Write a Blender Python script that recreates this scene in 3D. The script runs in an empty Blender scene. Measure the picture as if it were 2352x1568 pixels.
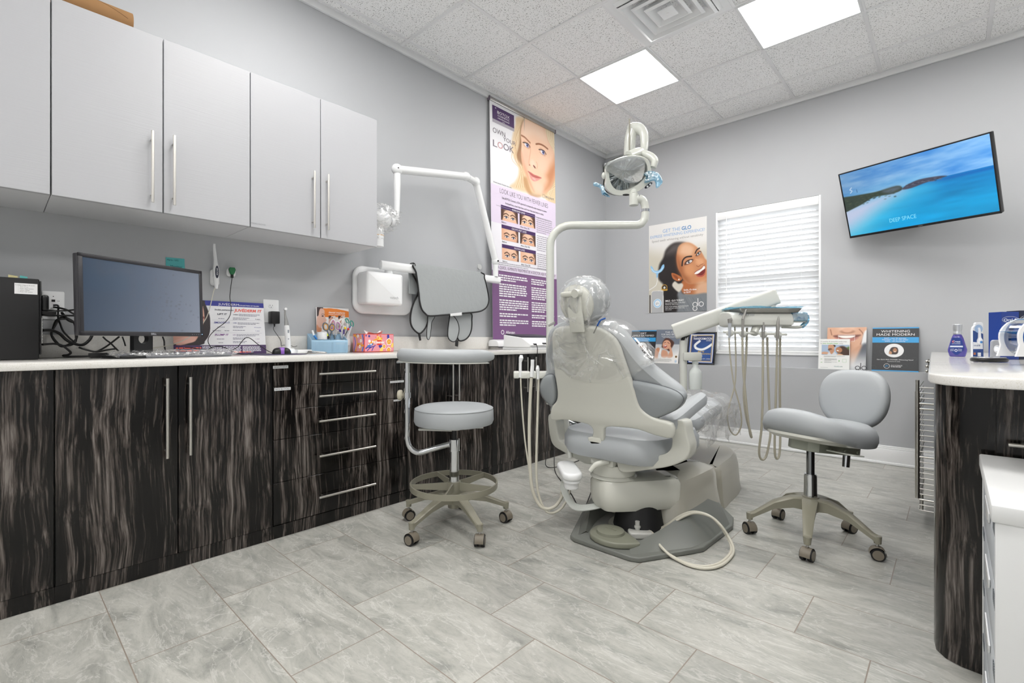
import bpy, bmesh, math, random
import numpy as np
from mathutils import Vector, Matrix, noise as mnoise
S = bpy.context.scene
COL = S.collection
PI = math.pi
random.seed(7); RNG = np.random.default_rng(7)
def nz3(*p): return mnoise.noise(Vector(p))
def lin(c):
    if isinstance(c, str): c = [int(c[i:i+2], 16)/255 for i in (0, 2, 4)]
    return tuple((v/12.92 if v <= .04045 else ((v+.055)/1.055)**2.4) for v in c)
# ------------------------------------------------------------------ camera
F_PX = 1100.0; YAW = .744; CY = 779.5; CAMZ = .97
cd = bpy.data.cameras.new('camera'); cam = bpy.data.objects.new('camera', cd); COL.objects.link(cam)
cd.sensor_fit = 'HORIZONTAL'; cd.sensor_width = 36; cd.lens = F_PX/2352*36
cd.shift_y = (CY-784)/2352; cd.clip_start = .05; cd.clip_end = 200
cam.location = (0, 0, CAMZ); cam.rotation_euler = (PI/2, 0, YAW)
S.camera = cam
S.view_settings.view_transform = 'Standard'; S.view_settings.look = 'None'
S.view_settings.exposure = 1.05; S.view_settings.gamma = 1; S.view_settings.use_curve_mapping = False
# ------------------------------------------------------------------ daylight outside the window
wd = bpy.data.worlds.new('overcast_sky'); S.world = wd; wd.use_nodes = True
bg = wd.node_tree.nodes['Background']; bg.inputs[0].default_value = (.93, .97, 1, 1); bg.inputs[1].default_value = 2.4
PANEL_W = 10.0      # glow of the ceiling light panels
# ------------------------------------------------------------------ measuring rays (pixel of the 2352x1568 frame -> point on a plane)
FW = Vector((-math.sin(YAW), math.cos(YAW), 0)); RT = Vector((math.cos(YAW), math.sin(YAW), 0)); UP = Vector((0, 0, 1))
EYE = Vector((0, 0, CAMZ))
def ray(u, v): return FW + RT*((u-1176)/F_PX) + UP*((CY-v)/F_PX)
def pz(u, v, z): r = ray(u, v); return EYE + r*((z-CAMZ)/r.z)
def px(u, v, x): r = ray(u, v); return EYE + r*(x/r.x)
def py(u, v, y): r = ray(u, v); return EYE + r*(y/r.y)
def pd(u, v, d): return EYE + ray(u, v)*d
def pn(u, v, o, n): r = ray(u, v); n = Vector(n); return EYE + r*((Vector(o)-EYE).dot(n)/r.dot(n))
# ------------------------------------------------------------------ objects
WM = {}
def tag(o, label=None, cat=None, group=None, kind=None):
    if label: o['label'] = label
    if cat: o['category'] = cat
    if group: o['group'] = group
    if kind: o['kind'] = kind
    return o
def thing(name, label, cat, loc=(0, 0, 0), rz=0, group=None):
    o = bpy.data.objects.new(name, None); COL.objects.link(o); o.empty_display_size = .1
    o.location = loc; o.rotation_euler = (0, 0, rz)
    WM[o] = Matrix.Translation(Vector(loc)) @ Matrix.Rotation(rz, 4, 'Z')
    return tag(o, label, cat, group)
def T(x=0, y=0, z=0): return Matrix.Translation((x, y, z))
def R(a, ax='Z'): return Matrix.Rotation(a, 4, ax)
def frame(o, u, v):
    """matrix whose x axis is u, y axis is v, z axis is u x v"""
    u = Vector(u).normalized(); v = Vector(v); v = (v-u*v.dot(u)).normalized(); n = u.cross(v)
    m = Matrix.Identity(4)
    for i in range(3): m[i][0] = u[i]; m[i][1] = v[i]; m[i][2] = n[i]; m[i][3] = Vector(o)[i]
    return m
def catmull(P, seg=6, closed=False):
    P = [Vector(p) for p in P]; n = len(P); out = []
    rng = range(n) if closed else range(n-1)
    for i in rng:
        if closed: a, b, c, d = P[i-1], P[i], P[(i+1) % n], P[(i+2) % n]
        else: a, b, c, d = P[max(i-1, 0)], P[i], P[i+1], P[min(i+2, n-1)]
        for k in range(seg):
            t = k/seg
            out.append(.5*((2*b)+(c-a)*t+(2*a-5*b+4*c-d)*t*t+(3*b-a-3*c+d)*t*t*t))
    if not closed: out.append(P[-1])
    return out
def rrect(w, h, r, n=5, cx=0, cy=0):
    out = []
    for sx, sy, a0 in ((1, 1, 0), (-1, 1, 90), (-1, -1, 180), (1, -1, 270)):
        for k in range(n+1):
            a = math.radians(a0+90*k/n); out.append((cx+sx*(w/2-r)+r*math.cos(a), cy+sy*(h/2-r)+r*math.sin(a)))
    return out
def circ(r, n=24, cx=0, cy=0, ry=None): return [(cx+r*math.cos(2*PI*k/n), cy+(ry or r)*math.sin(2*PI*k/n)) for k in range(n)]
def area2(p): return sum(p[i-1][0]*p[i][1]-p[i][0]*p[i-1][1] for i in range(len(p)))
def inset(P, d):
    n = len(P); out = []
    s = 1 if area2(P) > 0 else -1
    for i in range(n):
        a = Vector(P[i-1][:2]); b = Vector(P[i][:2]); c = Vector(P[(i+1) % n][:2])
        e1 = (b-a); e2 = (c-b)
        if e1.length < 1e-9: e1 = e2
        if e2.length < 1e-9: e2 = e1
        e1.normalize(); e2.normalize()
        n1 = Vector((-e1.y, e1.x))*s; n2 = Vector((-e2.y, e2.x))*s
        m = n1+n2
        if m.length < 1e-6: m = n1
        m.normalize(); k = max(.35, m.dot(n1))
        out.append(b+m*(d/k))
    return out
_txt = {}
def text_mesh(s, bold=0, font_w=1.0):
    k = (s, bold)
    if k not in _txt:
        cu = bpy.data.curves.new('t', 'FONT'); cu.body = s; cu.size = 1; cu.offset = bold; cu.resolution_u = 3
        cu.fill_mode = 'FRONT'
        ob = bpy.data.objects.new('t', cu); COL.objects.link(ob)
        dg = bpy.context.evaluated_depsgraph_get(); me = bpy.data.meshes.new_from_object(ob.evaluated_get(dg))
        V = [v.co.copy() for v in me.vertices]; Fc = [tuple(p.vertices) for p in me.polygons]
        bpy.data.objects.remove(ob); bpy.data.curves.remove(cu); bpy.data.meshes.remove(me)
        _txt[k] = (V, Fc)
    return _txt[k]
class B:
    def __init__(s, M=None): s.V = []; s.F = []; s.I = []; s.mi = 0; s.M = M or Matrix.Identity(4)
    def add(s, V, F, M=None):
        o = len(s.V); m = s.M @ M if M is not None else s.M
        s.V += [m @ Vector(v) for v in V]; s.F += [tuple(i+o for i in f) for f in F]; s.I += [s.mi]*len(F); return s
    def box(s, x0, x1, y0, y1, z0, z1, bev=0, seg=2, M=None):
        if x0 > x1: x0, x1 = x1, x0
        if y0 > y1: y0, y1 = y1, y0
        if z0 > z1: z0, z1 = z1, z0
        if not bev:
            V = [(x, y, z) for z in (z0, z1) for y in (y0, y1) for x in (x0, x1)]
            return s.add(V, [(0, 2, 3, 1), (4, 5, 7, 6), (0, 1, 5, 4), (2, 6, 7, 3), (0, 4, 6, 2), (1, 3, 7, 5)], M)
        bm = bmesh.new(); bmesh.ops.create_cube(bm, size=1)
        for v in bm.verts: v.co = Vector(((x0+x1)/2+v.co.x*(x1-x0), (y0+y1)/2+v.co.y*(y1-y0), (z0+z1)/2+v.co.z*(z1-z0)))
        bmesh.ops.bevel(bm, geom=list(bm.edges), offset=min(bev, .499*min(x1-x0, y1-y0, z1-z0)), segments=seg, profile=.5, affect='EDGES')
        bm.verts.index_update(); V = [v.co.copy() for v in bm.verts]; Fc = [[v.index for v in f.verts] for f in bm.faces]; bm.free()
        return s.add(V, Fc, M)
    def loft(s, out, rings, M=None, cap0=True, cap1=True):
        """out: closed 2D outline; rings: (inset, height) pairs"""
        V = []; n = len(out); F = []
        if area2(out) < 0: out = list(reversed(out))
        for ins, h in rings:
            P = inset(out, ins) if abs(ins) > 1e-9 else [Vector(p[:2]) for p in out]
            V += [(p[0], p[1], h) for p in P]
        for k in range(len(rings)-1):
            for i in range(n):
                j = (i+1) % n; F.append((k*n+i, k*n+j, (k+1)*n+j, (k+1)*n+i))
        if cap0: F.append(tuple(reversed(range(n))))
        if cap1: F.append(tuple((len(rings)-1)*n+i for i in range(n)))
        return s.add(V, F, M)
    def slab(s, out, z0, z1, r=0, M=None, n=3):
        if r <= 0: return s.loft(out, [(0, z0), (0, z1)], M)
        r = min(r, abs(z1-z0)/2*.999)
        ri = [(r*(1-math.sin(PI/2*k/n)), z0+r*(1-math.cos(PI/2*k/n))) for k in range(n+1)]
        ri += [(r*(1-math.cos(PI/2*k/n)), z1-r*(1-math.sin(PI/2*k/n))) for k in range(n+1)]
        return s.loft(out, ri, M)
    def cyl(s, a, b, r, r2=None, n=20, cap=True):
        a = Vector(a); b = Vector(b); r2 = r if r2 is None else r2; d = (b-a)
        q = d.to_track_quat('Z', 'Y').to_matrix().to_4x4(); m = Matrix.Translation(a) @ q; L = d.length
        V = [(rr*math.cos(2*PI*k/n), rr*math.sin(2*PI*k/n), z) for rr, z in ((r, 0), (r2, L)) for k in range(n)]
        F = [(i, (i+1) % n, n+(i+1) % n, n+i) for i in range(n)]
        if cap: F += [tuple(reversed(range(n))), tuple(range(n, 2*n))]
        return s.add(V, F, m)
    def lathe(s, prof, a=(0, 0, 0), axis=(0, 0, 1), n=28, M=None, cap=True):
        q = Vector(axis).to_track_quat('Z', 'Y').to_matrix().to_4x4(); m = Matrix.Translation(Vector(a)) @ q
        if M is not None: m = M @ m
        V = [(r*math.cos(2*PI*k/n), r*math.sin(2*PI*k/n), z) for r, z in prof for k in range(n)]; F = []
        for j in range(len(prof)-1):
            for i in range(n): F.append((j*n+i, j*n+(i+1) % n, (j+1)*n+(i+1) % n, (j+1)*n+i))
        if cap:
            if prof[0][0] > 1e-6: F.append(tuple(reversed(range(n))))
            if prof[-1][0] > 1e-6: F.append(tuple((len(prof)-1)*n+i for i in range(n)))
        return s.add(V, F, m)
    def tube(s, P, r, n=10, seg=6, closed=False, smooth=True, flat=None, up=None):
        """flat: (a, b) half widths of an elliptic section; up fixes its direction"""
        P0 = [Vector(p) for p in P]; rr = r if isinstance(r, (list, tuple)) else [r]*len(P0)
        if smooth and len(P0) > 2:
            Q = catmull([tuple(p) for p in P0], seg, closed)
            m = len(P0); ra = []
            for k in range(len(Q)):
                t = k/seg; i = int(t) % m; j = (i+1) % m if closed else min(i+1, m-1); f = t-int(t); ra.append(rr[i]*(1-f)+rr[j]*f)
        else: Q, ra = P0, list(rr)
        N = len(Q); V = []; F = []
        tan = []
        for i in range(N):
            a = Q[i-1] if (i > 0 or closed) else Q[i]; b = Q[(i+1) % N] if (i < N-1 or closed) else Q[i]
            t = b-a; tan.append(t.normalized() if t.length > 1e-9 else (tan[-1] if tan else Vector((0, 0, 1))))
        ref = Vector(up) if up is not None else (Vector((0, 0, 1)) if abs(tan[0].z) < .9 else Vector((1, 0, 0)))
        nx = (ref-tan[0]*ref.dot(tan[0])).normalized()
        fa, fb = flat if flat else (1, 1)
        for i in range(N):
            t = tan[i]; base = Vector(up) if up is not None else nx
            nx = base-t*base.dot(t)
            if nx.length < 1e-5: nx = t.orthogonal()
            nx.normalize(); ny = t.cross(nx)
            for k in range(n):
                a = 2*PI*k/n
                V.append(Q[i]+nx*(fa*ra[i]*math.cos(a))+ny*(fb*ra[i]*math.sin(a)))
        for i in range(N if closed else N-1):
            for k in range(n):
                j = (i+1) % N; F.append((i*n+k, i*n+(k+1) % n, j*n+(k+1) % n, j*n+k))
        if not closed: F += [tuple(reversed(range(n))), tuple((N-1)*n+k for k in range(n))]
        return s.add(V, F)
    def ell(s, c, rx, ry=None, rz=None, n=20, m=12, M=None):
        ry = ry or rx; rz = rz or rx; V = []; F = []
        for j in range(1, m):
            t = PI*j/m
            for k in range(n): V.append((c[0]+rx*math.sin(t)*math.cos(2*PI*k/n), c[1]+ry*math.sin(t)*math.sin(2*PI*k/n), c[2]+rz*math.cos(t)))
        V += [(c[0], c[1], c[2]+rz), (c[0], c[1], c[2]-rz)]; a = len(V)-2
        for j in range(m-2):
            for k in range(n): F.append((j*n+k, (j+1)*n+k, (j+1)*n+(k+1) % n, j*n+(k+1) % n))
        for k in range(n): F.append((a, k, (k+1) % n)); F.append((a+1, (m-2)*n+(k+1) % n, (m-2)*n+k))
        return s.add(V, F, M)
    def grid(s, fn, nu, nv, M=None, closed_u=False):
        V = [fn(i/nu, j/nv) for j in range(nv+1) for i in range(nu+(0 if closed_u else 1))]; w = nu if closed_u else nu+1
        F = [(j*w+i, j*w+(i+1) % w, (j+1)*w+(i+1) % w, (j+1)*w+i) for j in range(nv) for i in range(nu)]
        return s.add(V, F, M)
    def poly(s, P, z=0, M=None): return s.add([(p[0], p[1], z) for p in P], [tuple(range(len(P)))], M)
    def text(s, st, M, size=1, x=0, y=0, z=0, align='C', width=None, bold=0, ital=0, depth=0, sx=1.0):
        V, F = text_mesh(st, bold)
        if not V: return s
        xs = [v.x for v in V]; x0, x1 = min(xs), max(xs); w = (x1-x0) or 1
        k = sx*size
        if width: k = width/w
        off = {'L': -x0, 'C': -(x0+x1)/2, 'R': -x1}[align]
        P = [((v.x+off)*k+x+ital*v.y*size, v.y*size+y, z) for v in V]
        return s.add(P, F, M)
    def build(s, name, mats, parent=None, ang=38, flat=False):
        me = bpy.data.meshes.new(name)
        V = s.V
        if parent is not None:
            inv = WM[parent].inverted(); V = [inv @ v for v in V]
        me.from_pydata([tuple(v) for v in V], [], s.F)
        if not isinstance(mats, (list, tuple)): mats = [mats]
        for m in mats: me.materials.append(m)
        if len(mats) > 1: me.polygons.foreach_set('material_index', s.I)
        if not flat:
            me.shade_smooth(); me.set_sharp_from_angle(angle=math.radians(ang))
        o = bpy.data.objects.new(name, me); COL.objects.link(o)
        if parent is not None: o.parent = parent; WM[o] = WM[parent]
        else: WM[o] = Matrix.Identity(4)
        return o
def struct(name, b, m, **k):
    o = b.build(name, m, **k); o['kind'] = 'structure'; return o
def solo(name, b, m, label, cat, group=None, loc=None, **k):
    """a thing that is one mesh, its origin at its base"""
    if loc is not None:
        L = Vector(loc); b.V = [v-L for v in b.V]
    o = b.build(name, m, **k); tag(o, label, cat, group)
    if loc is not None: o.location = loc; WM[o] = Matrix.Translation(L)
    return o
def dup(root, loc, rz=None, label=None, group=None):
    def cp(o, par=None):
        c = o.copy(); COL.objects.link(c)
        if par is not None: c.parent = par
        for ch in list(o.children): cp(ch, c)
        return c
    r = cp(root); r.location = loc
    if rz is not None: r.rotation_euler = (0, 0, rz)
    if label: r['label'] = label
    if group: r['group'] = group
    return r
# ------------------------------------------------------------------ materials
def mat(name, col=(.5, .5, .5), rough=.5, metal=0, spec=.5, coat=0, trans=0, emit=None, es=0, bump=None, var=None, sheen=0, sss=0):
    m = bpy.data.materials.new(name); m.use_nodes = True; nt = m.node_tree; p = nt.nodes['Principled BSDF']
    p.inputs['Base Color'].default_value = (*lin(col), 1); p.inputs['Roughness'].default_value = rough
    p.inputs['Metallic'].default_value = metal; p.inputs['Specular IOR Level'].default_value = spec
    p.inputs['Coat Weight'].default_value = coat; p.inputs['Transmission Weight'].default_value = trans
    if emit is not None: p.inputs['Emission Color'].default_value = (*lin(emit), 1); p.inputs['Emission Strength'].default_value = es
    N = nt.nodes.new; L = nt.links.new
    tc = N('ShaderNodeTexCoord')
    if bump:
        sc, st, di = bump; n = N('ShaderNodeTexNoise'); n.inputs['Scale'].default_value = sc; n.inputs['Detail'].default_value = 3
        L(tc.outputs['Object'], n.inputs['Vector']); b = N('ShaderNodeBump'); b.inputs['Strength'].default_value = st; b.inputs['Distance'].default_value = di
        L(n.outputs['Fac'], b.inputs['Height']); L(b.outputs['Normal'], p.inputs['Normal'])
    if var:
        sc, am = var; n = N('ShaderNodeTexNoise'); n.inputs['Scale'].default_value = sc; n.inputs['Detail'].default_value = 4
        L(tc.outputs['Object'], n.inputs['Vector']); r = N('ShaderNodeMapRange'); r.inputs[3].default_value = 1-am; r.inputs[4].default_value = 1+am
        L(n.outputs['Fac'], r.inputs[0]); x = N('ShaderNodeVectorMath'); x.operation = 'SCALE'; x.inputs[0].default_value = lin(col)
        L(r.outputs[0], x.inputs['Scale']); L(x.outputs[0], p.inputs['Base Color'])
    return m
def nodes(m): nt = m.node_tree; return nt.nodes, nt.links, nt.nodes['Principled BSDF']
def mth(nt, op, a, b=None, c=None):
    n = nt.nodes.new('ShaderNodeMath'); n.operation = op
    for i, v in enumerate((a, b, c)):
        if v is None: continue
        if isinstance(v, (int, float)): n.inputs[i].default_value = v
        else: nt.links.new(v, n.inputs[i])
    return n.outputs[0]
WALL = mat('wall_paint', 'b8babd', .6, var=(1.5, .02), bump=(260, .08, .001))
WHITE = mat('white_paint', 'e4e5e6', .45)
TRIMW = mat('white_trim', 'f0f1f2', .35)
GRIDW = mat('grid_white', 'ebebec', .45)
def ceiling_mat():
    m = mat('ceiling_tile', 'f2f2f2', .9); nt = m.node_tree; N, L, p = nodes(m)
    tc = N.new('ShaderNodeTexCoord')
    n = N.new('ShaderNodeTexNoise'); n.inputs['Scale'].default_value = 125; n.inputs['Detail'].default_value = 3; n.inputs['Roughness'].default_value = .7
    L.new(tc.outputs['Object'], n.inputs['Vector'])
    r = N.new('ShaderNodeValToRGB'); e = r.color_ramp.elements
    e[0].position = .36; e[0].color = (*lin('8c8c8c'), 1); e[1].position = .43; e[1].color = (*lin('f8f8f8'), 1)
    L.new(n.outputs['Fac'], r.inputs[0]); L.new(r.outputs[0], p.inputs['Base Color'])
    b = N.new('ShaderNodeBump'); b.inputs['Strength'].default_value = .2; b.inputs['Distance'].default_value = .001
    L.new(n.outputs['Fac'], b.inputs['Height']); L.new(b.outputs[0], p.inputs['Normal']); return m
CEIL = ceiling_mat()
def floor_mat():
    m = mat('floor_tile', 'b9b8b0', .32); nt = m.node_tree; N, L, p = nodes(m)
    tc = N.new('ShaderNodeTexCoord'); sp = N.new('ShaderNodeSeparateXYZ'); L.new(tc.outputs['Object'], sp.inputs[0])
    X, Y = sp.outputs[0], sp.outputs[1]
    ty = mth(nt, 'DIVIDE', mth(nt, 'SUBTRACT', Y, .280), .3040); row = mth(nt, 'FLOOR', ty); fy = mth(nt, 'FRACT', ty)
    tx = mth(nt, 'DIVIDE', mth(nt, 'ADD', mth(nt, 'ADD', X, 1.81), mth(nt, 'MULTIPLY', row, .2033)), .610)
    colm = mth(nt, 'FLOOR', tx); fx = mth(nt, 'FRACT', tx)
    def edge(f, w):
        return mth(nt, 'LESS_THAN', mth(nt, 'MINIMUM', f, mth(nt, 'SUBTRACT', 1, f)), w)
    grout = mth(nt, 'MAXIMUM', edge(fy, .0055), edge(fx, .0030))
    cid = N.new('ShaderNodeCombineXYZ'); L.new(row, cid.inputs[0]); L.new(colm, cid.inputs[1])
    wn = N.new('ShaderNodeTexWhiteNoise'); wn.noise_dimensions = '3D'; L.new(cid.outputs[0], wn.inputs['Vector'])
    off = N.new('ShaderNodeVectorMath'); off.operation = 'MULTIPLY_ADD'; L.new(wn.outputs['Color'], off.inputs[0]); off.inputs[1].default_value = (13, 13, 13)
    mp = N.new('ShaderNodeMapping'); mp.inputs['Scale'].default_value = (1.7, 4.6, 1); mp.inputs['Rotation'].default_value = (0, 0, .18)
    L.new(tc.outputs['Object'], mp.inputs[0]); L.new(mp.outputs[0], off.inputs[2])
    n1 = N.new('ShaderNodeTexNoise'); n1.inputs['Scale'].default_value = 2.2; n1.inputs['Detail'].default_value = 9; n1.inputs['Roughness'].default_value = .68; n1.inputs['Distortion'].default_value = .9
    L.new(off.outputs[0], n1.inputs['Vector'])
    r1 = N.new('ShaderNodeValToRGB'); e = r1.color_ramp.elements
    e[0].position = .3; e[0].color = (*lin('8f908b'), 1); e[1].position = .62; e[1].color = (*lin('c6c5be'), 1)
    x = e.new(.44); x.color = (*lin('aeaea7'), 1)
    L.new(n1.outputs['Fac'], r1.inputs[0])
    n2 = N.new('ShaderNodeTexNoise'); n2.inputs['Scale'].default_value = 1.5; n2.inputs['Detail'].default_value = 6; n2.inputs['Distortion'].default_value = 1.6; n2.inputs['Roughness'].default_value = .6
    L.new(off.outputs[0], n2.inputs['Vector'])
    vein = mth(nt, 'SUBTRACT', 1, mth(nt, 'MULTIPLY', mth(nt, 'ABSOLUTE', mth(nt, 'SUBTRACT', n2.outputs['Fac'], .5)), 60)); vein = mth(nt, 'MAXIMUM', vein, 0)
    mv = N.new('ShaderNodeMix'); mv.data_type = 'RGBA'; L.new(mth(nt, 'MULTIPLY', vein, .55), mv.inputs[0]); L.new(r1.outputs[0], mv.inputs[6]); mv.inputs[7].default_value = (*lin('dcdbd6'), 1)
    n3 = N.new('ShaderNodeTexNoise'); n3.inputs['Scale'].default_value = 22; n3.inputs['Detail'].default_value = 5; n3.inputs['Roughness'].default_value = .8
    L.new(off.outputs[0], n3.inputs['Vector'])
    dk = N.new('ShaderNodeMapRange'); dk.inputs[1].default_value = .28; dk.inputs[2].default_value = .5; dk.inputs[3].default_value = .80; dk.inputs[4].default_value = 1.0; L.new(n3.outputs['Fac'], dk.inputs[0])
    tv = N.new('ShaderNodeMapRange'); tv.inputs[3].default_value = .81; tv.inputs[4].default_value = .93; L.new(wn.outputs['Value'], tv.inputs[0])
    sc = N.new('ShaderNodeVectorMath'); sc.operation = 'SCALE'; L.new(mv.outputs[2], sc.inputs[0]); L.new(mth(nt, 'MULTIPLY', dk.outputs[0], tv.outputs[0]), sc.inputs['Scale'])
    mg = N.new('ShaderNodeMix'); mg.data_type = 'RGBA'; L.new(grout, mg.inputs[0]); L.new(sc.outputs[0], mg.inputs[6]); mg.inputs[7].default_value = (*lin('8d8278'), 1)
    L.new(mg.outputs[2], p.inputs['Base Color'])
    rr = N.new('ShaderNodeMapRange'); rr.inputs[3].default_value = .22; rr.inputs[4].default_value = .45; L.new(n1.outputs['Fac'], rr.inputs[0]); L.new(rr.outputs[0], p.inputs['Roughness'])
    b = N.new('ShaderNodeBump'); b.inputs['Strength'].default_value = .25; b.inputs['Distance'].default_value = .003
    h = mth(nt, 'SUBTRACT', mth(nt, 'MULTIPLY', n1.outputs['Fac'], .4), grout); L.new(h, b.inputs['Height']); L.new(b.outputs[0], p.inputs['Normal'])
    return m
FLOOR = floor_mat()
def zebra_mat():
    m = mat('dark_striped_laminate', '222222', .14, spec=.38); nt = m.node_tree; N, L, p = nodes(m)
    tc = N.new('ShaderNodeTexCoord')
    dn = N.new('ShaderNodeTexNoise'); dn.inputs['Scale'].default_value = 2.2; dn.inputs['Detail'].default_value = 2; L.new(tc.outputs['Object'], dn.inputs['Vector'])
    ad = N.new('ShaderNodeVectorMath'); ad.operation = 'MULTIPLY_ADD'; L.new(dn.outputs['Color'], ad.inputs[0]); ad.inputs[1].default_value = (.07, .07, 0); L.new(tc.outputs['Object'], ad.inputs[2])
    def streak(sc, z, det, seed):
        mp = N.new('ShaderNodeMapping'); mp.inputs['Scale'].default_value = (sc, sc, z); mp.inputs['Location'].default_value = (seed, 0, 0); L.new(ad.outputs[0], mp.inputs[0])
        n = N.new('ShaderNodeTexNoise'); n.inputs['Scale'].default_value = 1; n.inputs['Detail'].default_value = det; n.inputs['Roughness'].default_value = .6; L.new(mp.outputs[0], n.inputs['Vector']); return n.outputs['Fac']
    a = streak(115, 3.2, 6, 3); b = streak(19, 1.0, 2, 9); c = streak(260, 9, 3, 1)
    v = mth(nt, 'ADD', mth(nt, 'MULTIPLY', a, .62), mth(nt, 'ADD', mth(nt, 'MULTIPLY', b, .5), mth(nt, 'MULTIPLY', c, .16)))
    r = N.new('ShaderNodeValToRGB'); e = r.color_ramp.elements
    e[0].position = .575; e[0].color = (*lin('090808'), 1); e[1].position = .82; e[1].color = (*lin('7f7873'), 1)
    x = e.new(.645); x.color = (*lin('1d1a18'), 1); x = e.new(.72); x.color = (*lin('4c4541'), 1)
    L.new(v, r.inputs[0]); L.new(r.outputs[0], p.inputs['Base Color']); return m
ZEB = zebra_mat()
DARKEDGE = mat('dark_edge', '0c0b0b', .3)
def quartz_mat():
    m = mat('white_quartz', 'eeece6', .12); nt = m.node_tree; N, L, p = nodes(m); tc = N.new('ShaderNodeTexCoord')
    n = N.new('ShaderNodeTexNoise'); n.inputs['Scale'].default_value = 420; n.inputs['Detail'].default_value = 1; L.new(tc.outputs['Object'], n.inputs['Vector'])
    r = N.new('ShaderNodeValToRGB'); e = r.color_ramp.elements; e[0].position = .33; e[0].color = (*lin('d6d3ca'), 1); e[1].position = .42; e[1].color = (*lin('e6e4e0'), 1)
    L.new(n.outputs['Fac'], r.inputs[0]); L.new(r.outputs[0], p.inputs['Base Color']); return m
QUARTZ = quartz_mat()
def ribbed_white():
    m = mat('ribbed_white_laminate', 'b4b5b9', .38); nt = m.node_tree; N, L, p = nodes(m); tc = N.new('ShaderNodeTexCoord')
    mp = N.new('ShaderNodeMapping'); mp.inputs['Scale'].default_value = (4, 4, 230); L.new(tc.outputs['Object'], mp.inputs[0])
    n = N.new('ShaderNodeTexNoise'); n.inputs['Scale'].default_value = 1; n.inputs['Detail'].default_value = 2; L.new(mp.outputs[0], n.inputs['Vector'])
    b = N.new('ShaderNodeBump'); b.inputs['Strength'].default_value = .3; b.inputs['Distance'].default_value = .001; L.new(n.outputs['Fac'], b.inputs['Height']); L.new(b.outputs[0], p.inputs['Normal'])
    return m
RIBW = ribbed_white()
LAMW = mat('white_laminate', 'd6d7da', .4)
NICKEL = mat('brushed_nickel', 'cfccc6', .28, metal=1)
CHROME = mat('chrome', 'd8dadd', .08, metal=1)
STEEL = mat('satin_steel', 'b9b8b6', .25, metal=1)
BLACK = mat('black_plastic', '0e0e10', .35)
BLACKM = mat('matte_black', '121214', .6)
CORD = mat('black_cord', '0b0b0c', .5)
WPL = mat('white_plastic', 'eff0f1', .25, coat=.2)
IVORY = mat('ivory_plastic', 'd9dad3', .3, coat=.15)
TAUPE = mat('taupe_plastic', '959284', .38)
HOSE = mat('beige_hose', 'cdc9bb', .4)
VINYL = mat('grey_vinyl', 'acb0b3', .42, bump=(300, .05, .0008))
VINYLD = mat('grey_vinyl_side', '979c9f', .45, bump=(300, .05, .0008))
SEAM = mat('seam', '6d7074', .7)
def glow(name, col, st):
    m = bpy.data.materials.new(name); m.use_nodes = True; nt = m.node_tree; nt.nodes.clear()
    e = nt.nodes.new('ShaderNodeEmission'); e.inputs[0].default_value = (*lin(col), 1); e.inputs[1].default_value = st
    o = nt.nodes.new('ShaderNodeOutputMaterial'); nt.links.new(e.outputs[0], o.inputs[0]); return m
PANEL = glow('lit_panel', 'fffdfa', PANEL_W)
def film_mat(name, lo=.05, hi=.55, sc=30, stretch=(1, 1, 1), tint='ffffff', dist=.4):
    """thin crinkled clear plastic film"""
    m = bpy.data.materials.new(name); m.use_nodes = True; nt = m.node_tree; nt.nodes.clear(); N = nt.nodes.new; L = nt.links.new
    tc = N('ShaderNodeTexCoord'); mp = N('ShaderNodeMapping'); mp.inputs['Scale'].default_value = stretch; L(tc.outputs['Object'], mp.inputs[0])
    n = N('ShaderNodeTexNoise'); n.inputs['Scale'].default_value = sc; n.inputs['Detail'].default_value = 4; n.inputs['Distortion'].default_value = dist; L(mp.outputs[0], n.inputs['Vector'])
    rid = mth(nt, 'SUBTRACT', 1, mth(nt, 'MULTIPLY', mth(nt, 'ABSOLUTE', mth(nt, 'SUBTRACT', n.outputs['Fac'], .5)), 9)); rid = mth(nt, 'MAXIMUM', rid, 0); rid = mth(nt, 'POWER', rid, 2.5)
    b = N('ShaderNodeBump'); b.inputs['Strength'].default_value = .9; b.inputs['Distance'].default_value = .01; L(n.outputs['Fac'], b.inputs['Height'])
    tr = N('ShaderNodeBsdfTransparent'); tr.inputs[0].default_value = (*lin(tint), 1)
    g = N('ShaderNodeBsdfGlossy'); g.inputs[1].default_value = .12; L(b.outputs[0], g.inputs['Normal'])
    d = N('ShaderNodeBsdfDiffuse'); d.inputs[0].default_value = (*lin(tint), 1); L(b.outputs[0], d.inputs['Normal'])
    tl = N('ShaderNodeBsdfTranslucent'); tl.inputs[0].default_value = (*lin(tint), 1)
    m0 = N('ShaderNodeMixShader'); m0.inputs[0].default_value = .5; L(d.outputs[0], m0.inputs[1]); L(tl.outputs[0], m0.inputs[2])
    m1 = N('ShaderNodeMixShader'); m1.inputs[0].default_value = .55; L(m0.outputs[0], m1.inputs[1]); L(g.outputs[0], m1.inputs[2])
    m2 = N('ShaderNodeMixShader'); fr = N('ShaderNodeMapRange'); fr.inputs[3].default_value = lo; fr.inputs[4].default_value = hi; L(rid, fr.inputs[0])
    L(fr.outputs[0], m2.inputs[0]); L(tr.outputs[0], m2.inputs[1]); L(m1.outputs[0], m2.inputs[2])
    o = N('ShaderNodeOutputMaterial'); L(m2.outputs[0], o.inputs[0]); return m
FILM = film_mat('clear_film', .07, .6, 14)
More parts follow.
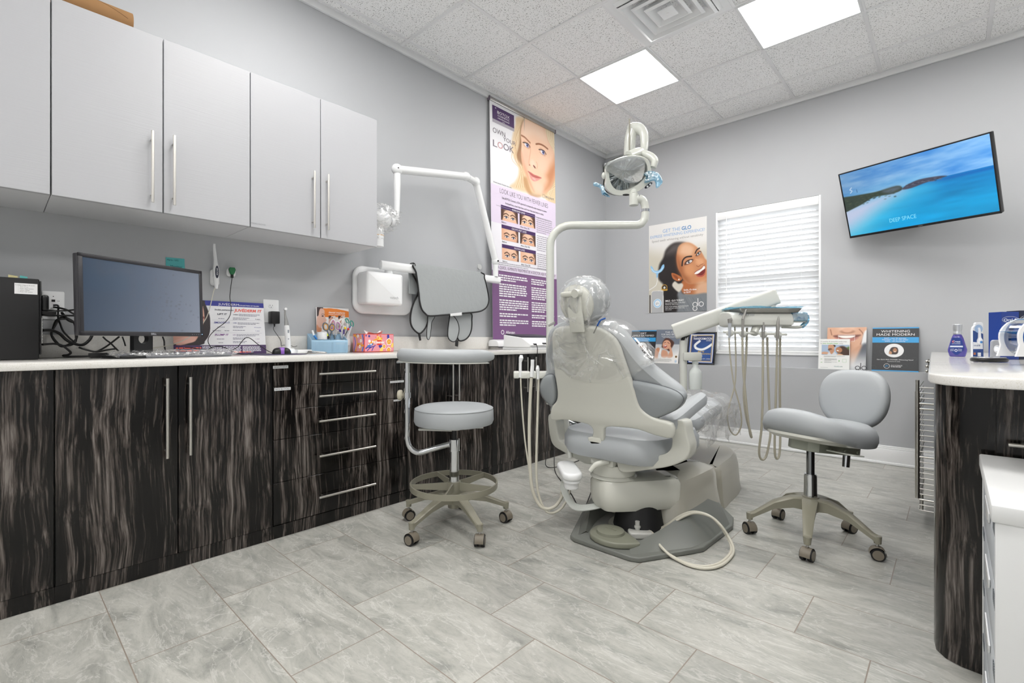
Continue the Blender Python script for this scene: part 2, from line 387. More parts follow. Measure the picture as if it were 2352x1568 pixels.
def clear_mat(name, tint='ffffff', gl=.12, rough=.02):
    m = bpy.data.materials.new(name); m.use_nodes = True; nt = m.node_tree; nt.nodes.clear(); N = nt.nodes.new; L = nt.links.new
    tr = N('ShaderNodeBsdfTransparent'); tr.inputs[0].default_value = (*lin(tint), 1); g = N('ShaderNodeBsdfGlossy'); g.inputs[1].default_value = rough
    f = N('ShaderNodeFresnel'); f.inputs[0].default_value = 1.45; a = mth(nt, 'ADD', f.outputs[0], gl*.3)
    mx = N('ShaderNodeMixShader'); L(a, mx.inputs[0]); L(tr.outputs[0], mx.inputs[1]); L(g.outputs[0], mx.inputs[2])
    o = N('ShaderNodeOutputMaterial'); L(mx.outputs[0], o.inputs[0]); return m
GLASS = clear_mat('window_glass')
_cm = {}
def pc(col, rough=.5, **k):
    key = (col, rough)
    if key not in _cm: _cm[key] = mat('print_'+col, col, rough, **k)
    return _cm[key]
# ================================================================== the room
XL, YF, YL, ZC = -2.97, 4.83, 4.72, 3.11
XR, YB = 2.5, -2.3
WX0, WX1, WZ0, WZ1 = -1.712, -.838, .835, 2.215
struct('floor', B().box(XL-.15, XR+.15, YB-.15, YF+.15, -.1, 0), FLOOR)
struct('ceiling', B().box(XL-.15, XR+.15, YB-.15, YF+.15, ZC, ZC+.1), CEIL)
struct('wall_left', B().box(XL-.15, XL, YB-.15, YF+.15, 0, ZC), WALL)
struct('wall_right', B().box(XR, XR+.15, YB-.15, YF+.15, 0, ZC), WHITE)  # unseen wall, made white to bounce more light under the cabinets
struct('wall_back', B().box(XL, XR, YB-.15, YB, 0, ZC), WHITE)  # also unseen, whiter than the grey walls for extra bounced light
b = B()
b.box(XL, WX0, YF, YF+.15, 0, ZC); b.box(WX1, XR, YF, YF+.15, 0, ZC); b.box(WX0, WX1, YF, YF+.15, 0, WZ0); b.box(WX0, WX1, YF, YF+.15, WZ1, ZC)
b.box(XL, XR, YL, YF, 0, .722)
struct('wall_window', b, WALL)
b = B()
for z0, z1, t in ((0, .118, .016), (.118, .132, .012), (.132, .145, .007)): b.box(XL+.56, XR, YL-t, YL, z0, z1, .003)
b.box(XL+.56, XR, YL-.028, YL-.016, 0, .022, .006)
struct('baseboard_window', b, TRIMW)
b = B()
b.box(XL, XL+.02, YB, YF, ZC-.05, ZC, .003); b.box(XL, XR, YF-.02, YF, ZC-.05, ZC, .003)
b.box(XR-.02, XR, YB, YF, ZC-.05, ZC, .003); b.box(XL, XR, YB, YB+.02, ZC-.05, ZC, .003)
b.box(XL+.02, XL+.034, YB, YF, ZC-.006, ZC); b.box(XL, XR, YF-.034, YF-.02, ZC-.006, ZC)
struct('trim_ceiling', b, WHITE)
GX = [-2.255+.61*k for k in range(-1, 9) if -2.255+.61*k < XR]; GY = [4.455-.61*k for k in range(0, 12) if 4.455-.61*k > YB]
b = B()
for gx in GX: b.box(gx-.012, gx+.012, YB, YF-.02, ZC-.007, ZC+.002, .002)
for gy in GY: b.box(XL+.02, XR, gy-.012, gy+.012, ZC-.0075, ZC+.002, .002)
struct('trim_ceiling_grid', b, GRIDW)
# window: frame, glass, sill
b = B()
fw_ = .045
b.box(WX0, WX1, YF+.06, YF+.11, WZ0, WZ0+fw_, .004); b.box(WX0, WX1, YF+.06, YF+.11, WZ1-fw_, WZ1, .004)
b.box(WX0, WX0+fw_, YF+.06, YF+.11, WZ0, WZ1, .004); b.box(WX1-fw_, WX1, YF+.06, YF+.11, WZ0, WZ1, .004)
b.box(WX0, WX1, YF+.055, YF+.105, 1.50, 1.55, .004)
b.mi = 1; b.box(WX0+fw_, WX1-fw_, YF+.082, YF+.086, WZ0+fw_, WZ1-fw_)
struct('window_1', b, [TRIMW, GLASS])
b = B(); b.box(WX0-.004, WX0+.012, YF-.004, YF+.06, WZ0, WZ1, .002); b.box(WX1-.012, WX1+.004, YF-.004, YF+.06, WZ0, WZ1, .002)
b.box(WX0-.004, WX1+.004, YF-.008, YF+.06, WZ0-.006, WZ0+.012, .003)
struct('trim_window', b, TRIMW)
# blinds
BLW = mat('blind_white', 'f3f4f5', .45)
N_, L_, p_ = nodes(BLW); p_.inputs['Subsurface Weight'].default_value = 0
def translucent(m, col, f):
    nt = m.node_tree; N, L, p = nodes(m); t = N.new('ShaderNodeBsdfTranslucent'); t.inputs[0].default_value = (*lin(col), 1)
    mx = N.new('ShaderNodeMixShader'); mx.inputs[0].default_value = f; L.new(p.outputs[0], mx.inputs[1]); L.new(t.outputs[0], mx.inputs[2]); L.new(mx.outputs[0], N['Material Output'].inputs[0])
translucent(BLW, 'ffffff', .12)
bl = thing('window_blind', 'white horizontal slat blind lowered over the bright window', 'blind', ((WX0+WX1)/2, YF+.02, WZ0))
bx0, bx1 = WX0+.014, WX1-.014
b = B(); b.box(bx0-.003, bx1+.003, YF-.012, YF+.0, 2.135, 2.21, .004); b.box(bx0, bx1, YF+.0, YF+.045, 2.165, 2.205, .003); b.build('valance', TRIMW, bl)
b = B(); zs = np.arange(.885, 2.14, .0475)
for i, z in enumerate(zs):
    tilt = math.radians(-50) if i not in (10,) else math.radians(-72)
    def sl(u, v, z=z, tilt=tilt):
        s = (v-.5)*.05; c = .0035*math.cos((v-.5)*PI)
        return (bx0+(bx1-bx0)*u, YF+.024+s*math.cos(tilt)-c*math.sin(tilt), z+s*math.sin(tilt)+c*math.cos(tilt)-.0)
    b.grid(sl, 1, 5)
b.build('slats', BLW, bl)
b = B(); b.box(bx0, bx1, YF+.0, YF+.048, .848, .868, .006); b.build('bottom_rail', TRIMW, bl)
b = B()
for x in (bx0+.12, (bx0+bx1)/2, bx1-.13):
    for y in (YF-.002, YF+.05): b.cyl((x, y, .86), (x, y, 2.17), .0009, n=5)
b.build('ladder_cords', TRIMW, bl)
b = B(); b.cyl((bx0+.085, YF-.014, 1.43), (bx0+.085, YF-.014, 2.15), .0045, n=8); b.build('tilt_wand', WPL, bl)
# ceiling lights
def ceiling_light(cx, cy, label):
    t = thing('ceiling_light', label, 'light', (cx, cy, ZC-.008), group='square recessed ceiling light panels')
    b = B(); w = .305; f = .018
    for a in ((-w, w, -w, -w+f), (-w, w, w-f, w), (-w, -w+f, -w+f, w-f), (w-f, w, -w+f, w-f)): b.box(cx+a[0], cx+a[1], cy+a[2], cy+a[3], ZC-.012, ZC+.002, .002)
    b.build('panel_frame', WHITE, t)
    b = B(); b.box(cx-w+f, cx+w-f, cy-w+f, cy+w-f, ZC-.009, ZC-.004); b.build('diffuser', PANEL, t)
    return t
cxs = lambda i: -1.95+.61*i
ceiling_light(cxs(0), 3.54, 'square lit ceiling panel above the dental chair lamp')
ceiling_light(cxs(2), 3.54, 'square lit ceiling panel nearest the television, cut by the top edge of the photo')
for i, y in ((0, 1.10), (2, 1.10), (4, 3.54), (4, 1.10), (0, -1.34), (2, -1.34), (4, -1.34)):
    ceiling_light(cxs(i), y, 'square lit ceiling panel out of view behind or beside the camera')
# air vent
vx, vy = cxs(1), 2.93
vt = thing('ceiling_vent', 'square white air diffuser with nested louvre cones in the ceiling', 'vent', (vx, vy, ZC-.01))
b = B()
def sq_ring(h0, z0, h1, z1):
    V = []
    for h, z in ((h0, z0), (h1, z1)): V += [(vx-h, vy-h, z), (vx+h, vy-h, z), (vx+h, vy+h, z), (vx-h, vy+h, z)]
    return V, [(i, (i+1) % 4, 4+(i+1) % 4, 4+i) for i in range(4)]
b.add(*sq_ring(.298, ZC-.009, .255, ZC-.009)); b.add(*sq_ring(.255, ZC-.009, .235, ZC-.028)); b.add(*sq_ring(.298, ZC-.009, .298, ZC))
VENTW = mat('vent_white', 'eeeff0', .4)
b.build('vent_frame', VENTW, vt)
for k, (h, dz) in enumerate(((.225, .035), (.165, .04), (.105, .045))):
    b = B(); b.add(*sq_ring(h+.008, ZC-.004-dz*.9, h-.04, ZC-.002+.02)); b.add(*sq_ring(h+.008, ZC-.004-dz*.9, h-.01, ZC-.008-dz)); b.add(*sq_ring(h-.01, ZC-.008-dz, h-.055, ZC+.0)); b.build('louvre', VENTW, vt)
b = B(); b.box(vx-.05, vx+.05, vy-.05, vy+.05, ZC-.055, ZC-.045, .004); b.cyl((vx, vy, ZC-.058), (vx, vy, ZC-.05), .008); b.build('centre_plate', VENTW, vt)
# motion sensor in the corner
b = B(); M = T(XL+.045, YF-.045, 2.93) @ R(math.radians(45)); b.M = M
b.box(-.033, .033, -.03, .03, -.08, .06, .01); b.mi = 1; b.box(-.022, .022, -.034, -.028, .0, .045, .004); b.mi = 0; b.box(-.026, .026, -.036, -.028, -.065, -.01, .006)
solo('motion_sensor', b, [WPL, mat('sensor_window', 'b9bcc0', .3)], 'small white motion sensor high in the corner behind the dental lamp', 'sensor')
# ================================================================== left counter run
XB = -2.42
ct = thing('countertop', 'long white speckled quartz countertop along the left wall', 'countertop', (XL, 1.7, .86))
B().box(XL+.001, -2.39, -1.2, YL-.002, .860, .888, .004).build('slab', QUARTZ, ct)
B().box(XL+.001, XL+.02, -1.2, YL-.002, .8885, .992, .002).build('backsplash', QUARTZ, ct)
def bar(b, a, c, n, r=.006, off=.033, inset_=.03):
    """bar pull from a to c standing off along n"""
    a = Vector(a); c = Vector(c); n = Vector(n); d = (c-a).normalized()
    b.cyl(a+n*off, c+n*off, r, n=14)
    for p in (a+d*inset_, c-d*inset_): b.cyl(p, p+n*off, r*.75, n=10)
KZ = .064
NX = Vector((1, 0, 0))
def base_unit(y0, y1, doors, label, drawers=None, group='dark striped base cabinets along the left wall'):
    t = thing('base_cabinet', label, 'cabinet', (XB-.25, (y0+y1)/2, 0), group=group)
    B().box(XL+.002, XB-.02, y0+.001, y1-.001, .001, .859).build('carcass', DARKEDGE, t)
    B().box(XB-.02, XB-.004, y0+.0005, y1-.0005, .001, KZ-.002).build('kick_board', ZEB, t)
    for (a, c, hy, hz) in doors:
        d = B().box(XB-.0195, XB, a+.0018, c-.0018, KZ, .8585, .0012, 1).build('door', ZEB, t)
        if hy is not None:
            h = B(); bar(h, (XB, hy, hz[0]), (XB, hy, hz[1]), NX); h.build('handle', NICKEL, d)
    for (z0, z1, ha, hb, hz) in (drawers or []):
        d = B().box(XB-.0195, XB, y0+.0018, y1-.0018, z0+.0012, z1-.0012, .0012, 1).build('drawer', ZEB, t)
        h = B(); bar(h, (XB, ha, hz), (XB, hb, hz), NX); h.build('handle', NICKEL, d)
    return t
xh = XB+.033
hz = lambda u, v: px(u, v, xh)
ya = px(385, 960, xh).y; yb = px(438, 960, xh).y
base_unit(-.62, .156, [(-.62, -.24, None, None), (-.24, .156, None, None)], 'dark striped base cabinet at the far left under the computer tower')
base_unit(.156, .922, [(.156, .536, ya, (px(385, 1053, xh).z, px(385, 869, xh).z)), (.536, .922, yb, (px(438, 1045, xh).z, px(438, 866, xh).z))], 'dark striped two-door base cabinet under the monitor and keyboard')
dz = [.8585, .742, .624, .481, .272, .0655]; hv = [(733, 859, 863, 852), (733, 910, 863, 899), (733, 967, 863, 952), (733, 1048, 863, 1025), (733, 1143, 863, 1111)]
dr = []
for k in range(5):
    a = px(hv[k][0], hv[k][1], xh); c = px(hv[k][2], hv[k][3], xh); dr.append((dz[k+1], dz[k], a.y, c.y, (a.z+c.z)/2))
cab_dr = base_unit(.922, 1.695, [], 'dark striped base cabinet with five stacked drawers', dr)
y1a = px(1041, 870, xh).y; y1b = px(1055, 870, xh).y; ym = (y1a+y1b)/2
base_unit(1.695, 2*ym-1.695, [(1.695, ym, y1a, (.57, .835)), (ym, 2*ym-1.695, y1b, (.57, .835))], 'dark striped two-door base cabinet behind the round stool')
yc = 2*ym-1.695
y2 = px(1222, 870, xh).y
base_unit(yc, 2*y2-yc, [(yc, y2, y2-.05, (.57, .835)), (y2, 2*y2-yc, y2+.05, (.57, .835))], 'dark striped two-door base cabinet behind the instrument holder')
base_unit(2*y2-yc, YL-.003, [(2*y2-yc, YL-.03, None, None)], 'dark striped base cabinet in the far corner hidden behind the dental chair')
# drawer labels
LBL = mat('label_tape', 'd8dadb', .4); INK = pc('30323a', .6)
def tape(u, v, w, h, s, label):
    p = px(u, v, XB+.001); M = frame(p, (0, 1, 0), (0, 0, 1)); b = B(M)
    b.box(0, w, -h, 0, 0, .0006); b.mi = 1; b.text(s, None, h*.62, w/2, -h*.72, .0009, width=w*.86)
    solo('drawer_label', b, [LBL, INK], label, 'label', loc=p, flat=True)
tape(627, 840, .072, .014, 'ANASTHESIA', 'white tape label reading ANASTHESIA on the top drawer')
tape(630, 891, .078, .014, 'BITE BLOCKS', 'white tape label reading BITE BLOCKS on the second drawer')
tape(896, 875, .095, .012, 'X-RAY DET', 'white tape label at the right of the second drawer')
tape(911, 829, .045, .012, 'BACT', 'white tape label at the upper right corner of the top drawer')
tape(904, 918, .05, .010, 'SURG', 'white tape label near the stool knob on the third drawer')
# ================================================================== wall cabinets
XU = -2.58; UB, UT = 1.534, 2.306
def wall_unit(y0, y1, ym, label, hs):
    t = thing('wall_cabinet', label, 'cabinet', (XL+.2, (y0+y1)/2, UB), group='white wall cabinets above the left counter')
    B().box(XL+.001, XU-.021, y0+.001, y1-.001, UB, UT, .001, 1).build('carcass', LAMW, t)
    for k, (a, c) in enumerate(((y0, ym), (ym, y1))):
        d = B().box(XU-.02, XU, a+.002, c-.002, UB-.001, UT, .0015, 1).build('door', RIBW, t)
        if hs[k] is not None:
            u, v0, v1 = hs[k]; q = px(u, v0, XU+.03); q2 = px(u, v1, XU+.03)
            h = B(); bar(h, (XU, q.y, q2.z), (XU, q.y, q.z), NX, .0058, .03, .035); h.build('handle', NICKEL, d)
    return t
yu = [px(117, 300, XU).y, px(375, 300, XU).y, px(575, 340, XU).y, px(736.5, 380, XU).y, px(867, 420, XU).y]
wall_unit(yu[0]-.76, yu[0], yu[0]-.38, 'white wall cabinet at the far left, cut by the photo edge', [None, None])
wall_unit(yu[0], yu[2], yu[1], 'white two-door wall cabinet above the monitor', [(351, 300, 464), (401, 311, 471)])
uc = wall_unit(yu[2], yu[4], yu[3], 'white two-door wall cabinet at the right end of the row', [(723, 392, 523), (755, 400, 528)])
p = px(577, 508, XU+.0005); b = B(frame(p, (0, 1, 0), (0, 0, 1))); b.text('MASKS GLOVES', None, .011, 0, -.011, .0006, 'L', width=.068)
solo('cabinet_label', b, pc('8e9094'), 'small clear label reading MASKS GLOVES at the foot of the third white door', 'label', flat=True)
# cardboard tube on top
a = px(302, 20, -2.68); KR = mat('kraft_cardboard', '8f6a42', .8, var=(14, .12))
yk = px(302, 50, -2.68).y
b = B(); b.lathe([(.047, 0), (.05, .001), (.05, 1.0)], (-2.675, yk, UT+.051), (0, -1, 0), n=32, cap=False); b.lathe([(.047, 0), (.046, .3), (0, .3)], (-2.675, yk, UT+.051), (0, -1, 0), n=32)
pts = []
for k in range(60):
    a_ = k/60*2.6*PI; pts.append((-2.675+.0502*math.cos(a_), yk-.02-k/60*.9, UT+.051+.0502*math.sin(a_)))
b.mi = 1; b.tube(pts, .0008, n=5, smooth=False)
solo('cardboard_tube', b, [KR, mat('tube_seam', '5d4226', .9)], 'brown cardboard tube lying on top of the white wall cabinets', 'tube', loc=(-2.675, yk, UT))
# ================================================================== printed matter: sheets with painted pictures (vertex colours) and real lettering
def art_mat(name, rough=.45, es=0):
    m = mat(name, 'ffffff', rough); nt = m.node_tree; N, L, p = nodes(m)
    a = N.new('ShaderNodeAttribute'); a.attribute_name = 'ink'; L.new(a.outputs['Color'], p.inputs['Base Color'])
    if es: L.new(a.outputs['Color'], p.inputs['Emission Color']); p.inputs['Emission Strength'].default_value = es; p.inputs['Base Color'].default_value = (0, 0, 0, 1); L.remove(p.inputs['Base Color'].links[0]); p.inputs['Base Color'].default_value = (.01, .01, .01, 1)
    return m
ARTM = art_mat('printed_picture', .4)
def rgb(c): return np.array([int(c[i:i+2], 16)/255 for i in (0, 2, 4)])
class Art:
    """a picture patch x0..x1, y0..y1 on the sheet whose frame is M; pen coordinates are read with at()"""
    def __init__(s, M, x0, x1, y0, y1, nx, col, z=.0008, zm=(0, 0, 1)):
        s.M = M; s.Mi = M.inverted(); s.x0, s.x1, s.y0, s.y1, s.z = x0, x1, y0, y1, z; s.zm = zm
        s.nx = nx; s.ny = max(2, int(nx*(y1-y0)/(x1-x0)))
        s.X, s.Y = np.meshgrid(np.linspace(x0, x1, s.nx+1), np.linspace(y0, y1, s.ny+1)); s.C = np.ones(s.X.shape+(3,))*rgb(col)
        c = s.at(*s.inv_mid()) if zm[2] != 1 or zm[0] else None
        s.k = 1
        if zm[0] or zm[1]:
            u, v = s.inv_mid(); a = s.at(u, v); e = s.at(u+1, v); f = s.at(u, v+1); s.k = (abs(e[0]-a[0])+abs(f[1]-a[1]))/2
    def inv_mid(s):
        p = s.M @ Vector(((s.x0+s.x1)/2, (s.y0+s.y1)/2, 0)); d = p-EYE; q = d.dot(FW)
        return ((1176+F_PX*d.dot(RT)/q-s.zm[0])*s.zm[2], (CY-F_PX*d.z/q-s.zm[1])*s.zm[2])
    def at(s, X, Y):
        if not (s.zm[0] or s.zm[1]): return (X, Y)
        return flat_at(s.M, s.zm, X, Y)
    def mix(s, f, col):
        c = col if isinstance(col, np.ndarray) else rgb(col); s.C = s.C*(1-f[..., None])+c*f[..., None]; return s
    def poly(s, P, col, soft=3, a=1, sm=True):
        Q = np.array([s.at(*p) for p in P])
        if sm: Q = np.array([tuple(v)[:2] for v in catmull([(q[0], q[1], 0) for q in Q], 5, True)])
        ins = np.zeros(s.X.shape, bool); dm = np.full(s.X.shape, 1e9); n = len(Q)
        for i in range(n):
            ax, ay = Q[i-1]; bx, by = Q[i]; ex, ey = bx-ax, by-ay; l2 = ex*ex+ey*ey
            if l2 < 1e-14: continue
            t = np.clip(((s.X-ax)*ex+(s.Y-ay)*ey)/l2, 0, 1); dm = np.minimum(dm, (s.X-ax-t*ex)**2+(s.Y-ay-t*ey)**2)
            cr = ((ay > s.Y) != (by > s.Y)); xi = ax+(s.Y-ay)*ex/(ey if abs(ey) > 1e-12 else 1e-12); ins ^= cr & (s.X < xi)
        d = np.sqrt(dm)*np.where(ins, 1, -1)/(soft*s.k); f = np.clip(d*.5+.5, 0, 1); f = f*f*(3-2*f); return s.mix(f*a, col)
    def ell(s, X, Y, rx, ry, col, soft=.25, a=1, ang=0):
        cx, cy = s.at(X, Y); rx *= s.k; ry *= s.k; t = math.radians(ang); dx = s.X-cx; dy = s.Y-cy
        u = (dx*math.cos(t)+dy*math.sin(t))/rx; v = (-dx*math.sin(t)+dy*math.cos(t))/ry; d = np.sqrt(u*u+v*v)
        f = np.clip((1+soft/2-d)/max(soft, 1e-3), 0, 1); f = f*f*(3-2*f); return s.mix(f*a, col)
    def stroke(s, P, w, col, soft=.6, a=1):
        Q = [s.at(*p) for p in P]
        if len(Q) > 2: Q = [tuple(v)[:2] for v in catmull([(q[0], q[1], 0) for q in Q], 5)]
        dm = np.full(s.X.shape, 1e9)
        for i in range(1, len(Q)):
            ax, ay = Q[i-1]; bx, by = Q[i]; ex, ey = bx-ax, by-ay; l2 = ex*ex+ey*ey+1e-14
            t = np.clip(((s.X-ax)*ex+(s.Y-ay)*ey)/l2, 0, 1); dm = np.minimum(dm, (s.X-ax-t*ex)**2+(s.Y-ay-t*ey)**2)
        d = np.sqrt(dm)/(w*s.k/2); f = np.clip((1+soft/2-d)/soft, 0, 1); return s.mix(f*f*(3-2*f)*a, col)
    def vg(s, Ya, Yb, ca, cb):
        t = np.clip((s.Y-Ya)/(Yb-Ya), 0, 1)[..., None]; s.C = rgb(ca)*(1-t)+rgb(cb)*t; return s
    def noise(s, am, sc=1):
        s.C = np.clip(s.C*(1+am*(RNG.random(s.X.shape)-.5)[..., None]), 0, 1); return s
    def clip_ell(s, cx, cy, rx, ry, bgc):
        d = np.sqrt(((s.X-cx)/rx)**2+((s.Y-cy)/ry)**2); f = np.clip((d-1)*20+.5, 0, 1); return s.mix(f, bgc)
def flat_at(M, zm, X, Y):
    """picture coordinate of the zoomed crop zm -> coordinate on the sheet M"""
    u = zm[0]+X/zm[2]; v = zm[1]+Y/zm[2]; p = pn(u, v, M.translation, M.col[2].to_3d()); q = M.inverted() @ p; return (q.x, q.y)
def sheet(name, b, mats, arts, label, cat, loc=None, group=None, parent=None):
    """b: builder in the sheet's frame; arts get the last material slot"""
    mats = list(mats)+[ARTM]; sl = len(mats)-1; cols = []
    for A in arts:
        n0 = len(b.V); w = A.nx+1
        V = [(x, y, A.z) for x, y in zip(A.X.ravel(), A.Y.ravel())]; F = [(j*w+i, j*w+i+1, (j+1)*w+i+1, (j+1)*w+i) for j in range(A.ny) for i in range(A.nx)]
        b.mi = sl; b.add(V, F); cols.append((n0, A))
    if loc is not None: L = Vector(loc); b.V = [v-L for v in b.V]
    o = b.build(name, mats, parent, flat=True)
    at = o.data.color_attributes.new('ink', 'FLOAT_COLOR', 'POINT'); buf = np.ones((len(o.data.vertices), 4), np.float32)
    for n0, A in cols:
        c = np.clip(A.C, 0, 1).reshape(-1, 3); l = np.where(c <= .04045, c/12.92, ((c+.055)/1.055)**2.4); buf[n0:n0+len(l), :3] = l
    at.data.foreach_set('color', buf.ravel())
    if loc is not None: o.location = loc; WM[o] = Matrix.Translation(L)
    if label: tag(o, label, cat, group)
    return o
def words(b, x0, x1, ytop, n, pitch, h, z=.0012, wmin=.3, jit=1, last=.6):
    """n lines of print too small to read"""
    rnd = random.Random(int((x0+ytop)*1e4))
    for k in range(n):
        x = x0; y = ytop-k*pitch; xe = x1 if k < n-1 else x0+(x1-x0)*last
        xe -= rnd.random()*(x1-x0)*.07
        while x < xe:
            w = min(h*(1.2+rnd.random()*3.2), xe-x)
            if w < h*.5: break
            b.poly([(x, y), (x+w, y), (x+w, y+h), (x, y+h)], z); x += w+h*.55
def rect(b, x0, x1, y0, y1, z): b.poly([(x0, y0), (x1, y0), (x1, y1), (x0, y1)], z)
def ring(b, cx, cy, r, w, z, n=36, a0=0, a1=360, ry=None):
    V = []; m = n; ry = ry or r
    for k in range(m+1):
        a = math.radians(a0+(a1-a0)*k/m); V += [(cx+(r-w/2)*math.cos(a), cy+(ry-w/2)*math.sin(a), z), (cx+(r+w/2)*math.cos(a), cy+(ry+w/2)*math.sin(a), z)]
    b.add(V, [(2*k, 2*k+1, 2*k+3, 2*k+2) for k in range(m)])
def disc(b, cx, cy, r, z, n=30, ry=None): b.poly(circ(r, n, cx, cy, ry), z)
def line2(b, P, w, z):
    for i in range(1, len(P)):
        a = Vector(P[i-1]); c = Vector(P[i]); d = (c-a).normalized(); n = Vector((-d.y, d.x))*w/2
        b.poly([a-n, c-n, c+n, a+n], z)
def glo(b, x, y, h, w, z):
    """the figure-8 g, l, o logo; x,y left foot of the l"""
    r = h*.21; ring(b, x-r*1.35, y+r*.95, r, w, z); ring(b, x-r*1.35, y-r*.9, r*.95, w, z); rect(b, x-w/2, x+w/2, y, y+h*.78, z); ring(b, x+r*1.5, y+r, r, w, z)
# ---------------------------------------------------------- tall banner on a roll-up base
BLp = px(1134, 781, -2.905); TLp = px(1122, 236, -2.95)
TLp.y = BLp.y = 2.915; BLp.z = .972; TLp.z = 3.052
MB = frame(BLp, (0, 1, 0), TLp-BLp); BW = .915; BH = (TLp-BLp).length
zA = (1110, 225, 6.533); zB = (1120, 420, 4.2353)
PW = pc('eceaf0', .35); LAV = pc('e3d6ea', .35); PUR = pc('7d5784', .4); DPUR = pc('46285e', .4); GRY = pc('6e6470', .5); PNK = pc('c58f93', .5); WHT = pc('f4f2f5', .5); DRK = pc('2d2833', .5); LGR = pc('a8a2ad', .5)
b = B(MB); b.box(0, BW, 0, BH, -.0015, 0)
fa = lambda X, Y: flat_at(MB, zA, X, Y); fb = lambda X, Y: flat_at(MB, zB, X, Y)
yl = fa(95, 1270)[1]; yw0 = fb(25, 380)[1]
yq = fb(110, 800)[1]; yp = fb(110, 850)[1]
b.mi = 1; rect(b, 0, BW, yl-.33, yl, .0003)
for i in range(6): b.mi = 1
b.mi = 1; rect(b, 0, BW, yp-.006, yq, .0004)
b.mi = 2; rect(b, 0, BW, 0, yp, .0004)
# logo box
x0, y0 = fa(131, 98); x1, y1 = fa(462, 492)
yb2 = fa(138, 355)[1]
b.mi = 3; rect(b, x0, x1, yb2+.03, y0-.0, .0026); b.mi = 8; rect(b, x0, x1, yb2, yb2+.03, .0026)
b.mi = 6; cx = (x0+x1)/2; h = (y0-yb2)
b.text('BOTOX', None, h*.24, cx, y0-h*.38, .0034, width=(x1-x0)*.56); b.text('COSMETIC', None, h*.14, cx, y0-h*.53, .0034, width=(x1-x0)*.54)
b.text('onabotulinumtoxinA', None, h*.13, cx, y0-h*.67, .0034, width=(x1-x0)*.54); b.text('injection', None, h*.07, cx, y0-h*.77, .0034)
b.poly([(x0+h*.2, y0-h*.12), (x0+h*.28, y0-h*.08), (x0+h*.34, y0-h*.14), (x0+h*.27, y0-h*.13)], .0034)
def ftext(b, f, X0, Y0, X1, st, z, align='L', hz=None, **k):
    """text whose baseline starts at picture point X0,Y0 and which is as wide as X0..X1; hz cap height in picture px"""
    a = f(X0, Y0); c = f(X1, Y0); hh = abs(f(X0, Y0-hz)[1]-a[1])/.7; b.text(st, None, hh, a[0], a[1], z, 'L', width=c[0]-a[0], **k)
b.mi = 4
ftext(b, fa, 140, 510, 325, 'OWN', .0034, hz=75); ftext(b, fa, 296, 640, 482, 'YOUR', .0034, hz=60); ftext(b, fa, 143, 718, 205, 'L', .0034, hz=100); ftext(b, fa, 300, 770, 455, 'OK', .0034, hz=95)
b.mi = 5; ftext(b, fa, 212, 742, 290, 'O', .0034, hz=95)
b.mi = 4
h1 = fb(118, 90)[1]; wA = fb(118, 90)[0]; wE = fb(585, 228)[0]
b.text('LOOK LIKE YOU WITH FEWER LINES', None, .062, wA, h1-.005, .002, 'L', width=wE-wA)
b.mi = 7; cx = (wA+wE)/2
b.text('Only it is approved to temporarily make moderate to severe'.replace('it', 'BOTOX Cosmetic').replace('is approved', 'is FDA approved'), None, .026, cx, h1-.052, .002, width=(wE-wA)*.93)
b.text("forehead lines, crow's feet lines, and frown lines look better in adults.", None, .026, cx, h1-.09, .002, width=(wE-wA)*.8)
ax, ay = fa(148, 1255); b.text('Actual patient. Results may vary.', None, .018, ax, ay-.004, .0026, 'L')
b.mi = 8; rect(b, fb(80, 170)[0], fb(612, 300)[0], h1-.125, h1-.122, .002)
arts = []
# portrait
ptop = BH-.012; A = Art(MB, .0, BW, yl-.075, ptop, 210, 'e9e8ec', .0018, zA)
# soft lower edge of the picture fades into the lavender band
A.poly([(90, 1270), (1300, 1650), (1300, 2200), (90, 2200)], 'e3d6ea', 4, sm=False)
A.poly([(530, 280), (480, 400), (440, 560), (420, 740), (450, 880), (520, 980), (525, 1150), (470, 1260), (400, 1330), (560, 1395), (760, 1450), (900, 1490), (1110, 1570), (1150, 1300), (1130, 520), (900, 400)], 'e3c9a3', 26)
for k in range(26):
    t = k/25; xx = 470+t*150; cs = ('f3e3c8', 'd5b184', 'c59a6b', 'ecd7b5')[k % 4]
    A.stroke([(600-60*t, 330), (xx, 620+20*t), (xx-20+60*math.sin(k), 900), (560+30*t, 1100), (480+200*t, 1340)], 9, cs, 1, .55)
A.poly([(600, 330), (560, 430), (548, 600), (520, 760), (500, 850), (525, 940), (580, 1000), (575, 850), (580, 700), (570, 560), (590, 420)], '8a5c3c', 22, .75)
A.poly([(625, 330), (575, 430), (562, 560), (572, 700), (566, 850), (592, 1010), (640, 1150), (690, 1290), (745, 1400), (830, 1452), (930, 1425), (1010, 1345), (1062, 1225), (1090, 1100), (1085, 900), (1060, 800), (985, 640), (935, 470), (860, 420), (740, 365)], 'f0c8ab', 10)
A.poly([(640, 350), (600, 430), (590, 560), (640, 590), (760, 560), (900, 640), (960, 640), (900, 480), (780, 390)], 'f6d8c0', 60, .8)
A.poly([(1090, 850), (1040, 980), (930, 1120), (960, 1250), (900, 1400), (1000, 1350), (1070, 1200), (1100, 1000)], 'c67f55', 70, .75)
A.poly([(566, 800), (590, 1010), (640, 1150), (700, 1300), (760, 1400), (700, 1250), (660, 1100), (610, 950)], 'cf8c68', 34, .6)
A.ell(640, 930, 60, 110, 'f2b9a0', 1.2, .55); A.ell(900, 1010, 90, 110, 'f6cdb4', 1.2, .7); A.ell(830, 1340, 90, 60, 'f4cdb6', 1.1, .8)
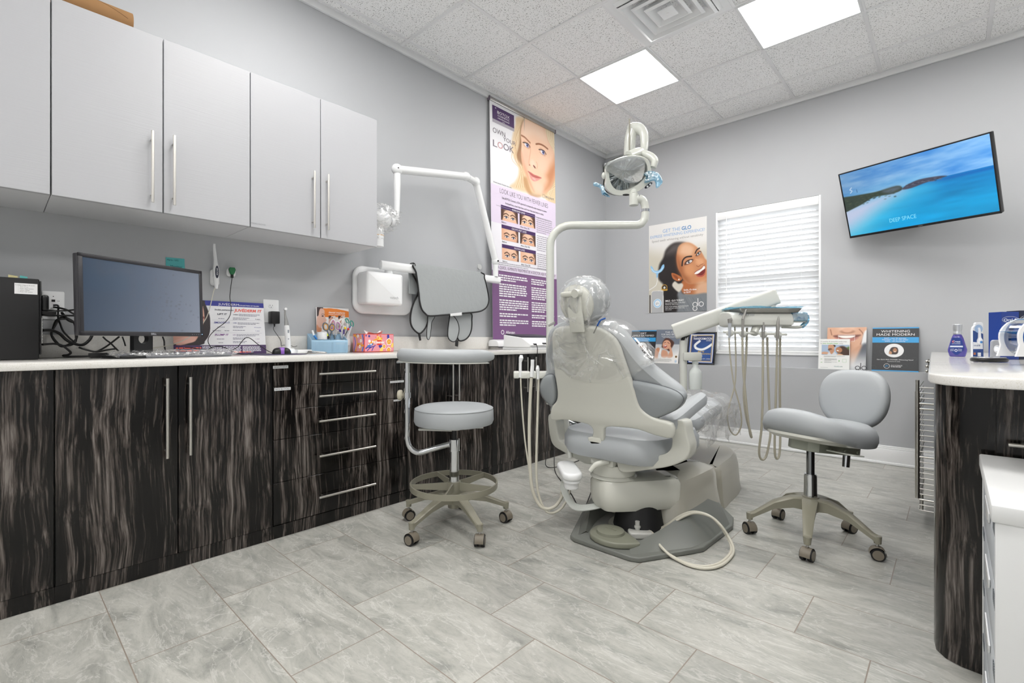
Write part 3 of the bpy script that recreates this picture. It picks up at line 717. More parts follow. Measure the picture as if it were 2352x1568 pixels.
A.poly([(650, 1200), (690, 1330), (740, 1430), (860, 1470), (760, 1500), (680, 1440), (620, 1330), (600, 1200)], 'b98152', 24, .6)
A.poly([(940, 470), (960, 600), (1000, 700), (1050, 780), (1075, 860), (1110, 850), (1110, 520)], 'ecd9b8', 14)
for k in range(8): A.stroke([(950+14*k, 480+6*k), (965+12*k, 620), (1035+8*k, 760)], 6, ('c9a070', 'f7ecd4')[k % 2], 1, .6)
A.poly([(1085, 1200), (1040, 1330), (960, 1430), (940, 1520), (1110, 1570), (1120, 1200)], 'e6cfa9', 14)
for k in range(6): A.stroke([(1080, 1240+20*k), (1040-14*k, 1380+10*k), (980+20*k, 1530)], 6, ('c9a070', 'f7ecd4')[k % 2], 1, .6)
A.stroke([(572, 562), (622, 592), (668, 640), (700, 672)], 20, '9c6243', .9, .9); A.stroke([(790, 692), (838, 690), (900, 715), (965, 765)], 20, '8f573a', .9, .95)
for ex, ey, r in ((652, 706, 31), (892, 812, 33)):
    A.ell(ex-4, ey, r*1.75, r*.95, 'b87a5d', .8, .7, -24); A.ell(ex-6, ey+2, r*1.35, r*.72, 'f3edf0', .25, 1, -24); A.ell(ex+6, ey+2, r*.78, r*.8, '7a80b8', .2, 1); A.ell(ex+6, ey+2, r*.38, r*.4, '1c1a2a', .25); A.ell(ex, ey-8, r*.14, r*.14, 'ffffff', .4)
    A.stroke([(ex-60, ey-38), (ex-26, ey-34), (ex+16, ey-20), (ex+38, ey+12), (ex+50, ey+34)], 11, '2c1a18', .7); A.stroke([(ex-55, ey-4), (ex-10, ey+34), (ex+40, ey+38)], 4, '9a6a58', .8, .7)
A.stroke([(700, 690), (706, 800), (690, 900), (684, 980), (705, 1015)], 16, 'd99f80', 1.4, .55); A.ell(742, 985, 44, 44, 'f7d3bd', 1, .8); A.ell(765, 1032, 26, 11, '6d342a', .7, .95, -30); A.ell(690, 1005, 10, 7, '9c5a45', .8, .8); A.stroke([(800, 1060), (812, 1010), (795, 960)], 9, 'cf8f72', 1.2, .6)
A.poly([(668, 1098), (712, 1118), (760, 1150), (810, 1168), (872, 1200), (810, 1206), (740, 1178), (700, 1140)], 'c0655f', 7); A.poly([(690, 1128), (740, 1178), (810, 1206), (868, 1203), (812, 1240), (752, 1248), (708, 1204)], 'e29a92', 7); A.stroke([(668, 1098), (735, 1172), (800, 1195), (872, 1200)], 5, '9b423f', .8, .9)
A.ell(760, 1215, 34, 12, 'f3bdb4', 1, .8, -10)
A.poly([(90, 1275), (400, 1362), (760, 1480), (1200, 1625), (1200, 2000), (90, 2000)], 'e3d6ea', 5, sm=False)
arts.append(A)
# three strips of before and after pictures
SK = ['e9bb9c', 'e2ae8e', 'e6b595']
for k, (Xa, Ya, Xb, Yb, nm) in enumerate(((128, 210, 462, 432, 'FOREHEAD LINES'), (134, 401, 466, 608, "CROW'S FEET LINES"), (138, 592, 470, 788, 'FROWN LINES'))):
    xa, ya_ = fb(Xa, Ya); xb, _ = fb(Xb, Yb); yb_ = fb(Xa, Ya+148)[1]; hh = ya_-yb_
    b.mi = 3; rect(b, xa, xb, ya_-hh*.24, ya_, .0016); b.mi = 6; b.text(nm, None, hh*.17, (xa+xb)/2, ya_-hh*.19, .0024)
    w2 = (xb-xa)/2-.012
    for q in range(2):
        X0 = xa+q*(w2+.024); P = Art(MB, X0, X0+w2, yb_, ya_-hh*.25, 64, SK[k], .0012); U = lambda u, v: (X0+w2*u, yb_+hh*.75*v); P.k = w2
        if k == 0 or q == 1 and k < 2:
            P.poly([U(-.1, 1.1), U(-.1, -.1), U(.08, .1), U(.2, .8), U(.5, 1.04), U(.8, .8), U(.95, .0), U(1.1, -.1), U(1.1, 1.1)], '4a2e22', .04)
        else: P.poly([U(.9, -.1), U(.93, .5), U(.8, 1.1), U(1.1, 1.1), U(1.1, -.1)], '5b3b2b', .05)
        P.ell(*U(.5, .7), .3, .25, 'f3d0b8', 1.2, .6)
        for sgn, ex in ((-1, .3), (1, .7)):
            ey = .34; P.stroke([U(ex-.13*sgn*1.1, ey+.22-(.08 if k == 2 and q == 0 else 0)), U(ex, ey+.33), U(ex+.15*sgn, ey+.2)], .05, '5a3a2a', 1, .9)
            P.ell(*U(ex, ey), .11, .055, 'f0e6e4', .4); P.ell(*U(ex, ey), .045, .05, '39435e', .3); P.stroke([U(ex-.12, ey+.02), U(ex, ey+.1), U(ex+.12, ey+.02)], .03, '241612', .8); P.stroke([U(ex-.1, ey-.1), U(ex+.1, ey-.1)], .015, 'b98468', 1, .8)
        if k == 2 and q == 0:
            for xx in (.46, .54): P.stroke([U(xx, .5), U(xx, .72)], .015, 'b07a5e', 1, .8)
        if k == 0 and q == 0:
            for yy in (.8, .88): P.stroke([U(.3, yy), U(.5, yy+.03), U(.7, yy)], .014, 'c08c70', 1, .8)
        arts.append(P)
    b.mi = 7; b.text('Before', None, .022, xa+.035, yb_-.024, .0016); b.text('After (Day 30)', None, .022, xa+w2+.024+.07, yb_-.024, .0016)
    b.mi = 8; words(b, xb+.02, BW-.05, ya_-hh*.2, 8, .0195, .008)
b.mi = 4; xq = fb(110, 830)[0]; b.text('IT IS A QUICK, 10-MINUTE TREATMENT BY A DOCTOR. ASK FOR IT TODAY', None, .04, BW/2, yp+.014, .0016, width=BW*.96)
b.mi = 8; words(b, .06, BW-.1, yq+.022, 2, .016, .007)
b.mi = 6
cc = ((.085, .475, yp-.045), (.52, BW-.05, yp-.045))
for (xa, xb, yt) in cc:
    for n in (3, 6, 5, 2, 3, 4, 4, 3, 2):
        words(b, xa, xb, yt, n, .0205, .0115, .0016); yt -= n*.0205+.017
        if yt < .12: break
b.text('Allergan', None, .036, .16, .05, .0016, 'L', bold=.01); ring(b, .12, .062, .017, .006, .0016)
# little credit under the portrait
b.mi = 4; qx, qy = fa(930, 1490); ring(b, qx-.03, qy+.006, .022, .003, .0026, n=4, a0=45, a1=405); b.text('BRILLIANT', None, .03, qx, qy-.004, .0026, 'L')
bt = thing('roll_up_banner', 'tall purple and white skin care banner with a blonde woman, standing on the counter', 'banner', (-2.905, 3.37, .888))
sheet('printed_banner', b, [PW, LAV, PUR, DPUR, GRY, PNK, WHT, DRK, LGR], arts, None, None, parent=bt)
c = B(); zt = TLp.z; c.box(-2.965, -2.935, 2.91, 2.915+BW+.005, zt-.012, zt+.022, .004); c.mi = 1; c.box(-2.967, -2.933, 2.905, 2.911, zt-.014, zt+.024, .002); c.box(-2.967, -2.933, 2.915+BW+.004, 2.915+BW+.01, zt-.014, zt+.024, .002); c.build('top_rail', [STEEL, GRY], bt)
c = B(); c.slab([(p[0], p[1]) for p in [(-.06, .022), (-.062, .06), (-.045, .078), (0, .082), (.045, .072), (.062, .05), (.064, .022)]], 0, BW+.1, .006, M=frame((-2.884, 2.915-.02+BW+.1, .8885), (1, 0, 0), (0, 0, 1)))
c.build('base_housing', WPL, bt)
c = B(); c.box(-2.945, -2.82, 2.9, 3.75, .8885, .905, .003); c.build('foot', STEEL, bt)
c = B(); c.cyl((-2.925, 3.37, .95), (-2.955, 3.37, 3.04), .008); c.build('support_pole', STEEL, bt)
# ---------------------------------------------------------- poster on the window wall
def wallF(u0, v0, u1, v1, y):     # frame of a sheet on a y=const plane seen from the room, origin bottom left
    a = py(u0, v1, y); c = py(u1, v0, y); return frame((a.x, y, a.z), (1, 0, 0), (0, 0, 1)), c.x-a.x, c.z-a.z
yP = YF-.004
a = py(1490.5, 718, yP); c = py(1623.5, 498, yP); MP = frame((a.x, yP, 1.257), (1, 0, 0), (0, 0, 1)); PWd, PHt = c.x-a.x, 2.2-1.257
zP = (1480, 490, 6.675); fp = lambda X, Y: flat_at(MP, zP, X, Y)
b = B(MP); b.box(0, PWd, 0, PHt, -.002, 0)
A = Art(MP, 0, PWd, 0, PHt, 210, 'e6e5e3', .0006, zP)
A.poly([(0, 560), (400, 620), (1000, 480), (1100, 480), (1100, 1600), (0, 1600)], 'cfcabb', 130, sm=False)
A.poly([(420, 470), (330, 560), (290, 680), (235, 780), (215, 900), (222, 1010), (290, 1090), (300, 1190), (320, 1260), (560, 1400), (620, 1200), (620, 900), (700, 600), (640, 460), (520, 440)], '211b1a', 26)
A.poly([(420, 480), (560, 440), (640, 470), (560, 560), (430, 620), (330, 620)], '8d8784', 80, .5)
A.poly([(530, 500), (600, 450), (700, 450), (800, 510), (880, 600), (930, 690), (975, 760), (990, 1030), (900, 1050), (760, 1080), (660, 1060), (590, 1010), (560, 930), (510, 830), (490, 700), (500, 580)], 'c98a60', 14)
A.poly([(560, 500), (650, 460), (760, 520), (720, 640), (600, 640), (540, 600)], 'e9c4a4', 60, .8); A.poly([(490, 640), (510, 850), (570, 990), (700, 1070), (640, 900), (570, 760)], '96562f', 50, .7)
A.ell(690, 870, 80, 80, 'd99a6c', 1.2, .8); A.ell(850, 740, 60, 50, 'e3ac83', 1.2, .7); A.ell(850, 1010, 80, 40, 'd08d60', 1.2, .8)
A.poly([(590, 1030), (700, 1075), (880, 1060), (990, 1020), (990, 1250), (760, 1250), (600, 1230), (560, 1150)], 'b36a3d', 18); A.poly([(820, 1070), (1000, 1040), (1000, 1250), (780, 1250)], 'dcb394', 60, .9)
A.poly([(415, 920), (440, 1000), (520, 1040), (575, 1010), (560, 970), (500, 935), (450, 915)], 'b96c3a', 6); A.poly([(435, 935), (470, 990), (520, 1010), (500, 960)], '7d3d1e', 14, .8); A.ell(530, 1012, 11, 11, 'f6efe6', .4)
A.stroke([(578, 800), (590, 720), (640, 670), (722, 658)], 22, '2a1914', .7); A.stroke([(780, 610), (805, 560), (845, 532)], 18, '2a1914', .7)
A.ell(680, 745, 68, 30, '5c3222', .7, .9, 22); A.ell(688, 744, 46, 20, 'e8e6e6', .3, 1, 22); A.ell(684, 744, 19, 19, '26303c', .3); A.ell(690, 740, 6, 6, 'ffffff', .4); A.stroke([(622, 790), (640, 740), (690, 712), (745, 710)], 10, '1d100d', .7)
A.ell(832, 618, 44, 22, '5c3222', .7, .9, 40); A.ell(834, 616, 30, 15, 'e8e6e6', .3, 1, 40); A.ell(832, 617, 13, 13, '26303c', .3); A.stroke([(792, 650), (812, 610), (862, 585)], 9, '1d100d', .7)
A.stroke([(790, 700), (850, 730), (905, 770)], 20, 'dca27a', 1.3, .8); A.stroke([(800, 800), (830, 815), (860, 790), (905, 770)], 9, '8c4a2b', 1, .8)
A.poly([(768, 915), (800, 880), (870, 840), (920, 790), (935, 850), (925, 910), (880, 950), (820, 945)], '7a2422', 6); A.poly([(768, 925), (800, 888), (870, 850), (915, 800), (930, 840), (880, 880), (820, 925)], 'f6f3ee', 5); A.poly([(800, 945), (870, 958), (930, 915), (945, 860), (930, 930), (880, 970), (820, 965)], 'b8433f', 5)
for t in range(5): A.stroke([(800+26*t, 905-17*t), (806+26*t, 885-17*t)], 3, 'cfc5bd', 1, .7)
A.poly([(600, 1230), (760, 1240), (1000, 1238), (1000, 1540), (420, 1540), (520, 1200), (560, 1180)], '7d8287', 20, sm=True)
for k in range(7): A.stroke([(500+60*k, 1290), (640+60*k, 1540)], 7, ('62676d', '979ba0')[k % 2], 1.2, .6)
A.poly([(430, 1080), (470, 1040), (520, 1075), (575, 1070), (594, 1115), (530, 1205), (440, 1130)], 'dad4c8', 14)
A.poly([(300, 1180), (500, 1240), (480, 1540), (300, 1540)], '1a1716', 30)
A.poly([(95, 805), (130, 830), (150, 870), (200, 880), (245, 850), (270, 800), (300, 780), (305, 830), (265, 890), (215, 925), (205, 985), (185, 985), (180, 925), (120, 890)], '8fc4ea', 5); A.stroke([(112, 850), (150, 895), (200, 905), (250, 880), (285, 830)], 12, 'c9e4f7', 1)
A.stroke([(198, 985), (195, 1050), (170, 1110), (75, 1175)], 9, 'f2f2f2', .6)
A.ell(308, 1138, 48, 50, 'b58a34', .1); A.ell(308, 1138, 38, 40, '2a2320', .12); A.ell(308, 1138, 17, 18, 'e8e4da', .3); A.poly([(262, 1160), (360, 1160), (350, 1185), (270, 1185)], 'c79a3d', 4, sm=False)
A.poly([(112, 1215), (140, 1192), (265, 1190), (290, 1215), (290, 1600), (112, 1600)], 'b6b8ba', 4, sm=False); A.ell(201, 1378, 66, 70, 'dff0fa', .1); A.ell(201, 1378, 56, 60, '7dbbe6', .1); A.ell(201, 1378, 46, 49, 'e9edf0', .1)
A.stroke([(88, 1260), (88, 1540)], 22, '4a4644', .3); A.stroke([(100, 1255), (100, 1540)], 5, 'e8e8e8', .3)
A.stroke([(112, 1222), (135, 1192), (262, 1188), (288, 1215), (290, 1540)], 6, 'f1f1f0', .5)
b.mi = 1
def pt(st, X0, Y0, X1, hz, Yend, **k):
    a = fp(X0, Y0); c = fp(X1, Yend); b.text(st, None, abs(fp(X0, Y0-hz)[1]-a[1])/.7, a[0], (a[1]+c[1])/2, .0016, 'L', width=c[0]-a[0], **k)
pt('GET THE', 283, 295, 552, 52, 262); b.mi = 2; pt('GLO', 572, 255, 720, 55, 235, bold=.02); b.mi = 1; pt('EXPRESS WHITENING EXPERIENCE!', 93, 388, 925, 42, 270); b.mi = 3; pt('Speed teeth whitening without sensitivity', 117, 445, 903, 34, 345)
b.mi = 4; pt("Smile, it's time", 604, 1186, 800, 26, 1172, bold=.02); pt('to GLO!', 604, 1220, 710, 24, 1215, bold=.02); pt('SMILE - GLO TODAY!', 320, 1355, 603, 26, 1340, bold=.015); pt('GLO SCIENCE KEEPS YOUR SMILE', 320, 1382, 628, 16, 1372); pt('WHITE ALL YEAR LONG!', 320, 1406, 525, 16, 1400); pt('BOOK YOUR EXPRESS WHITENING NOW', 320, 1440, 680, 16, 1424); pt('AND TAKE GLO HOME WITH YOU.', 320, 1463, 620, 16, 1455); pt('Ask us how!', 320, 1486, 418, 14, 1482)
gx_, gy_ = fp(822, 1424); b.mi = 4; glo(b, gx_, gy_+.0, .105, .0065, .0016)
b.mi = 3; qx, qy = fp(201, 1378); b.text('glo', None, .03, qx, qy-.008, .0016)
sheet('wall_poster', b, [pc('e6e6e6'), pc('86add6'), pc('3f86bf'), pc('9c9a98'), pc('f2f2f2')], [A], 'teeth whitening poster with a laughing dark-haired woman on the window wall', 'poster', loc=(a.x+PWd/2, yP, 1.257))
# ---------------------------------------------------------- things standing on the window ledge (top of the low wall)
LZ = .7222
def leaning(u0, u1, vt, vb, lean=.1):
    """frame of a card standing on the ledge, leaning back on the wall"""
    yb = YL+.025; a = py(u0, vb, yb); c = py(u1, vb, yb); w = c.x-a.x; t = py((u0+u1)/2, vt, YF-.01); h = math.hypot(t.z-LZ, YF-.012-yb)
    M = frame((a.x, yb, LZ+.001), (1, 0, 0), (0, YF-.012-yb, t.z-LZ)); return M, w, h
K1, CY1, INKW = pc('26282b', .35), pc('2f9bd8', .35), pc('ececec', .5)
def dark_booklet(M, w, h, title, person, label, full, name='booklet'):
    b = B(M); b.box(0, w, 0, h, -.002, 0, .0006, 1); b.mi = 1; rect(b, 0, w, h*.975, h, .0004); rect(b, 0, w, 0, h*.02, .0004); rect(b, 0, w, h*.65, h*.775, .0006)
    b.mi = 3
    for k in range(16):
        ring(b, w*((k*37) % 100)/100*.9+.05*w, h*(.08+((k*53) % 100)/100*.85), w*.05, .0015, .0003, n=18)
    b.mi = 2; wd = [.62, .82] if full else [.22, .84]
    for k, st in enumerate(title): b.text(st, None, h*.075, w/2, h*(.885-.075*k), .001, width=w*wd[k])
    for k, st in enumerate(('FAST... just 36 minutes', 'INSTANT... up to 12X whiter', 'SAFE... no sensitivity')): b.text(st, None, h*.032, w/2, h*(.74-.034*k), .001, width=w*(.47, .56, .44)[k])
    disc(b, w*.48, h*.47, w*.21, .0012, ry=h*.155)
    b.text('Get GLO PRO POWER Whitening Now!', None, h*.034, w/2, h*.25, .001, width=w*.78); b.text('IN OFFICE & AT HOME', None, h*.022, w*.48, h*.212, .001); ring(b, w*.33, h*.115, w*.062, .0022, .001, ry=h*.052); b.text('GLO SCIENCE', None, h*.034, w*.42, h*.12, .001, 'L', width=w*.24); words(b, w*.42, w*.65, h*.095, 1, .01, h*.012, last=1)
    b.mi = 1; b.text('glo', None, h*.05, w*.33, h*.105, .0012)
    A = Art(M, w*.32, w*.64, h*.38, h*.57, 50, 'ececec', .0018); A.k = w; q = lambda x, y: (w*x, h*y)
    if person == 'woman': A.poly([q(.38, .40), q(.40, .50), q(.45, .545), q(.54, .54), q(.57, .48), q(.56, .41), q(.5, .38)], '33241f', .01); A.ell(*q(.50, .475), .045, .06, 'b9835f', .3); A.poly([q(.37, .40), q(.40, .46), q(.44, .42), q(.42, .385)], 'c08e69', .01)
    else: A.ell(*q(.47, .49), .06, .075, '35261f', .3); A.ell(*q(.475, .475), .05, .062, 'c79b7a', .3); A.poly([q(.40, .38), q(.43, .42), q(.53, .42), q(.57, .38)], '5b6470', .01)
    sx, sy = (.50, .47) if person == 'woman' else (.475, .47)
    A.ell(*q(sx, sy-.025), .022, .009, 'f5efe9', .4); A.ell(*q(sx-.02, sy+.02), .007, .007, '201512', .5); A.ell(*q(sx+.02, sy+.02), .007, .007, '201512', .5)
    return sheet(name, b, [K1, CY1, INKW, pc('3b3e42', .35)], [A], label, 'booklet', loc=tuple(M.translation+Vector((w/2, 0, 0))))
M, w, h = leaning(1444, 1501, 759, 834); M2 = M
dark_booklet(M, w, h, ('GET', 'SMILE SATISFIED'), 'man', 'black booklet headed GET SMILE SATISFIED, partly behind the wrapped backrest', False)
M, w, h = leaning(2002, 2110, 752, 856); dark_booklet(M, w, h, ('WHITENING', 'MADE MODERN'), 'woman', 'black and blue booklet headed WHITENING MADE MODERN on the ledge', True)
# bad breath leaflet
M, w, h = leaning(1502, 1556, 757, 837); w *= 1.02
b = B(M); b.box(0, w, 0, h, -.0015, 0, .0006, 1); A = Art(M, 0, w, 0, h, 110, 'c5c8cb', .0005); A.k = w; q = lambda x, y: (w*x, h*y)
A.poly([q(-.1, .56), q(1.1, .56), q(1.1, 1.1), q(-.1, 1.1)], '6d7684', .02, sm=False); A.poly([q(-.1, -.1), q(1.1, -.1), q(1.1, .2), q(-.1, .16)], 'f2f1ef', .12, sm=False); A.poly([q(.6, .3), q(1.1, .4), q(1.1, -.1), q(.6, -.1)], 'efeeec', .2, sm=False)
A.poly([q(.27, .5), q(.3, .64), q(.4, .74), q(.55, .73), q(.74, .64), q(.76, .56), q(.68, .44), q(.6, .36), q(.5, .4), q(.3, .46)], '4e2c20', .03)
A.ell(*q(.47, .55), .17, .19, 'dca588', .2, ang=12); A.ell(*q(.42, .5), .07, .05, '9b2b2a', .3, ang=20); A.ell(*q(.42, .515), .055, .02, 'f5ece6', .3, ang=15); A.stroke([q(.35, .6), q(.43, .62)], .02, '4a2a1e'); A.stroke([q(.5, .62), q(.58, .58)], .02, '4a2a1e')
A.poly([q(.0, .1), q(.0, .38), q(.12, .46), q(.2, .4), q(.2, .15)], 'cf9270', .03); A.poly([q(.55, .16), q(.62, .36), q(.56, .46), q(.64, .5), q(.7, .4), q(.76, .2)], 'd9a487', .02); A.poly([q(.3, .15), q(.3, .38), q(.5, .36), q(.56, .2)], 'd6a083', .03); A.poly([q(.16, .14), q(.2, .4), q(.26, .42), q(.28, .2), q(.5, .12)], 'f0efee', .02); A.poly([q(-.1, -.1), q(-.1, .15), q(.5, .18), q(1.1, .15), q(1.1, -.1)], 'f3f1ee', .1, sm=False)
A.ell(*q(.9, .2), .045, .045, 'b98d3e', .2); A.ell(*q(.9, .2), .03, .03, '2b241f', .3)
b.mi = 1; b.text('THE CURE', None, h*.062, w*.62, h*.9, .0012, width=w*.52); b.text('FOR BAD BREATH', None, h*.062, w*.6, h*.835, .0012, width=w*.78); b.text('Get that fresh-from-the-dentist', None, h*.036, w*.6, h*.79, .0012, width=w*.76); b.text('clean feeling every day!', None, h*.036, w*.58, h*.755, .0012, width=w*.6)
b.mi = 2; words(b, w*.06, w*.75, h*.115, 4, h*.022, h*.008, last=.9); b.mi = 3; ring(b, w*.9, h*.082, w*.03, .003, .0012); ring(b, w*.9, h*.05, w*.03, .003, .0012)
sheet('leaflet', b, [pc('efeeec'), INKW, pc('9a9a98'), pc('79b3dc')], [A], 'grey leaflet headed THE CURE FOR BAD BREATH with a grimacing woman', 'leaflet', loc=tuple(M.translation+Vector((w/2, 0, 0))))
# framed award
M, w, h = leaning(1576, 1640, 763, 838); t = thing('framed_award', 'black framed blue smile transformation award on the ledge left of the window', 'award', tuple(M.translation+Vector((w/2, 0, 0))))
b = B(M); f = .014
for a in ((0, w, 0, f), (0, w, h-f, h), (0, f, f, h-f), (w-f, w, f, h-f)): b.box(a[0], a[1], a[2], a[3], -.012, .008, .002)
b.box(f, w-f, f, h-f, -.01, -.004); b.build('frame', BLACK, t)
b = B(M); b.box(f, w-f, f, h-f, -.0035, -.001); b.mi = 1; rect(b, f*1.6, w-f*1.6, f*1.6, h-f*1.6, -.0006); b.mi = 0; rect(b, f*2.1, w-f*2.1, f*2.1, h-f*2.1, -.0003); b.mi = 2; rect(b, f*2.4, w-f*2.4, f*2.4, h-f*2.4, 0)
A = Art(M, f*2.7, w-f*2.7, f*2.7, h-f*2.7, 80, '17244f', .0003); A.k = w; q = lambda x, y: (w*x, h*y); A.ell(*q(.6, .35), .5, .55, '2b5aa0', 1.2, .8)
A.stroke([q(.42, .72), q(.27, .6), q(.32, .5), q(.52, .46), q(.7, .52), q(.86, .62)], .085, 'dfe2e4', .3)
for k in range(9): A.ell(*q(.3+.06*k, (.5, .475, .465, .46, .465, .48, .505, .535, .57)[k]), .035, .035, 'f2f3f4', .3)
b.mi = 3; b.text('SMILE', None, h*.04, w*.24, h*.865, .0008, bold=.02); b.text('TRANSFORMATION', None, h*.095, w*.52, h*.765, .0008, width=w*.68, bold=.01); b.text('AWARDS', None, h*.035, w*.74, h*.722, .0008, bold=.02)
b.text('2023', None, h*.055, w*.5, h*.24, .0008); b.text('UPHOLOV, DDS', None, h*.045, w*.6, h*.16, .0008, width=w*.5); b.mi = 2; b.text('BEST IN', None, h*.055, w*.5, h*.375, .0008, bold=.02); b.text('COSMETIC DENTISTRY', None, h*.05, w*.5, h*.31, .0008, width=w*.72, bold=.01)
sheet('certificate', b, [pc('2a56a5', .3), pc('e9e4d8', .3), pc('e0c052', .3), pc('eceef0', .3)], [A], None, None, parent=t)
# smile poster and leaflet in front of it
M, w, h = leaning(1897, 1988, 752, 853); b = B(M); b.box(0, w, 0, h, -.002, 0, .0006, 1); A = Art(M, 0, w, 0, h, 130, 'b98468', .0005); A.k = w; q = lambda x, y: (w*x, h*y)
A.poly([q(.0, 1.1), q(.0, .75), q(.1, .5), q(.4, .25), q(.65, .28), q(.9, .6), q(1.0, 1.1)], 'd9a98c', .04); A.poly([q(.25, 1.1), q(.35, .9), q(.55, .88), q(.7, .95), q(.7, 1.1)], 'e8c2a8', .12)
A.ell(*q(.52, .9), .17, .06, '8f5a42', .9, .8); A.ell(*q(.52, .93), .14, .07, 'e0b094', .8); A.poly([q(.16, .80), q(.35, .82), q(.55, .81), q(.86, .82), q(.7, .74), q(.45, .72), q(.25, .75)], '7a463a', .03); A.poly([q(.28, .80), q(.5, .805), q(.72, .80), q(.62, .745), q(.4, .745)], 'f7f4ef', .02); A.poly([q(.2, .76), q(.45, .72), q(.8, .76), q(.6, .66), q(.4, .66)], 'b9746a', .04); A.stroke([q(.82, .95), q(.92, .82), q(.86, .6)], .03, '8f5e47', 1.2, .7); A.stroke([q(.08, .95), q(.12, .82)], .03, '8f5e47', 1.2, .7)
A.poly([q(.95, .9), q(1.1, .9), q(1.1, .5), q(.95, .45), q(.88, .58)], 'e6e7e8', .03); A.poly([q(.6, .1), q(.75, .4), q(.95, .62), q(1.1, .5), q(1.1, -.1), q(.6, -.1)], '595d66', .06); A.poly([q(.4, .1), q(.6, .4), q(.88, .58), q(.78, .3), q(.66, .1)], 'cf9d80', .05); A.poly([q(-.1, .3), q(1.1, .3), q(1.1, -.1), q(-.1, -.1)], 'dfe0e1', .3, .95, sm=False)
b.mi = 1; glo(b, w*.88, h*.01, h*.2, .005, .0012); b.mi = 2; line2(b, [q(.3, .72), q(.3, .825), q(.71, .825), q(.71, .67), q(.62, .67)], .0015, .0012)
sheet('smile_poster', b, [pc('d9d9d9'), pc('3c3d42'), pc('f4f4f4')], [A], 'standing poster of a close-up smiling mouth, on the ledge right of the window', 'poster', loc=tuple(M.translation+Vector((w/2, 0, 0))))
a = py(1879, 850, YL+.012); c = py(1951, 852, YL+.012); t_ = py(1915, 778, YF-.05); w = c.x-a.x
M = frame((a.x, YL+.012, LZ+.001), (1, 0, 0), (0, .035, t_.z-LZ)); h = t_.z-LZ
b = B(M); b.box(0, w, 0, h, -.0015, 0, .0006, 1); A = Art(M, w*.1, w*.985, h*.47, h*.81, 100, 'a9bcd3', .0005); A.k = w; q = lambda x, y: (w*x, h*y)
A.poly([q(.88, .7), q(1.1, .74), q(1.1, .4), q(.9, .45)], '5f7a35', .04); A.ell(*q(.44, .78), .11, .06, '3a2a22', .3, ang=-10); A.ell(*q(.41, .72), .1, .13, 'cf9a78', .25, ang=10); A.ell(*q(.38, .65), .07, .05, '5a3a28', .6, .8); A.poly([q(.1, .5), q(.14, .57), q(.3, .56), q(.34, .5)], 'd8a685', .02); A.poly([q(.3, .45), q(.36, .58), q(.46, .6), q(.56, .53), q(.6, .45)], 'd9dbe0', .02); A.poly([q(.36, .62), q(.42, .5), q(.5, .58), q(.5, .66)], 'c48e6c', .02)
A.ell(*q(.76, .62), .17, .17, '3d2619', .4, ang=-30); A.ell(*q(.88, .55), .13, .15, '432a1b', .5); A.ell(*q(.66, .64), .1, .11, 'b67d58', .25, ang=30); A.ell(*q(.62, .62), .04, .018, 'f6f0ea', .4, ang=-20); A.poly([q(.6, .45), q(.64, .52), q(.76, .5), q(.8, .45)], 'e2b998', .02)
b.mi = 1; b.text('A healthy & beautiful smile may', None, h*.06, w*.06, h*.9, .001, 'L', width=w*.84); b.text('be', None, h*.055, w*.06, h*.838, .001, 'L'); b.text('away', None, h*.055, w*.66, h*.838, .001, 'L'); b.mi = 2; b.text('two simple steps', None, h*.055, w*.13, h*.838, .001, 'L', width=w*.5, bold=.015); b.text('#1:', None, h*.04, w*.08, h*.32, .001, 'L', bold=.01); b.text('#2:', None, h*.04, w*.08, h*.21, .001, 'L', bold=.01)
b.mi = 1; words(b, w*.18, w*.85, h*.43, 2, h*.025, h*.01); words(b, w*.2, w*.62, h*.345, 4, h*.022, h*.009); words(b, w*.2, w*.62, h*.235, 2, h*.022, h*.009); words(b, w*.08, w*.5, h*.05, 1, h*.02, h*.008)
b.mi = 3; b.text('CareCredit', None, h*.05, w*.52, h*.08, .001, 'L'); b.mi = 2; ring(b, w*.84, h*.29, w*.085, .0014, .001, n=4, a0=45, a1=405); b.poly([q(.66, .32), q(.69, .28), q(.66, .24)], .001)
sheet('leaflet', b, [pc('f1f2f0'), pc('9b9d9c'), pc('6fb955'), pc('3b7a74')], [A], 'small white leaflet with a smiling couple, standing in front of the smile poster', 'leaflet', loc=tuple(M.translation+Vector((w/2, 0, 0))))
# ---------------------------------------------------------- television on a tilting arm
TC = Vector((-.218, 4.48, 2.032)); MT = Matrix.Translation(TC) @ R(math.radians(-20)) @ R(math.radians(19.7), 'X') @ R(math.radians(.4), 'Y') @ R(PI/2, 'X')
tv = thing('television', 'wall television showing a blue beach scene, tilted on its arm', 'television', (TC.x, YF, TC.z))
W2, H2 = .45, .26
b = B(MT); fr = .009
b.box(-W2, W2, -H2, H2, -.045, -.004, .006)
for a in ((-W2, W2, -H2, -H2+.017), (-W2, W2, H2-fr, H2), (-W2, -W2+fr, -H2, H2), (W2-fr, W2, -H2, H2)): b.box(a[0], a[1], a[2], a[3], -.006, .003, .0015)
b.mi = 1; b.text('VIZIO', None, .011, .02, -H2+.004, .0034); b.build('housing', [BLACK, pc('8f9094')], tv)
SCR = art_mat('screen_picture', .25, .5)
x0, x1, y0, y1 = -W2+fr, W2-fr, -H2+.017, H2-fr; wS, hS = x1-x0, y1-y0
A = Art(MT, x0, x1, y0, y1, 240, '2c86cf', .0); A.k = wS; q = lambda x, y: (x0+wS*x, y0+hS*y)
t = np.clip((A.Y-y0)/hS, 0, 1); s_ = (A.X-x0)/wS
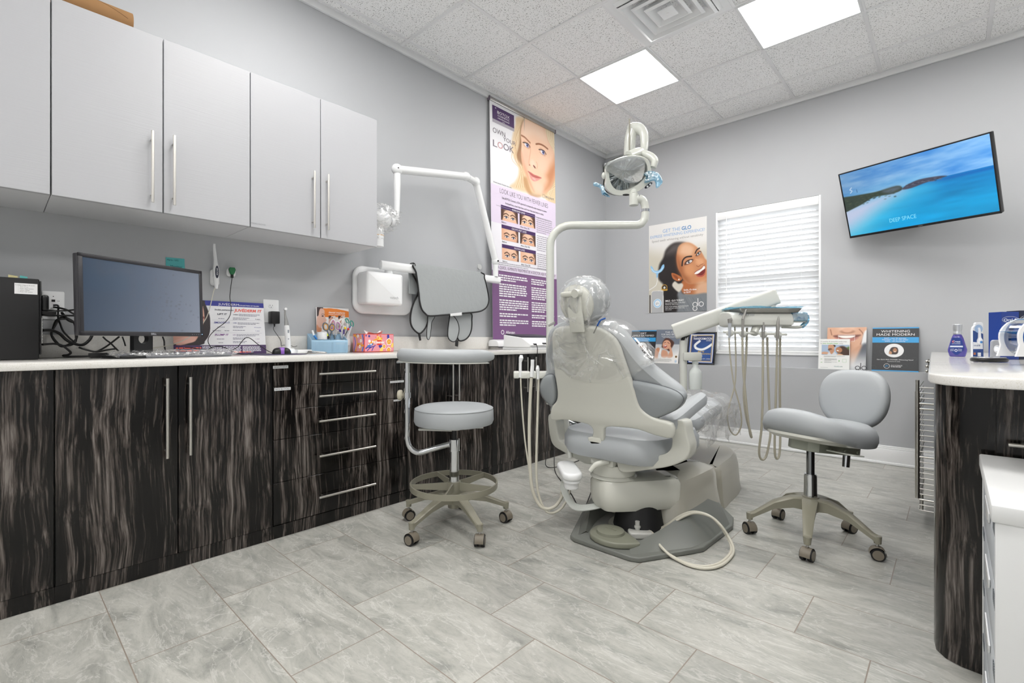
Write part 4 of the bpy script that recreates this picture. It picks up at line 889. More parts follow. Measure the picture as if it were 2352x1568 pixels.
def nz(sx, sy, seed):
    r = np.random.default_rng(seed); g = r.random((int(sy)+3, int(sx)+3)); X = s_*sx; Y = t*sy; i = X.astype(int); j = Y.astype(int); u = X-i; v = Y-j; u = u*u*(3-2*u); v = v*v*(3-2*v)
    return (g[j, i]*(1-u)+g[j, i+1]*u)*(1-v)+(g[j+1, i]*(1-u)+g[j+1, i+1]*u)*v
cl = .5*nz(5, 9, 1)+.3*nz(9, 22, 2)+.2*nz(22, 50, 3)
hor = .600
sky = rgb('2f7ac8')*(1-cl[..., None])+rgb('9cc3e6')*cl[..., None]; sky = sky*(.9+.25*s_[..., None])
sea = rgb('0b7fc6')*(1-np.clip((hor-t)/.4, 0, 1)[..., None])+rgb('0a9bd6')*np.clip((hor-t)/.4, 0, 1)[..., None]; sea = sea*(.88+.24*(.6*nz(4, 12, 5)+.4*nz(8, 30, 6))[..., None])
A.C = np.where((t > hor)[..., None], sky, sea); band = np.clip(1-abs(t-hor+.03)/.035, 0, 1)*np.clip((s_-.3)/.2, 0, 1); A.mix(band*.7, '0a5db4')
A.poly([q(-.1, .42), q(.18, .52), q(.42, .56), q(.6, .52), q(.5, .42), q(.36, .3), q(.22, .1), q(.1, -.1), q(-.1, -.1)], '58bfe0', .16); A.poly([q(-.1, .44), q(.2, .54), q(.38, .565), q(.46, .555), q(.35, .45), q(.22, .33), q(.1, .2), q(-.1, .06)], 'b9c4de', .09)
A.poly([q(-.1, .63), q(.1, .625), q(.25, .61), q(.4, .625), q(.44, .59), q(.43, .545), q(.36, .525), q(.28, .535), q(.22, .53), q(.1, .45), q(-.1, .38)], '2f3d33', .006); A.poly([q(.3, .60), q(.4, .62), q(.43, .58), q(.36, .54)], '55606a', .02)
for k in range(60): A.ell(*q(random.uniform(0, .4), random.uniform(.46, .6)), .01, .004, random.choice(('1f2b28', '4c5a3c', '3c4a40')), .8, .5)
A.poly([q(.44, .555), q(.47, .60), q(.56, .64), q(.68, .625), q(.735, .60), q(.7, .59), q(.6, .575), q(.5, .545)], '46485a', .005)
for k in range(40): A.ell(*q(random.uniform(.47, .7), random.uniform(.57, .615)), .008, .003, random.choice(('6a6a7a', '2f3140')), .8, .6)
A.stroke([q(.115, .63), q(.11, .75)], .002, '1e4a78'); A.stroke([q(.075, .76), q(.06, .73), q(.075, .71), q(.06, .68)], .006, 'dfeaf4', 1, .8)
b = B(MT); b.mi = 0; b.text('DEEP SPACE', None, hS*.085, *q(.41, .105), .0006, sx=.75)
o = sheet('screen', b, [glow('screen_letters', '7fd3ee', .6)], [A], None, None, parent=tv); o.data.materials[-1] = SCR
b = B(); b.box(TC.x-.1, TC.x+.1, YF-.02, YF-.001, TC.z-.12, TC.z+.12, .003); b.cyl((TC.x, YF-.02, TC.z), (TC.x+.12, YF-.16, TC.z), .018); b.cyl((TC.x+.12, YF-.16, TC.z-.03), (TC.x+.12, YF-.16, TC.z+.03), .022); b.cyl((TC.x+.12, YF-.16, TC.z), (TC.x+.01, TC.y+.07, TC.z), .016); b.build('wall_arm', BLACKM, tv)
b = B(MT); b.box(-.1, .1, -.1, .1, -.075, -.045, .003); b.build('mounting_plate', BLACKM, tv)
# ================================================================== left wall and counter things
CZ = .8884
def zx(zm, X, Y, x): return px(zm[0]+X/zm[2], zm[1]+Y/zm[2], x)
def zpt(P, zm, x): return [zx(zm, X, Y, x) for X, Y in P]
# computer tower
tw = thing('computer_tower', 'black desktop computer tower at the left end of the counter', 'computer', (-2.84, -.07, CZ))
b = B(); b.box(-2.93, -2.752, -.29, .132, CZ+.001, 1.217, .004); b.build('case', BLACKM, tw)
b = B(); b.box(-2.925, -2.757, .1325, .1385, CZ+.02, 1.21, .002)
b.mi = 1
b.box(-2.80, -2.762, .139, .1415, .955, 1.06); b.mi = 2
for k in range(8): b.box(-2.79, -2.77, .1415, .143, .962+k*.012, .968+k*.012)
b.build('rear_panel', [BLACK, STEEL, BLACKM], tw)
b = B(); b.box(-2.80, -2.765, .139, .162, 1.09, 1.155, .008); b.build('handset_plug', BLACK, tw)
Mt = frame(px(33, 674, -2.7515), (0, 1, 0), (0, 0, 1)); lw = px(86, 674, -2.7515).y-px(33, 674, -2.7515).y
b = B(Mt); b.box(0, lw, 0, .043, 0, .0006); b.mi = 1; b.text('To display X-Rays on TV screen:', None, .005, .03, .034, .001, width=lw*.86)
for k, st in enumerate(('Turn TV on', 'Press "Input" button', 'Select "HDMI"', 'Press "OK" button')): b.text(st, None, .0047, .016, .027-k*.0065, .001, 'L'); disc(b, .011, .0285-k*.0065, .0006, .001, 6)
solo('instruction_label', b, [pc('eeeeef'), pc('3a3a3c')], 'white paper label of instructions taped to the computer tower', 'label', flat=True, loc=Mt.translation)
for (y0, y1, c, lab) in ((-.01+.055, .012+.06, 'e6dca6', 'pale yellow sticky note on top of the computer tower'), (.078, .10, '6fc7c4', 'teal sticky note on top of the computer tower')):
    b = B(); b.grid(lambda u, v: (-2.80+.0*v, y0+(y1-y0)*u, 1.2178+v*.014*(1-.3*u)), 3, 2); b.grid(lambda u, v: (-2.8004-.04*v, y0+(y1-y0)*u, 1.2178), 3, 2); solo('sticky_note', b, pc(c, .8), lab, 'note', loc=(-2.8, (y0+y1)/2, 1.2175))
# wall plates
def plate(y0, y1, z0, z1, kind, label):
    b = B(frame((XL, (y0+y1)/2, (z0+z1)/2), (0, 1, 0), (0, 0, 1))); w, h = y1-y0, z1-z0
    b.slab(rrect(w, h, .006), 0, .006, .003); b.mi = 1
    if kind == 'data':
        b.box(-.006, .006, -.004+.02, .006+.02, .0055, .0068); b.text('13', None, .009, .016, .017, .0066); disc(b, 0, .04, .002, .0064, 10)
        b.mi = 0; b.box(-.009, .009, -.045, -.01, .006, .02, .003)
    else:
        for s in (.03, -.03):
            if s < 0: break
            b.mi = 0; b.slab(circ(.0165, 24, 0, s, .0145), .006, .008, .001); b.mi = 1
            b.box(-.0075, -.0055, s+.0, s+.007, .008, .0085); b.box(.0055, .0075, s+.0, s+.007, .008, .0085); b.cyl((0, s-.007, .008), (0, s-.007, .0086), .0022, n=8)
    return solo('wall_plate', b, [WPL, BLACK], label, 'outlet', loc=(XL, (y0+y1)/2, (z0+z1)/2))
plate(.150, .224, 1.06, 1.186, 'data', 'white data jack plate numbered 13 beside the computer tower')
plate(1.074, 1.163, 1.07, 1.206, 'power', 'white power outlet plate with a black adapter plugged in')
b = B(); b.box(-2.962, -2.905, 1.10, 1.147, 1.062, 1.135, .005); b.cyl((-2.93, 1.124, 1.062), (-2.93, 1.124, 1.045), .005, .003)
zD = (580, 690, 9.8)
cr = [Vector((-2.93, 1.124, 1.05))]+[zx(zD, X, Y, xx) for X, Y, xx in ((470, 640, -2.925), (560, 780, -2.915), (630, 890, -2.90), (650, 1020, -2.89), (700, 1003, -2.90))]+[zx(zD, 850, 1010, -2.90), zx(zD, 930, 1040, -2.90), zx(zD, 1005, 1020, -2.90)]
b.tube(cr, .0015, n=6)
solo('power_adapter', b, BLACK, 'black power adapter and cord plugged into the outlet behind the curing light', 'adapter', loc=(-2.93, 1.124, 1.09))
# sticky note on the wall
q = px(381, 620, XL+.001); M = frame(q, (0, 1, .02), (0, 0, 1)); w = .082
b = B(M); b.grid(lambda u, v: (w*u, .066*v, .0008+.006*(1-v)**2*(.4+.6*u)), 4, 4); b.mi = 1; b.text('Marie 1202', None, .011, .03, .05, .003); b.text('Monitor', None, .016, .045, .016, .007)
solo('sticky_note', b, [pc('62bfc0', .8), pc('2d5b66', .8)], 'teal sticky note on the wall above the monitor', 'note', loc=q)
# intraoral camera in its holder, and its cable
xw = XL+.02
hp = px(494, 632, xw)
b = B(); b.slab(rrect(.042, .09, .015), 0, .02, .006, M=frame((XL, hp.y, hp.z-.012), (0, 1, 0), (0, 0, 1)) ); b.slab(rrect(.036, .05, .012), .02, .034, .006, M=frame((XL, hp.y, hp.z-.03), (0, 1, 0), (0, 0, 1)))
solo('camera_holder', b, WPL, 'white wall holder that carries the dental camera', 'holder', loc=(XL, hp.y, hp.z-.05))
b = B(); ca = (XL+.04, hp.y, hp.z-.03); top = px(492, 560, XL+.04)
b.tube([(ca[0], ca[1], ca[2]-.045), (ca[0], ca[1], ca[2]+.0), (ca[0], ca[1]-.001, ca[2]+.06), (ca[0], ca[1]-.004, ca[2]+.11), (top.x, top.y, top.z-.02), (top.x, top.y, top.z)], [.007, .013, .0145, .009, .0068, .006], n=14, seg=6)
b.mi = 1; b.slab(circ(.0088, 20, 0, 0, .034), 0, .004, .001, M=frame((ca[0]+.0115, ca[1], ca[2]+.045), (0, 1, 0), (0, 0, 1))); b.mi = 2; b.text('RDCAM', R(PI/2), .012, 0, 0, 0, width=None) if 0 else None
b.mi = 2; V, F = text_mesh('RDCAM'); Mx = frame((ca[0]+.0162, ca[1]-.003, ca[2]+.027), (0, 0, 1), (0, -1, 0)); b.text('RDCAM', None, .011, .02, -.007, 0); 
b.V = b.V[:-len(V)]+[Mx @ Vector((b.V[i][0], b.V[i][1], 0)) for i in range(len(b.V)-len(V), len(b.V))]
b.mi = 3
b.tube([(ca[0], ca[1], ca[2]-.04)]+[px(u, v, x) for u, v, x in ((492, 665, -2.92), (486, 690, -2.90), (478, 720, -2.88), (466, 742, -2.86), (440, 770, -2.85), (420, 782, -2.84), (392, 792, -2.82), (345, 800, -2.80))], .0022, n=7)
solo('dental_camera', b, [WPL, pc('1d2438', .3), pc('e8e8ec'), HOSE], 'white pen-like dental camera hanging upright on the wall with a cream cable', 'camera', loc=(ca[0], ca[1], ca[2]-.05))
g = px(529, 626, XL)
b = B(frame((XL, g.y, g.z), (0, 1, 0), (0, 0, 1))); b.slab(rrect(.045, .045, .012), 0, .018, .005)
solo('sensor_holder', b, WPL, 'small white wall holder carrying the green sensor plug', 'holder', loc=(XL, g.y, g.z-.02))
b = B(); Mg = frame((XL+.019, g.y, g.z+.006), (0, 1, 0), (0, 0, 1)); b.M = Mg; b.slab([(-.017, .008), (-.012, .02), (.012, .02), (.017, .008), (.012, -.01), (.006, -.02), (-.006, -.02), (-.012, -.01)], 0, .02, .004)
b.M = Matrix.Identity(4); b.mi = 1; b.box(XL+.024, XL+.034, g.y-.007, g.y+.007, g.z-.032, g.z-.008, .003)
b.tube([(XL+.03, g.y, g.z-.03)]+[px(u, v, x) for u, v, x in ((528, 680, -2.925), (531, 705, -2.91), (528, 725, -2.90), (517, 740, -2.88), (495, 757, -2.87), (481, 772, -2.87), (478, 785, -2.86), (486, 800, -2.84))], .0019, n=7)
solo('sensor_plug', b, [pc('10693a', .3), CORD], 'green sensor plug on the wall with a long black cord', 'plug', loc=(XL+.02, g.y, g.z-.02))
# monitor
MC = Vector((-2.591, .463, 1.146)); MM = Matrix.Translation(MC) @ R(math.radians(117.29)) @ R(math.radians(-1.85), 'X') @ R(PI/2, 'X')
mo = thing('monitor', 'black computer monitor with a grey screen on the left counter', 'monitor', (-2.68, .42, CZ))
MONK = pc('2c2b2f', .35)
W2, H2 = .2675, .16; b = B(MM); b.box(-W2, W2, -H2, H2, -.03, -.003, .005); fr = .0155
for a in ((-W2, W2, -H2, -H2+.018), (-W2, W2, H2-fr, H2), (-W2, -W2+fr, -H2, H2), (W2-fr, W2, -H2, H2)): b.box(a[0], a[1], a[2], a[3], -.004, .003, .0015)
b.mi = 1; b.text('DELL', None, .0105, .02, -H2+.005, .0034, bold=.02)
for k in range(5): disc(b, W2-.06+k*.011, -H2+.008, .0012, .0034, 8)
b.mi = 2; disc(b, W2-.008, -H2+.009, .002, .0036, 8)
b.build('bezel', [MONK, pc('b9bcc4'), glow('power_light', '9fd0ff', 1.5)], mo)
A = Art(MM, -W2+fr, W2-fr, -H2+.018, H2-fr, 120, '6d7685', .0006); xs = (A.X+W2)/(2*W2); ys = (A.Y+H2)/(2*H2)
t = np.clip(.15+.75*xs-.1*ys, 0, 1)[..., None]; A.C = rgb('2c3a4d')*(1-t)+rgb('8a90a0')*t  # screen colour runs from dark blue at left to grey at right
for k in range(70): A.ell(W2*(.35+.28*np.clip(RNG.normal(), -2, 2)), H2*(-.05+.45*np.clip(RNG.normal(), -1.8, 1.8)), .002+.004*RNG.random(), .002+.003*RNG.random(), '5c5f6c', .9, .55)
SM = art_mat('mottled_screen', .3); sheet('screen', B(MM), [BLACK], [A], None, None, parent=mo).data.materials[-1] = SM
N_, L_, p_ = nodes(SM); p_.inputs['Coat Weight'].default_value = .3
b = B(frame((-2.665, .435, CZ), (math.cos(math.radians(117)), math.sin(math.radians(117)), 0), (-math.sin(math.radians(117)), math.cos(math.radians(117)), 0)))
b.slab(rrect(.2, .16, .02), .0005, .012, .003); b.build('base', BLACK, mo)
# neck with its round cable hole
b = B(); Mn = frame((-2.655, .445, CZ+.01), (math.cos(math.radians(117)), math.sin(math.radians(117)), 0), (0, 0, 1)); nk = [(-.042, 0), (.05, 0), (.04, .2), (-.032, .2)]
hole = circ(.022, 24, .008, .075); V = []; F = []
outer = []
for k in range(24):
    a = 2*PI*k/24; dx, dy = math.cos(a), math.sin(a); sc = min((.0415)/abs(dx) if abs(dx) > 1e-6 else 9, ((.122 if dy > 0 else .072))/abs(dy) if abs(dy) > 1e-6 else 9); outer.append((.008+dx*sc, .075+dy*sc))
for z in (-.012, .012): V += [(p[0], p[1], z) for p in hole]+[(p[0], p[1], z) for p in outer]
for k in range(24):
    j = (k+1) % 24; F += [(24+k, k, j, 24+j), (48+k, 72+k, 72+j, 48+j), (k, 48+k, 48+j, j), (72+k, 24+k, 24+j, 72+j)]
b.add(V, F, Mn); b.build('neck', BLACK, mo)
# cables behind the monitor
def cord(name, P, r, label, m=CORD, xs=None, extra=None):
    b = B(); b.tube(P, r, n=8)
    if extra: extra(b)
    return solo(name, b, m, label, 'cable', loc=tuple(P[0]))
zC = (80, 650, 6.918)
def cz(P): return [zx(zC, X, Y, x) for X, Y, x in P]
cord('cable', cz([(110, 430, -2.80), (210, 430, -2.86), (300, 440, -2.88), (420, 440, -2.88), (560, 430, -2.87), (690, 415, -2.85)]), .0035, 'thin black cable running level from the tower to behind the monitor', extra=lambda b: b.box(-2.81, -2.775, .139, .185, 1.095-.02, 1.11-.02, .003))
cord('cable', cz([(110, 505, -2.79), (220, 515, -2.84), (360, 515, -2.88), (520, 515, -2.88), (690, 520, -2.86), (760, 530, -2.84)]), .004, 'black video cable leaving the tower below the level cable')
cord('cable', cz([(300, 350, -2.94), (370, 360, -2.92), (370, 460, -2.92), (372, 560, -2.91), (400, 640, -2.90), (450, 760, -2.88), (560, 880, -2.87), (640, 940, -2.86)]), .0036, 'black cable dropping straight down from the wall jack')
cord('cable', cz([(120, 750, -2.79), (260, 750, -2.83), (390, 800, -2.85), (500, 900, -2.85), (620, 960, -2.85), (760, 980, -2.86), (870, 900, -2.87), (920, 800, -2.88)]), .006, 'thick black cable from the lower tower port curling under the monitor')
pl = []
for k in range(48):
    a = k/48*2*2*PI; rr = 1+.06*math.sin(k*.7); X = 470-205*math.cos(a)*rr*.95; Y = 780-225*math.sin(a)*rr; pl.append((X+20*math.sin(k), Y, -2.89+.015*math.sin(a*1.3)))
cord('coiled_cable', cz(pl), .0042, 'coil of thick black cable looped beside the monitor edge')
cord('cable', cz([(300, 380, -2.93), (420, 400, -2.90), (520, 430, -2.88), (600, 480, -2.87), (690, 520, -2.86), (740, 560, -2.84)]), .004, 'black cable arching from the wall jack behind the monitor edge')
cord('cable', cz([(430, 470, -2.91), (500, 560, -2.88), (580, 610, -2.87), (690, 630, -2.86), (740, 640, -2.85)]), .0055, 'thick black cable sagging behind the monitor edge')
cord('power_cable', cz([(120, 975, -2.79), (250, 965, -2.82), (330, 965, -2.83), (430, 990, -2.84), (530, 1060, -2.84), (570, 1110, -2.85), (520, 1140, -2.86), (450, 1150, -2.87), (500, 1165, -2.87), (700, 1165, -2.86), (920, 1160, -2.84)]), .0045, 'black power cable lying in a bend on the counter beside the tower')
cord('cable', cz([(700, 1020, -2.87), (820, 1060, -2.86), (980, 1090, -2.84), (1150, 1060, -2.82), (1300, 1040, -2.80)]), .004, 'black cable running low towards the monitor foot')
cord('cable', cz([(1340, 850, -2.80), (1240, 930, -2.82), (1130, 1010, -2.84), (1000, 1080, -2.85), (920, 1090, -2.86)]), .004, 'black cable slanting down under the monitor')
cord('cable', cz([(1080, 850, -2.86), (1130, 900, -2.86), (1200, 950, -2.86), (1260, 1010, -2.86), (1330, 1080, -2.86)]), .0034, 'black cable crossing under the monitor towards its foot')
cord('cable', cz([(1390, 850, -2.84), (1420, 930, -2.84), (1440, 1000, -2.84)]), .003, 'short black cable beside the monitor neck')
cord('cable', cz([(2030, 850, -2.86), (2055, 920, -2.86), (2060, 1000, -2.85), (2075, 1080, -2.84)]), .0035, 'black cable hanging below the right part of the monitor')
b = B(); b.box(-2.83, -2.77, .29, .355, CZ+.0005, CZ+.022, .004); solo('power_brick', b, BLACK, 'small black power brick on the counter under the monitor', 'adapter', loc=(-2.8, .32, CZ))
zE = (440, 670, 9.8)
cord('mouse_cable', [zx(zE, X, Y, x) for X, Y, x in ((880, 1340, -2.78), (960, 1290, -2.78), (1050, 1230, -2.79), (1130, 1120, -2.79), (1210, 1040, -2.79), (1280, 1030, -2.79), (1370, 1080, -2.79), (1480, 1170, -2.78), (1600, 1250, -2.77), (1720, 1330, -2.75), (1840, 1385, -2.73))], .002, 'thin black mouse cable arching over the purple mouse pad')
cord('keyboard_cable', [zx(zE, X, Y, x) for X, Y, x in ((370, 1300, -2.79), (470, 1245, -2.80), (600, 1225, -2.81), (720, 1245, -2.81), (820, 1290, -2.80), (880, 1340, -2.79), (980, 1370, -2.78), (1150, 1405, -2.77), (1300, 1400, -2.77), (1400, 1370, -2.77))], .0022, 'thin black keyboard cable wandering along the counter')
cord('cable', [zx(zE, X, Y, x) for X, Y, x in ((-150, 1250, -2.80), (0, 1255, -2.80), (120, 1280, -2.79), (250, 1290, -2.79), (330, 1290, -2.785))], .0022, 'thin black cable just behind the wrapped keyboard')
# display card on the counter
ML = frame((-2.905, .625, CZ+.0015), (0, 1, 0), (-.045, 0, .285)); WJ = .445
tj = px(606, 697, -2.945); HJ = math.hypot(tj.z-CZ, .045)
b = B(ML); b.box(0, WJ, 0, HJ, -.002, 0, .0006, 1)
fj = lambda X, Y: flat_at(ML, zE, X, Y)
NAV, PRP, CORL = pc('2f3590', .35), pc('4b3560', .35), pc('ee6a5b', .4)
xs0 = fj(240, 700)[0]; yt0 = HJ-.028; yb0 = fj(1000, 1195)[1]
b.mi = 1; rect(b, 0, WJ, yt0-.0, HJ, .0004); b.mi = 2; rect(b, 0, WJ, 0, yb0, .0006)
A = Art(ML, 0, fj(430, 700)[0]+.002, yb0, HJ, 90, 'ececef', .0008, zE)
A.mix(np.clip((A.Y-yt0)/.001, 0, 1), '2f3590')
A.poly([(-400, 150), (240, 190), (300, 260), (370, 420), (410, 560), (420, 720), (415, 870), (380, 1000), (300, 1110), (220, 1190), (-400, 1250)], '2a2023', 5)
for k in range(9): A.stroke([(200+12*k, 250+30*k), (290+12*k, 500), (330+6*k, 800), (200+14*k, 1100)], 5, ('3c3033', '191316')[k % 2], 1, .6)
A.poly([(-400, 400), (200, 330), (260, 360), (285, 500), (290, 640), (250, 760), (180, 900), (120, 1060), (0, 1140), (-400, 1150)], 'd9a795', 12); A.poly([(150, 560), (280, 560), (285, 600), (160, 610)], '7a3e33', 10, .8); A.poly([(-400, 1100), (-100, 1010), (80, 1030), (60, 1110), (-60, 1150), (-400, 1160)], 'e3b2a3', 10)
b.mi = 3; words(b, .01, fj(225, 1200)[0], yb0-.018, 3, .014, .007, .0016)
ftj = lambda X0, Y0, X1, Y1, st, hz, **k: b.text(st, None, abs(fj(X0, Y0-hz)[1]-fj(X0, Y0)[1])/.7, fj(X0, Y0)[0], (fj(X0, Y0)[1]+fj(X1, Y1)[1])/2, .0016, 'L', width=fj(X1, Y1)[0]-fj(X0, Y0)[0], **k)
b.mi = 4; ftj(600, 300, 1065, 320, 'JUVÉDERM', 48); ftj(1070, 318, 1515, 340, 'COLLECTION OF FILLERS', 22, bold=.02)
b.mi = 3; ftj(955, 445, 1440, 465, 'JUVÉDERM', 60, bold=.03, ital=.2); ftj(1485, 465, 1570, 465, 'IT', 55, bold=.03, ital=.2); words(b, fj(920, 1360)[0], WJ-.01, fj(920, 1372)[1], 1, .01, .007, .0016)
b.mi = 5; ftj(520, 415, 940, 430, 'Invite patients to', 34, bold=.015, ital=.2); ftj(580, 518, 790, 522, 'LIFT IT', 38, bold=.02, ital=.2); ftj(935, 524, 1050, 526, 'CHEEKS', 18, bold=.02); ftj(1430, 628, 1540, 630, '2 years', 20, bold=.02, ital=.2)
b.mi = 1; ftj(500, 712, 855, 714, 'SMOOTH IT', 40, bold=.02, ital=.2); ftj(935, 708, 1015, 710, 'LINES', 18, bold=.02); ftj(1410, 812, 1560, 812, '18 months', 20, ital=.2); ftj(1440, 888, 1530, 888, '1 year', 20, ital=.2)
b.mi = 6; ftj(525, 985, 825, 988, 'PLUMP IT', 40, bold=.02, ital=.2); ftj(930, 978, 992, 980, 'LIPS', 18, bold=.02); ftj(1440, 1070, 1530, 1070, '1 year', 20, ital=.2); ftj(1440, 1148, 1530, 1148, '1 year', 20, ital=.2)
b.mi = 7
for (X0, X1, Y0, n) in ((1065, 1545, 505, 2), (930, 1310, 585, 2), (1035, 1540, 695, 2), (930, 1220, 775, 2), (930, 1250, 862, 1), (1010, 1530, 960, 2), (930, 1270, 1035, 2), (930, 1270, 1115, 2), (600, 770, 600, 1), (580, 775, 790, 1), (470, 710, 872, 1), (740, 880, 872, 1), (570, 780, 1062, 1), (605, 745, 1145, 1)): words(b, fj(X0, Y0)[0], fj(X1, Y0)[0], fj(X0, Y0)[1]-.002, n, .0072, .0032, .0016, last=.85)
for Y in (635, 915): line2(b, [fj(460, Y), fj(1580, Y+18)], .0006, .0014)
b.mi = 4
for X0, X1 in ((240, 690), (705, 1125), (1145, 1560)): words(b, fj(X0, 1230)[0], fj(X1, 1230)[0], fj(X0, 1238)[1], 6, .0062, .0035, .0016)
sheet('display_card', b, [pc('ececef', .35), NAV, PRP, CORL, pc('e9e9f2'), pc('2b2b45'), pc('7d3f8f'), pc('8d8a9c')], [A], 'wide white and blue filler advertising card standing behind the keyboard', 'card', loc=(-2.905, .85, CZ))
# wrapped keyboard
kb = thing('keyboard', 'grey keyboard wrapped in crinkled clear film in front of the monitor', 'keyboard', (-2.655, .575, CZ), math.radians(2))
Mk = WM[kb]; b = B(Mk); b.box(-.065, .065, -.215, .22, .001, .014, .004)
for i in range(5):
    for j in range(17): b.box(-.056+i*.0225, -.0365+i*.0225, -.207+j*.0245, -.1855+j*.0245, .0145, .0195, .002, 1)
b.build('keys', mat('keyboard_grey', '84868c', .5), kb)
b = B(Mk)
def wrap(u, v):
    a = 2*PI*u; y = -.235+.49*v; e = 1-max(0, abs(v-.5)*2-.93)/.07*.75
    r = nz3(6*u, 22*v, 0)*.007; x = .078*math.cos(a)*(.9+.1*e)+r; z = .0178+.0168*math.sin(a)*e+nz3(9*u, 40*v, 3)*.006*(1 if math.sin(a) > -.2 else 0)
    return (max(-.08, min(.08, x)), y+.006*math.sin(a*3), max(.0006, z))
b.grid(wrap, 40, 90, closed_u=True); b.build('clear_wrap', film_mat('keyboard_film', .12, .8, 26), kb)
# mouse and pad
b = B(T(-2.695, 1.055, CZ) @ R(math.radians(4))); b.slab(rrect(.19, .235, .02), .0005, .003, .001); solo('mouse_pad', b, [pc('4c4560', .7)], 'thin dark purple mouse pad under the mouse', 'mouse pad', loc=(-2.695, 1.055, CZ))
ms = thing('computer_mouse', 'black and purple computer mouse on its pad', 'mouse', (-2.672, 1.062, CZ+.003), math.radians(-10))
Mm = WM[ms]
def mbody(u, v):
    a = 2*PI*u; r = math.sin(PI*min(v, .5)); z = .001 if v == 0 else .037*math.cos(PI/2*(1-v))
    rr = math.cos(PI/2*v); return (.029*math.cos(a)*max(rr, 0)**.5, .048*math.sin(a)*max(rr, 0)**.5, .001+.034*math.sin(PI/2*v)**.9)
b = B(Mm); b.grid(mbody, 28, 8, closed_u=True); b.build('shell', BLACK, ms)
b = B(Mm)
b.M = Mm @ Matrix.Diagonal((1.03, .62, 1.04, 1)); b.grid(mbody, 28, 8, closed_u=True); b.build('purple_cover', pc('8a5cb5', .25), ms)
# curing light on its dock
dk = thing('curing_light', 'white cordless curing light standing upright on a round charging dock', 'curing light', (-2.86, 1.178, CZ))
b = B(); b.lathe([(.048, .0005), (.05, .004), (.047, .016), (.034, .024), (.03, .03), (.0, .031)], (-2.86, 1.178, CZ), n=32); b.box(-2.85, -2.79, 1.2, 1.285, CZ+.0005, CZ+.022, .004); b.mi = 1; b.cyl((-2.815, 1.165, CZ+.017), (-2.809, 1.165, CZ+.0168), .003, n=10); b.build('charging_dock', [WPL, glow('dock_light', '6fb6ff', 2)], dk)
z1 = px(655, 708, -2.87).z
b = B(); b.tube([(-2.86, 1.175, CZ+.02), (-2.86, 1.172, CZ+.08), (-2.86, 1.166, CZ+.15), (-2.86, 1.165, CZ+.165)], [.0155, .0155, .0145, .0125], n=16); b.mi = 1
b.tube([(-2.86, 1.165, CZ+.163), (-2.86, 1.163, CZ+.19), (-2.86, 1.158, CZ+.22), (-2.86, 1.156, z1-.008)], [.013, .0095, .0055, .0048], n=14); b.mi = 0
b.cyl((-2.868, 1.156, z1-.004), (-2.846, 1.156, z1-.004), .0075, n=18); b.mi = 2; b.box(-2.8448, -2.8438, 1.165, 1.173, CZ+.12, CZ+.138); b.cyl((-2.8455, 1.17, CZ+.085), (-2.8435, 1.17, CZ+.085), .0035, n=12)
b.build('wand', [WPL, STEEL, pc('8f959d')], dk)
b = B(frame((-2.77, 1.305, CZ+.0005), (.5, 1, 0), (-1, .5, 0))); b.slab(rrect(.11, .06, .012), .0, .006, .002); b.M = b.M @ T(0, 0, .004) @ R(math.radians(5), 'Y'); b.slab(rrect(.1, .055, .012), .003, .0085, .003)
solo('flip_phone', b, STEEL, 'small silver hand-held device lying beside the blue basket', 'device', loc=(-2.77, 1.305, CZ))
# basket
bk = thing('desk_basket', 'light blue perforated plastic organiser basket full of scissors and pens', 'basket', (-2.87, 1.42, CZ), math.radians(-15))
Mb = T(-2.862, 1.415, CZ) @ R(math.radians(-13)); WM[bk] = T(-2.87, 1.42, CZ) @ R(math.radians(-15))
BLUE = mat('light_blue_plastic', 'a9cde6', .45)
bw, bd, hf, hb_ = .105, .06, .078, .118
def lattice(b, P0, U, Vv, w, h0, h1, nu, nv):
    """perforated panel: rim strips and crossing bars; height runs h0..h1 along the width"""
    U = Vector(U); Vv = Vector(Vv); n = U.cross(Vv)
    for i in range(nu+1):
        t = i/nu; x = w*t; h = h0+(h1-h0)*t; m = frame(Vector(P0)+U*x, U, Vv); b.box(-.0017, .0017, 0, h, -.0012, .0012, M=m)
    for j in range(nv+1):
        t = j/nv; a = Vector(P0)+Vv*(h0*t); c = Vector(P0)+U*w+Vv*(h1*t); m = frame(a, c-a, Vv); b.box(0, (c-a).length, -.0017, .0017, -.0012, .0012, M=m)
b = B(Mb); lattice(b, (bd, -bw, .004), (0, 1, 0), (0, 0, 1), 2*bw, hf-.012, hf-.012, 30, 12); lattice(b, (bd, -bw, .004), (-1, 0, 0), (0, 0, 1), 2*bd, hf-.012, hb_-.008, 18, 12); lattice(b, (bd, bw, .004), (-1, 0, 0), (0, 0, 1), 2*bd, hf-.012, hb_-.008, 18, 12)
b.build('perforated_sides', BLUE, bk)
b = B(Mb); b.box(-bd, bd, -bw, bw, .0005, .004, .001); b.box(-bd, -bd+.002, -bw, bw, .001, hb_)
b.box(bd-.002, bd+.0015, -bw-.002, bw+.002, hf-.012, hf, .001)
for s in (-1, 1):
    m = frame((bd, s*bw, hf), (-2*bd, 0, hb_-hf), (0, 0, 1)); b.box(0, math.hypot(2*bd, hb_-hf), -.011, .001, -.0015, .0015, M=m)
b.box(.01, .012, -bw, bw, .004, hf-.004); b.box(-.004, .012, .02, .022, .004, hf+.015); b.box(.012, bd, .02, .022, .004, hf-.006)
b.build('floor_and_dividers', BLUE, bk)
zB2 = (680, 690, 9.046)
def bp(X, Y, x): return zx(zB2, X, Y, x)
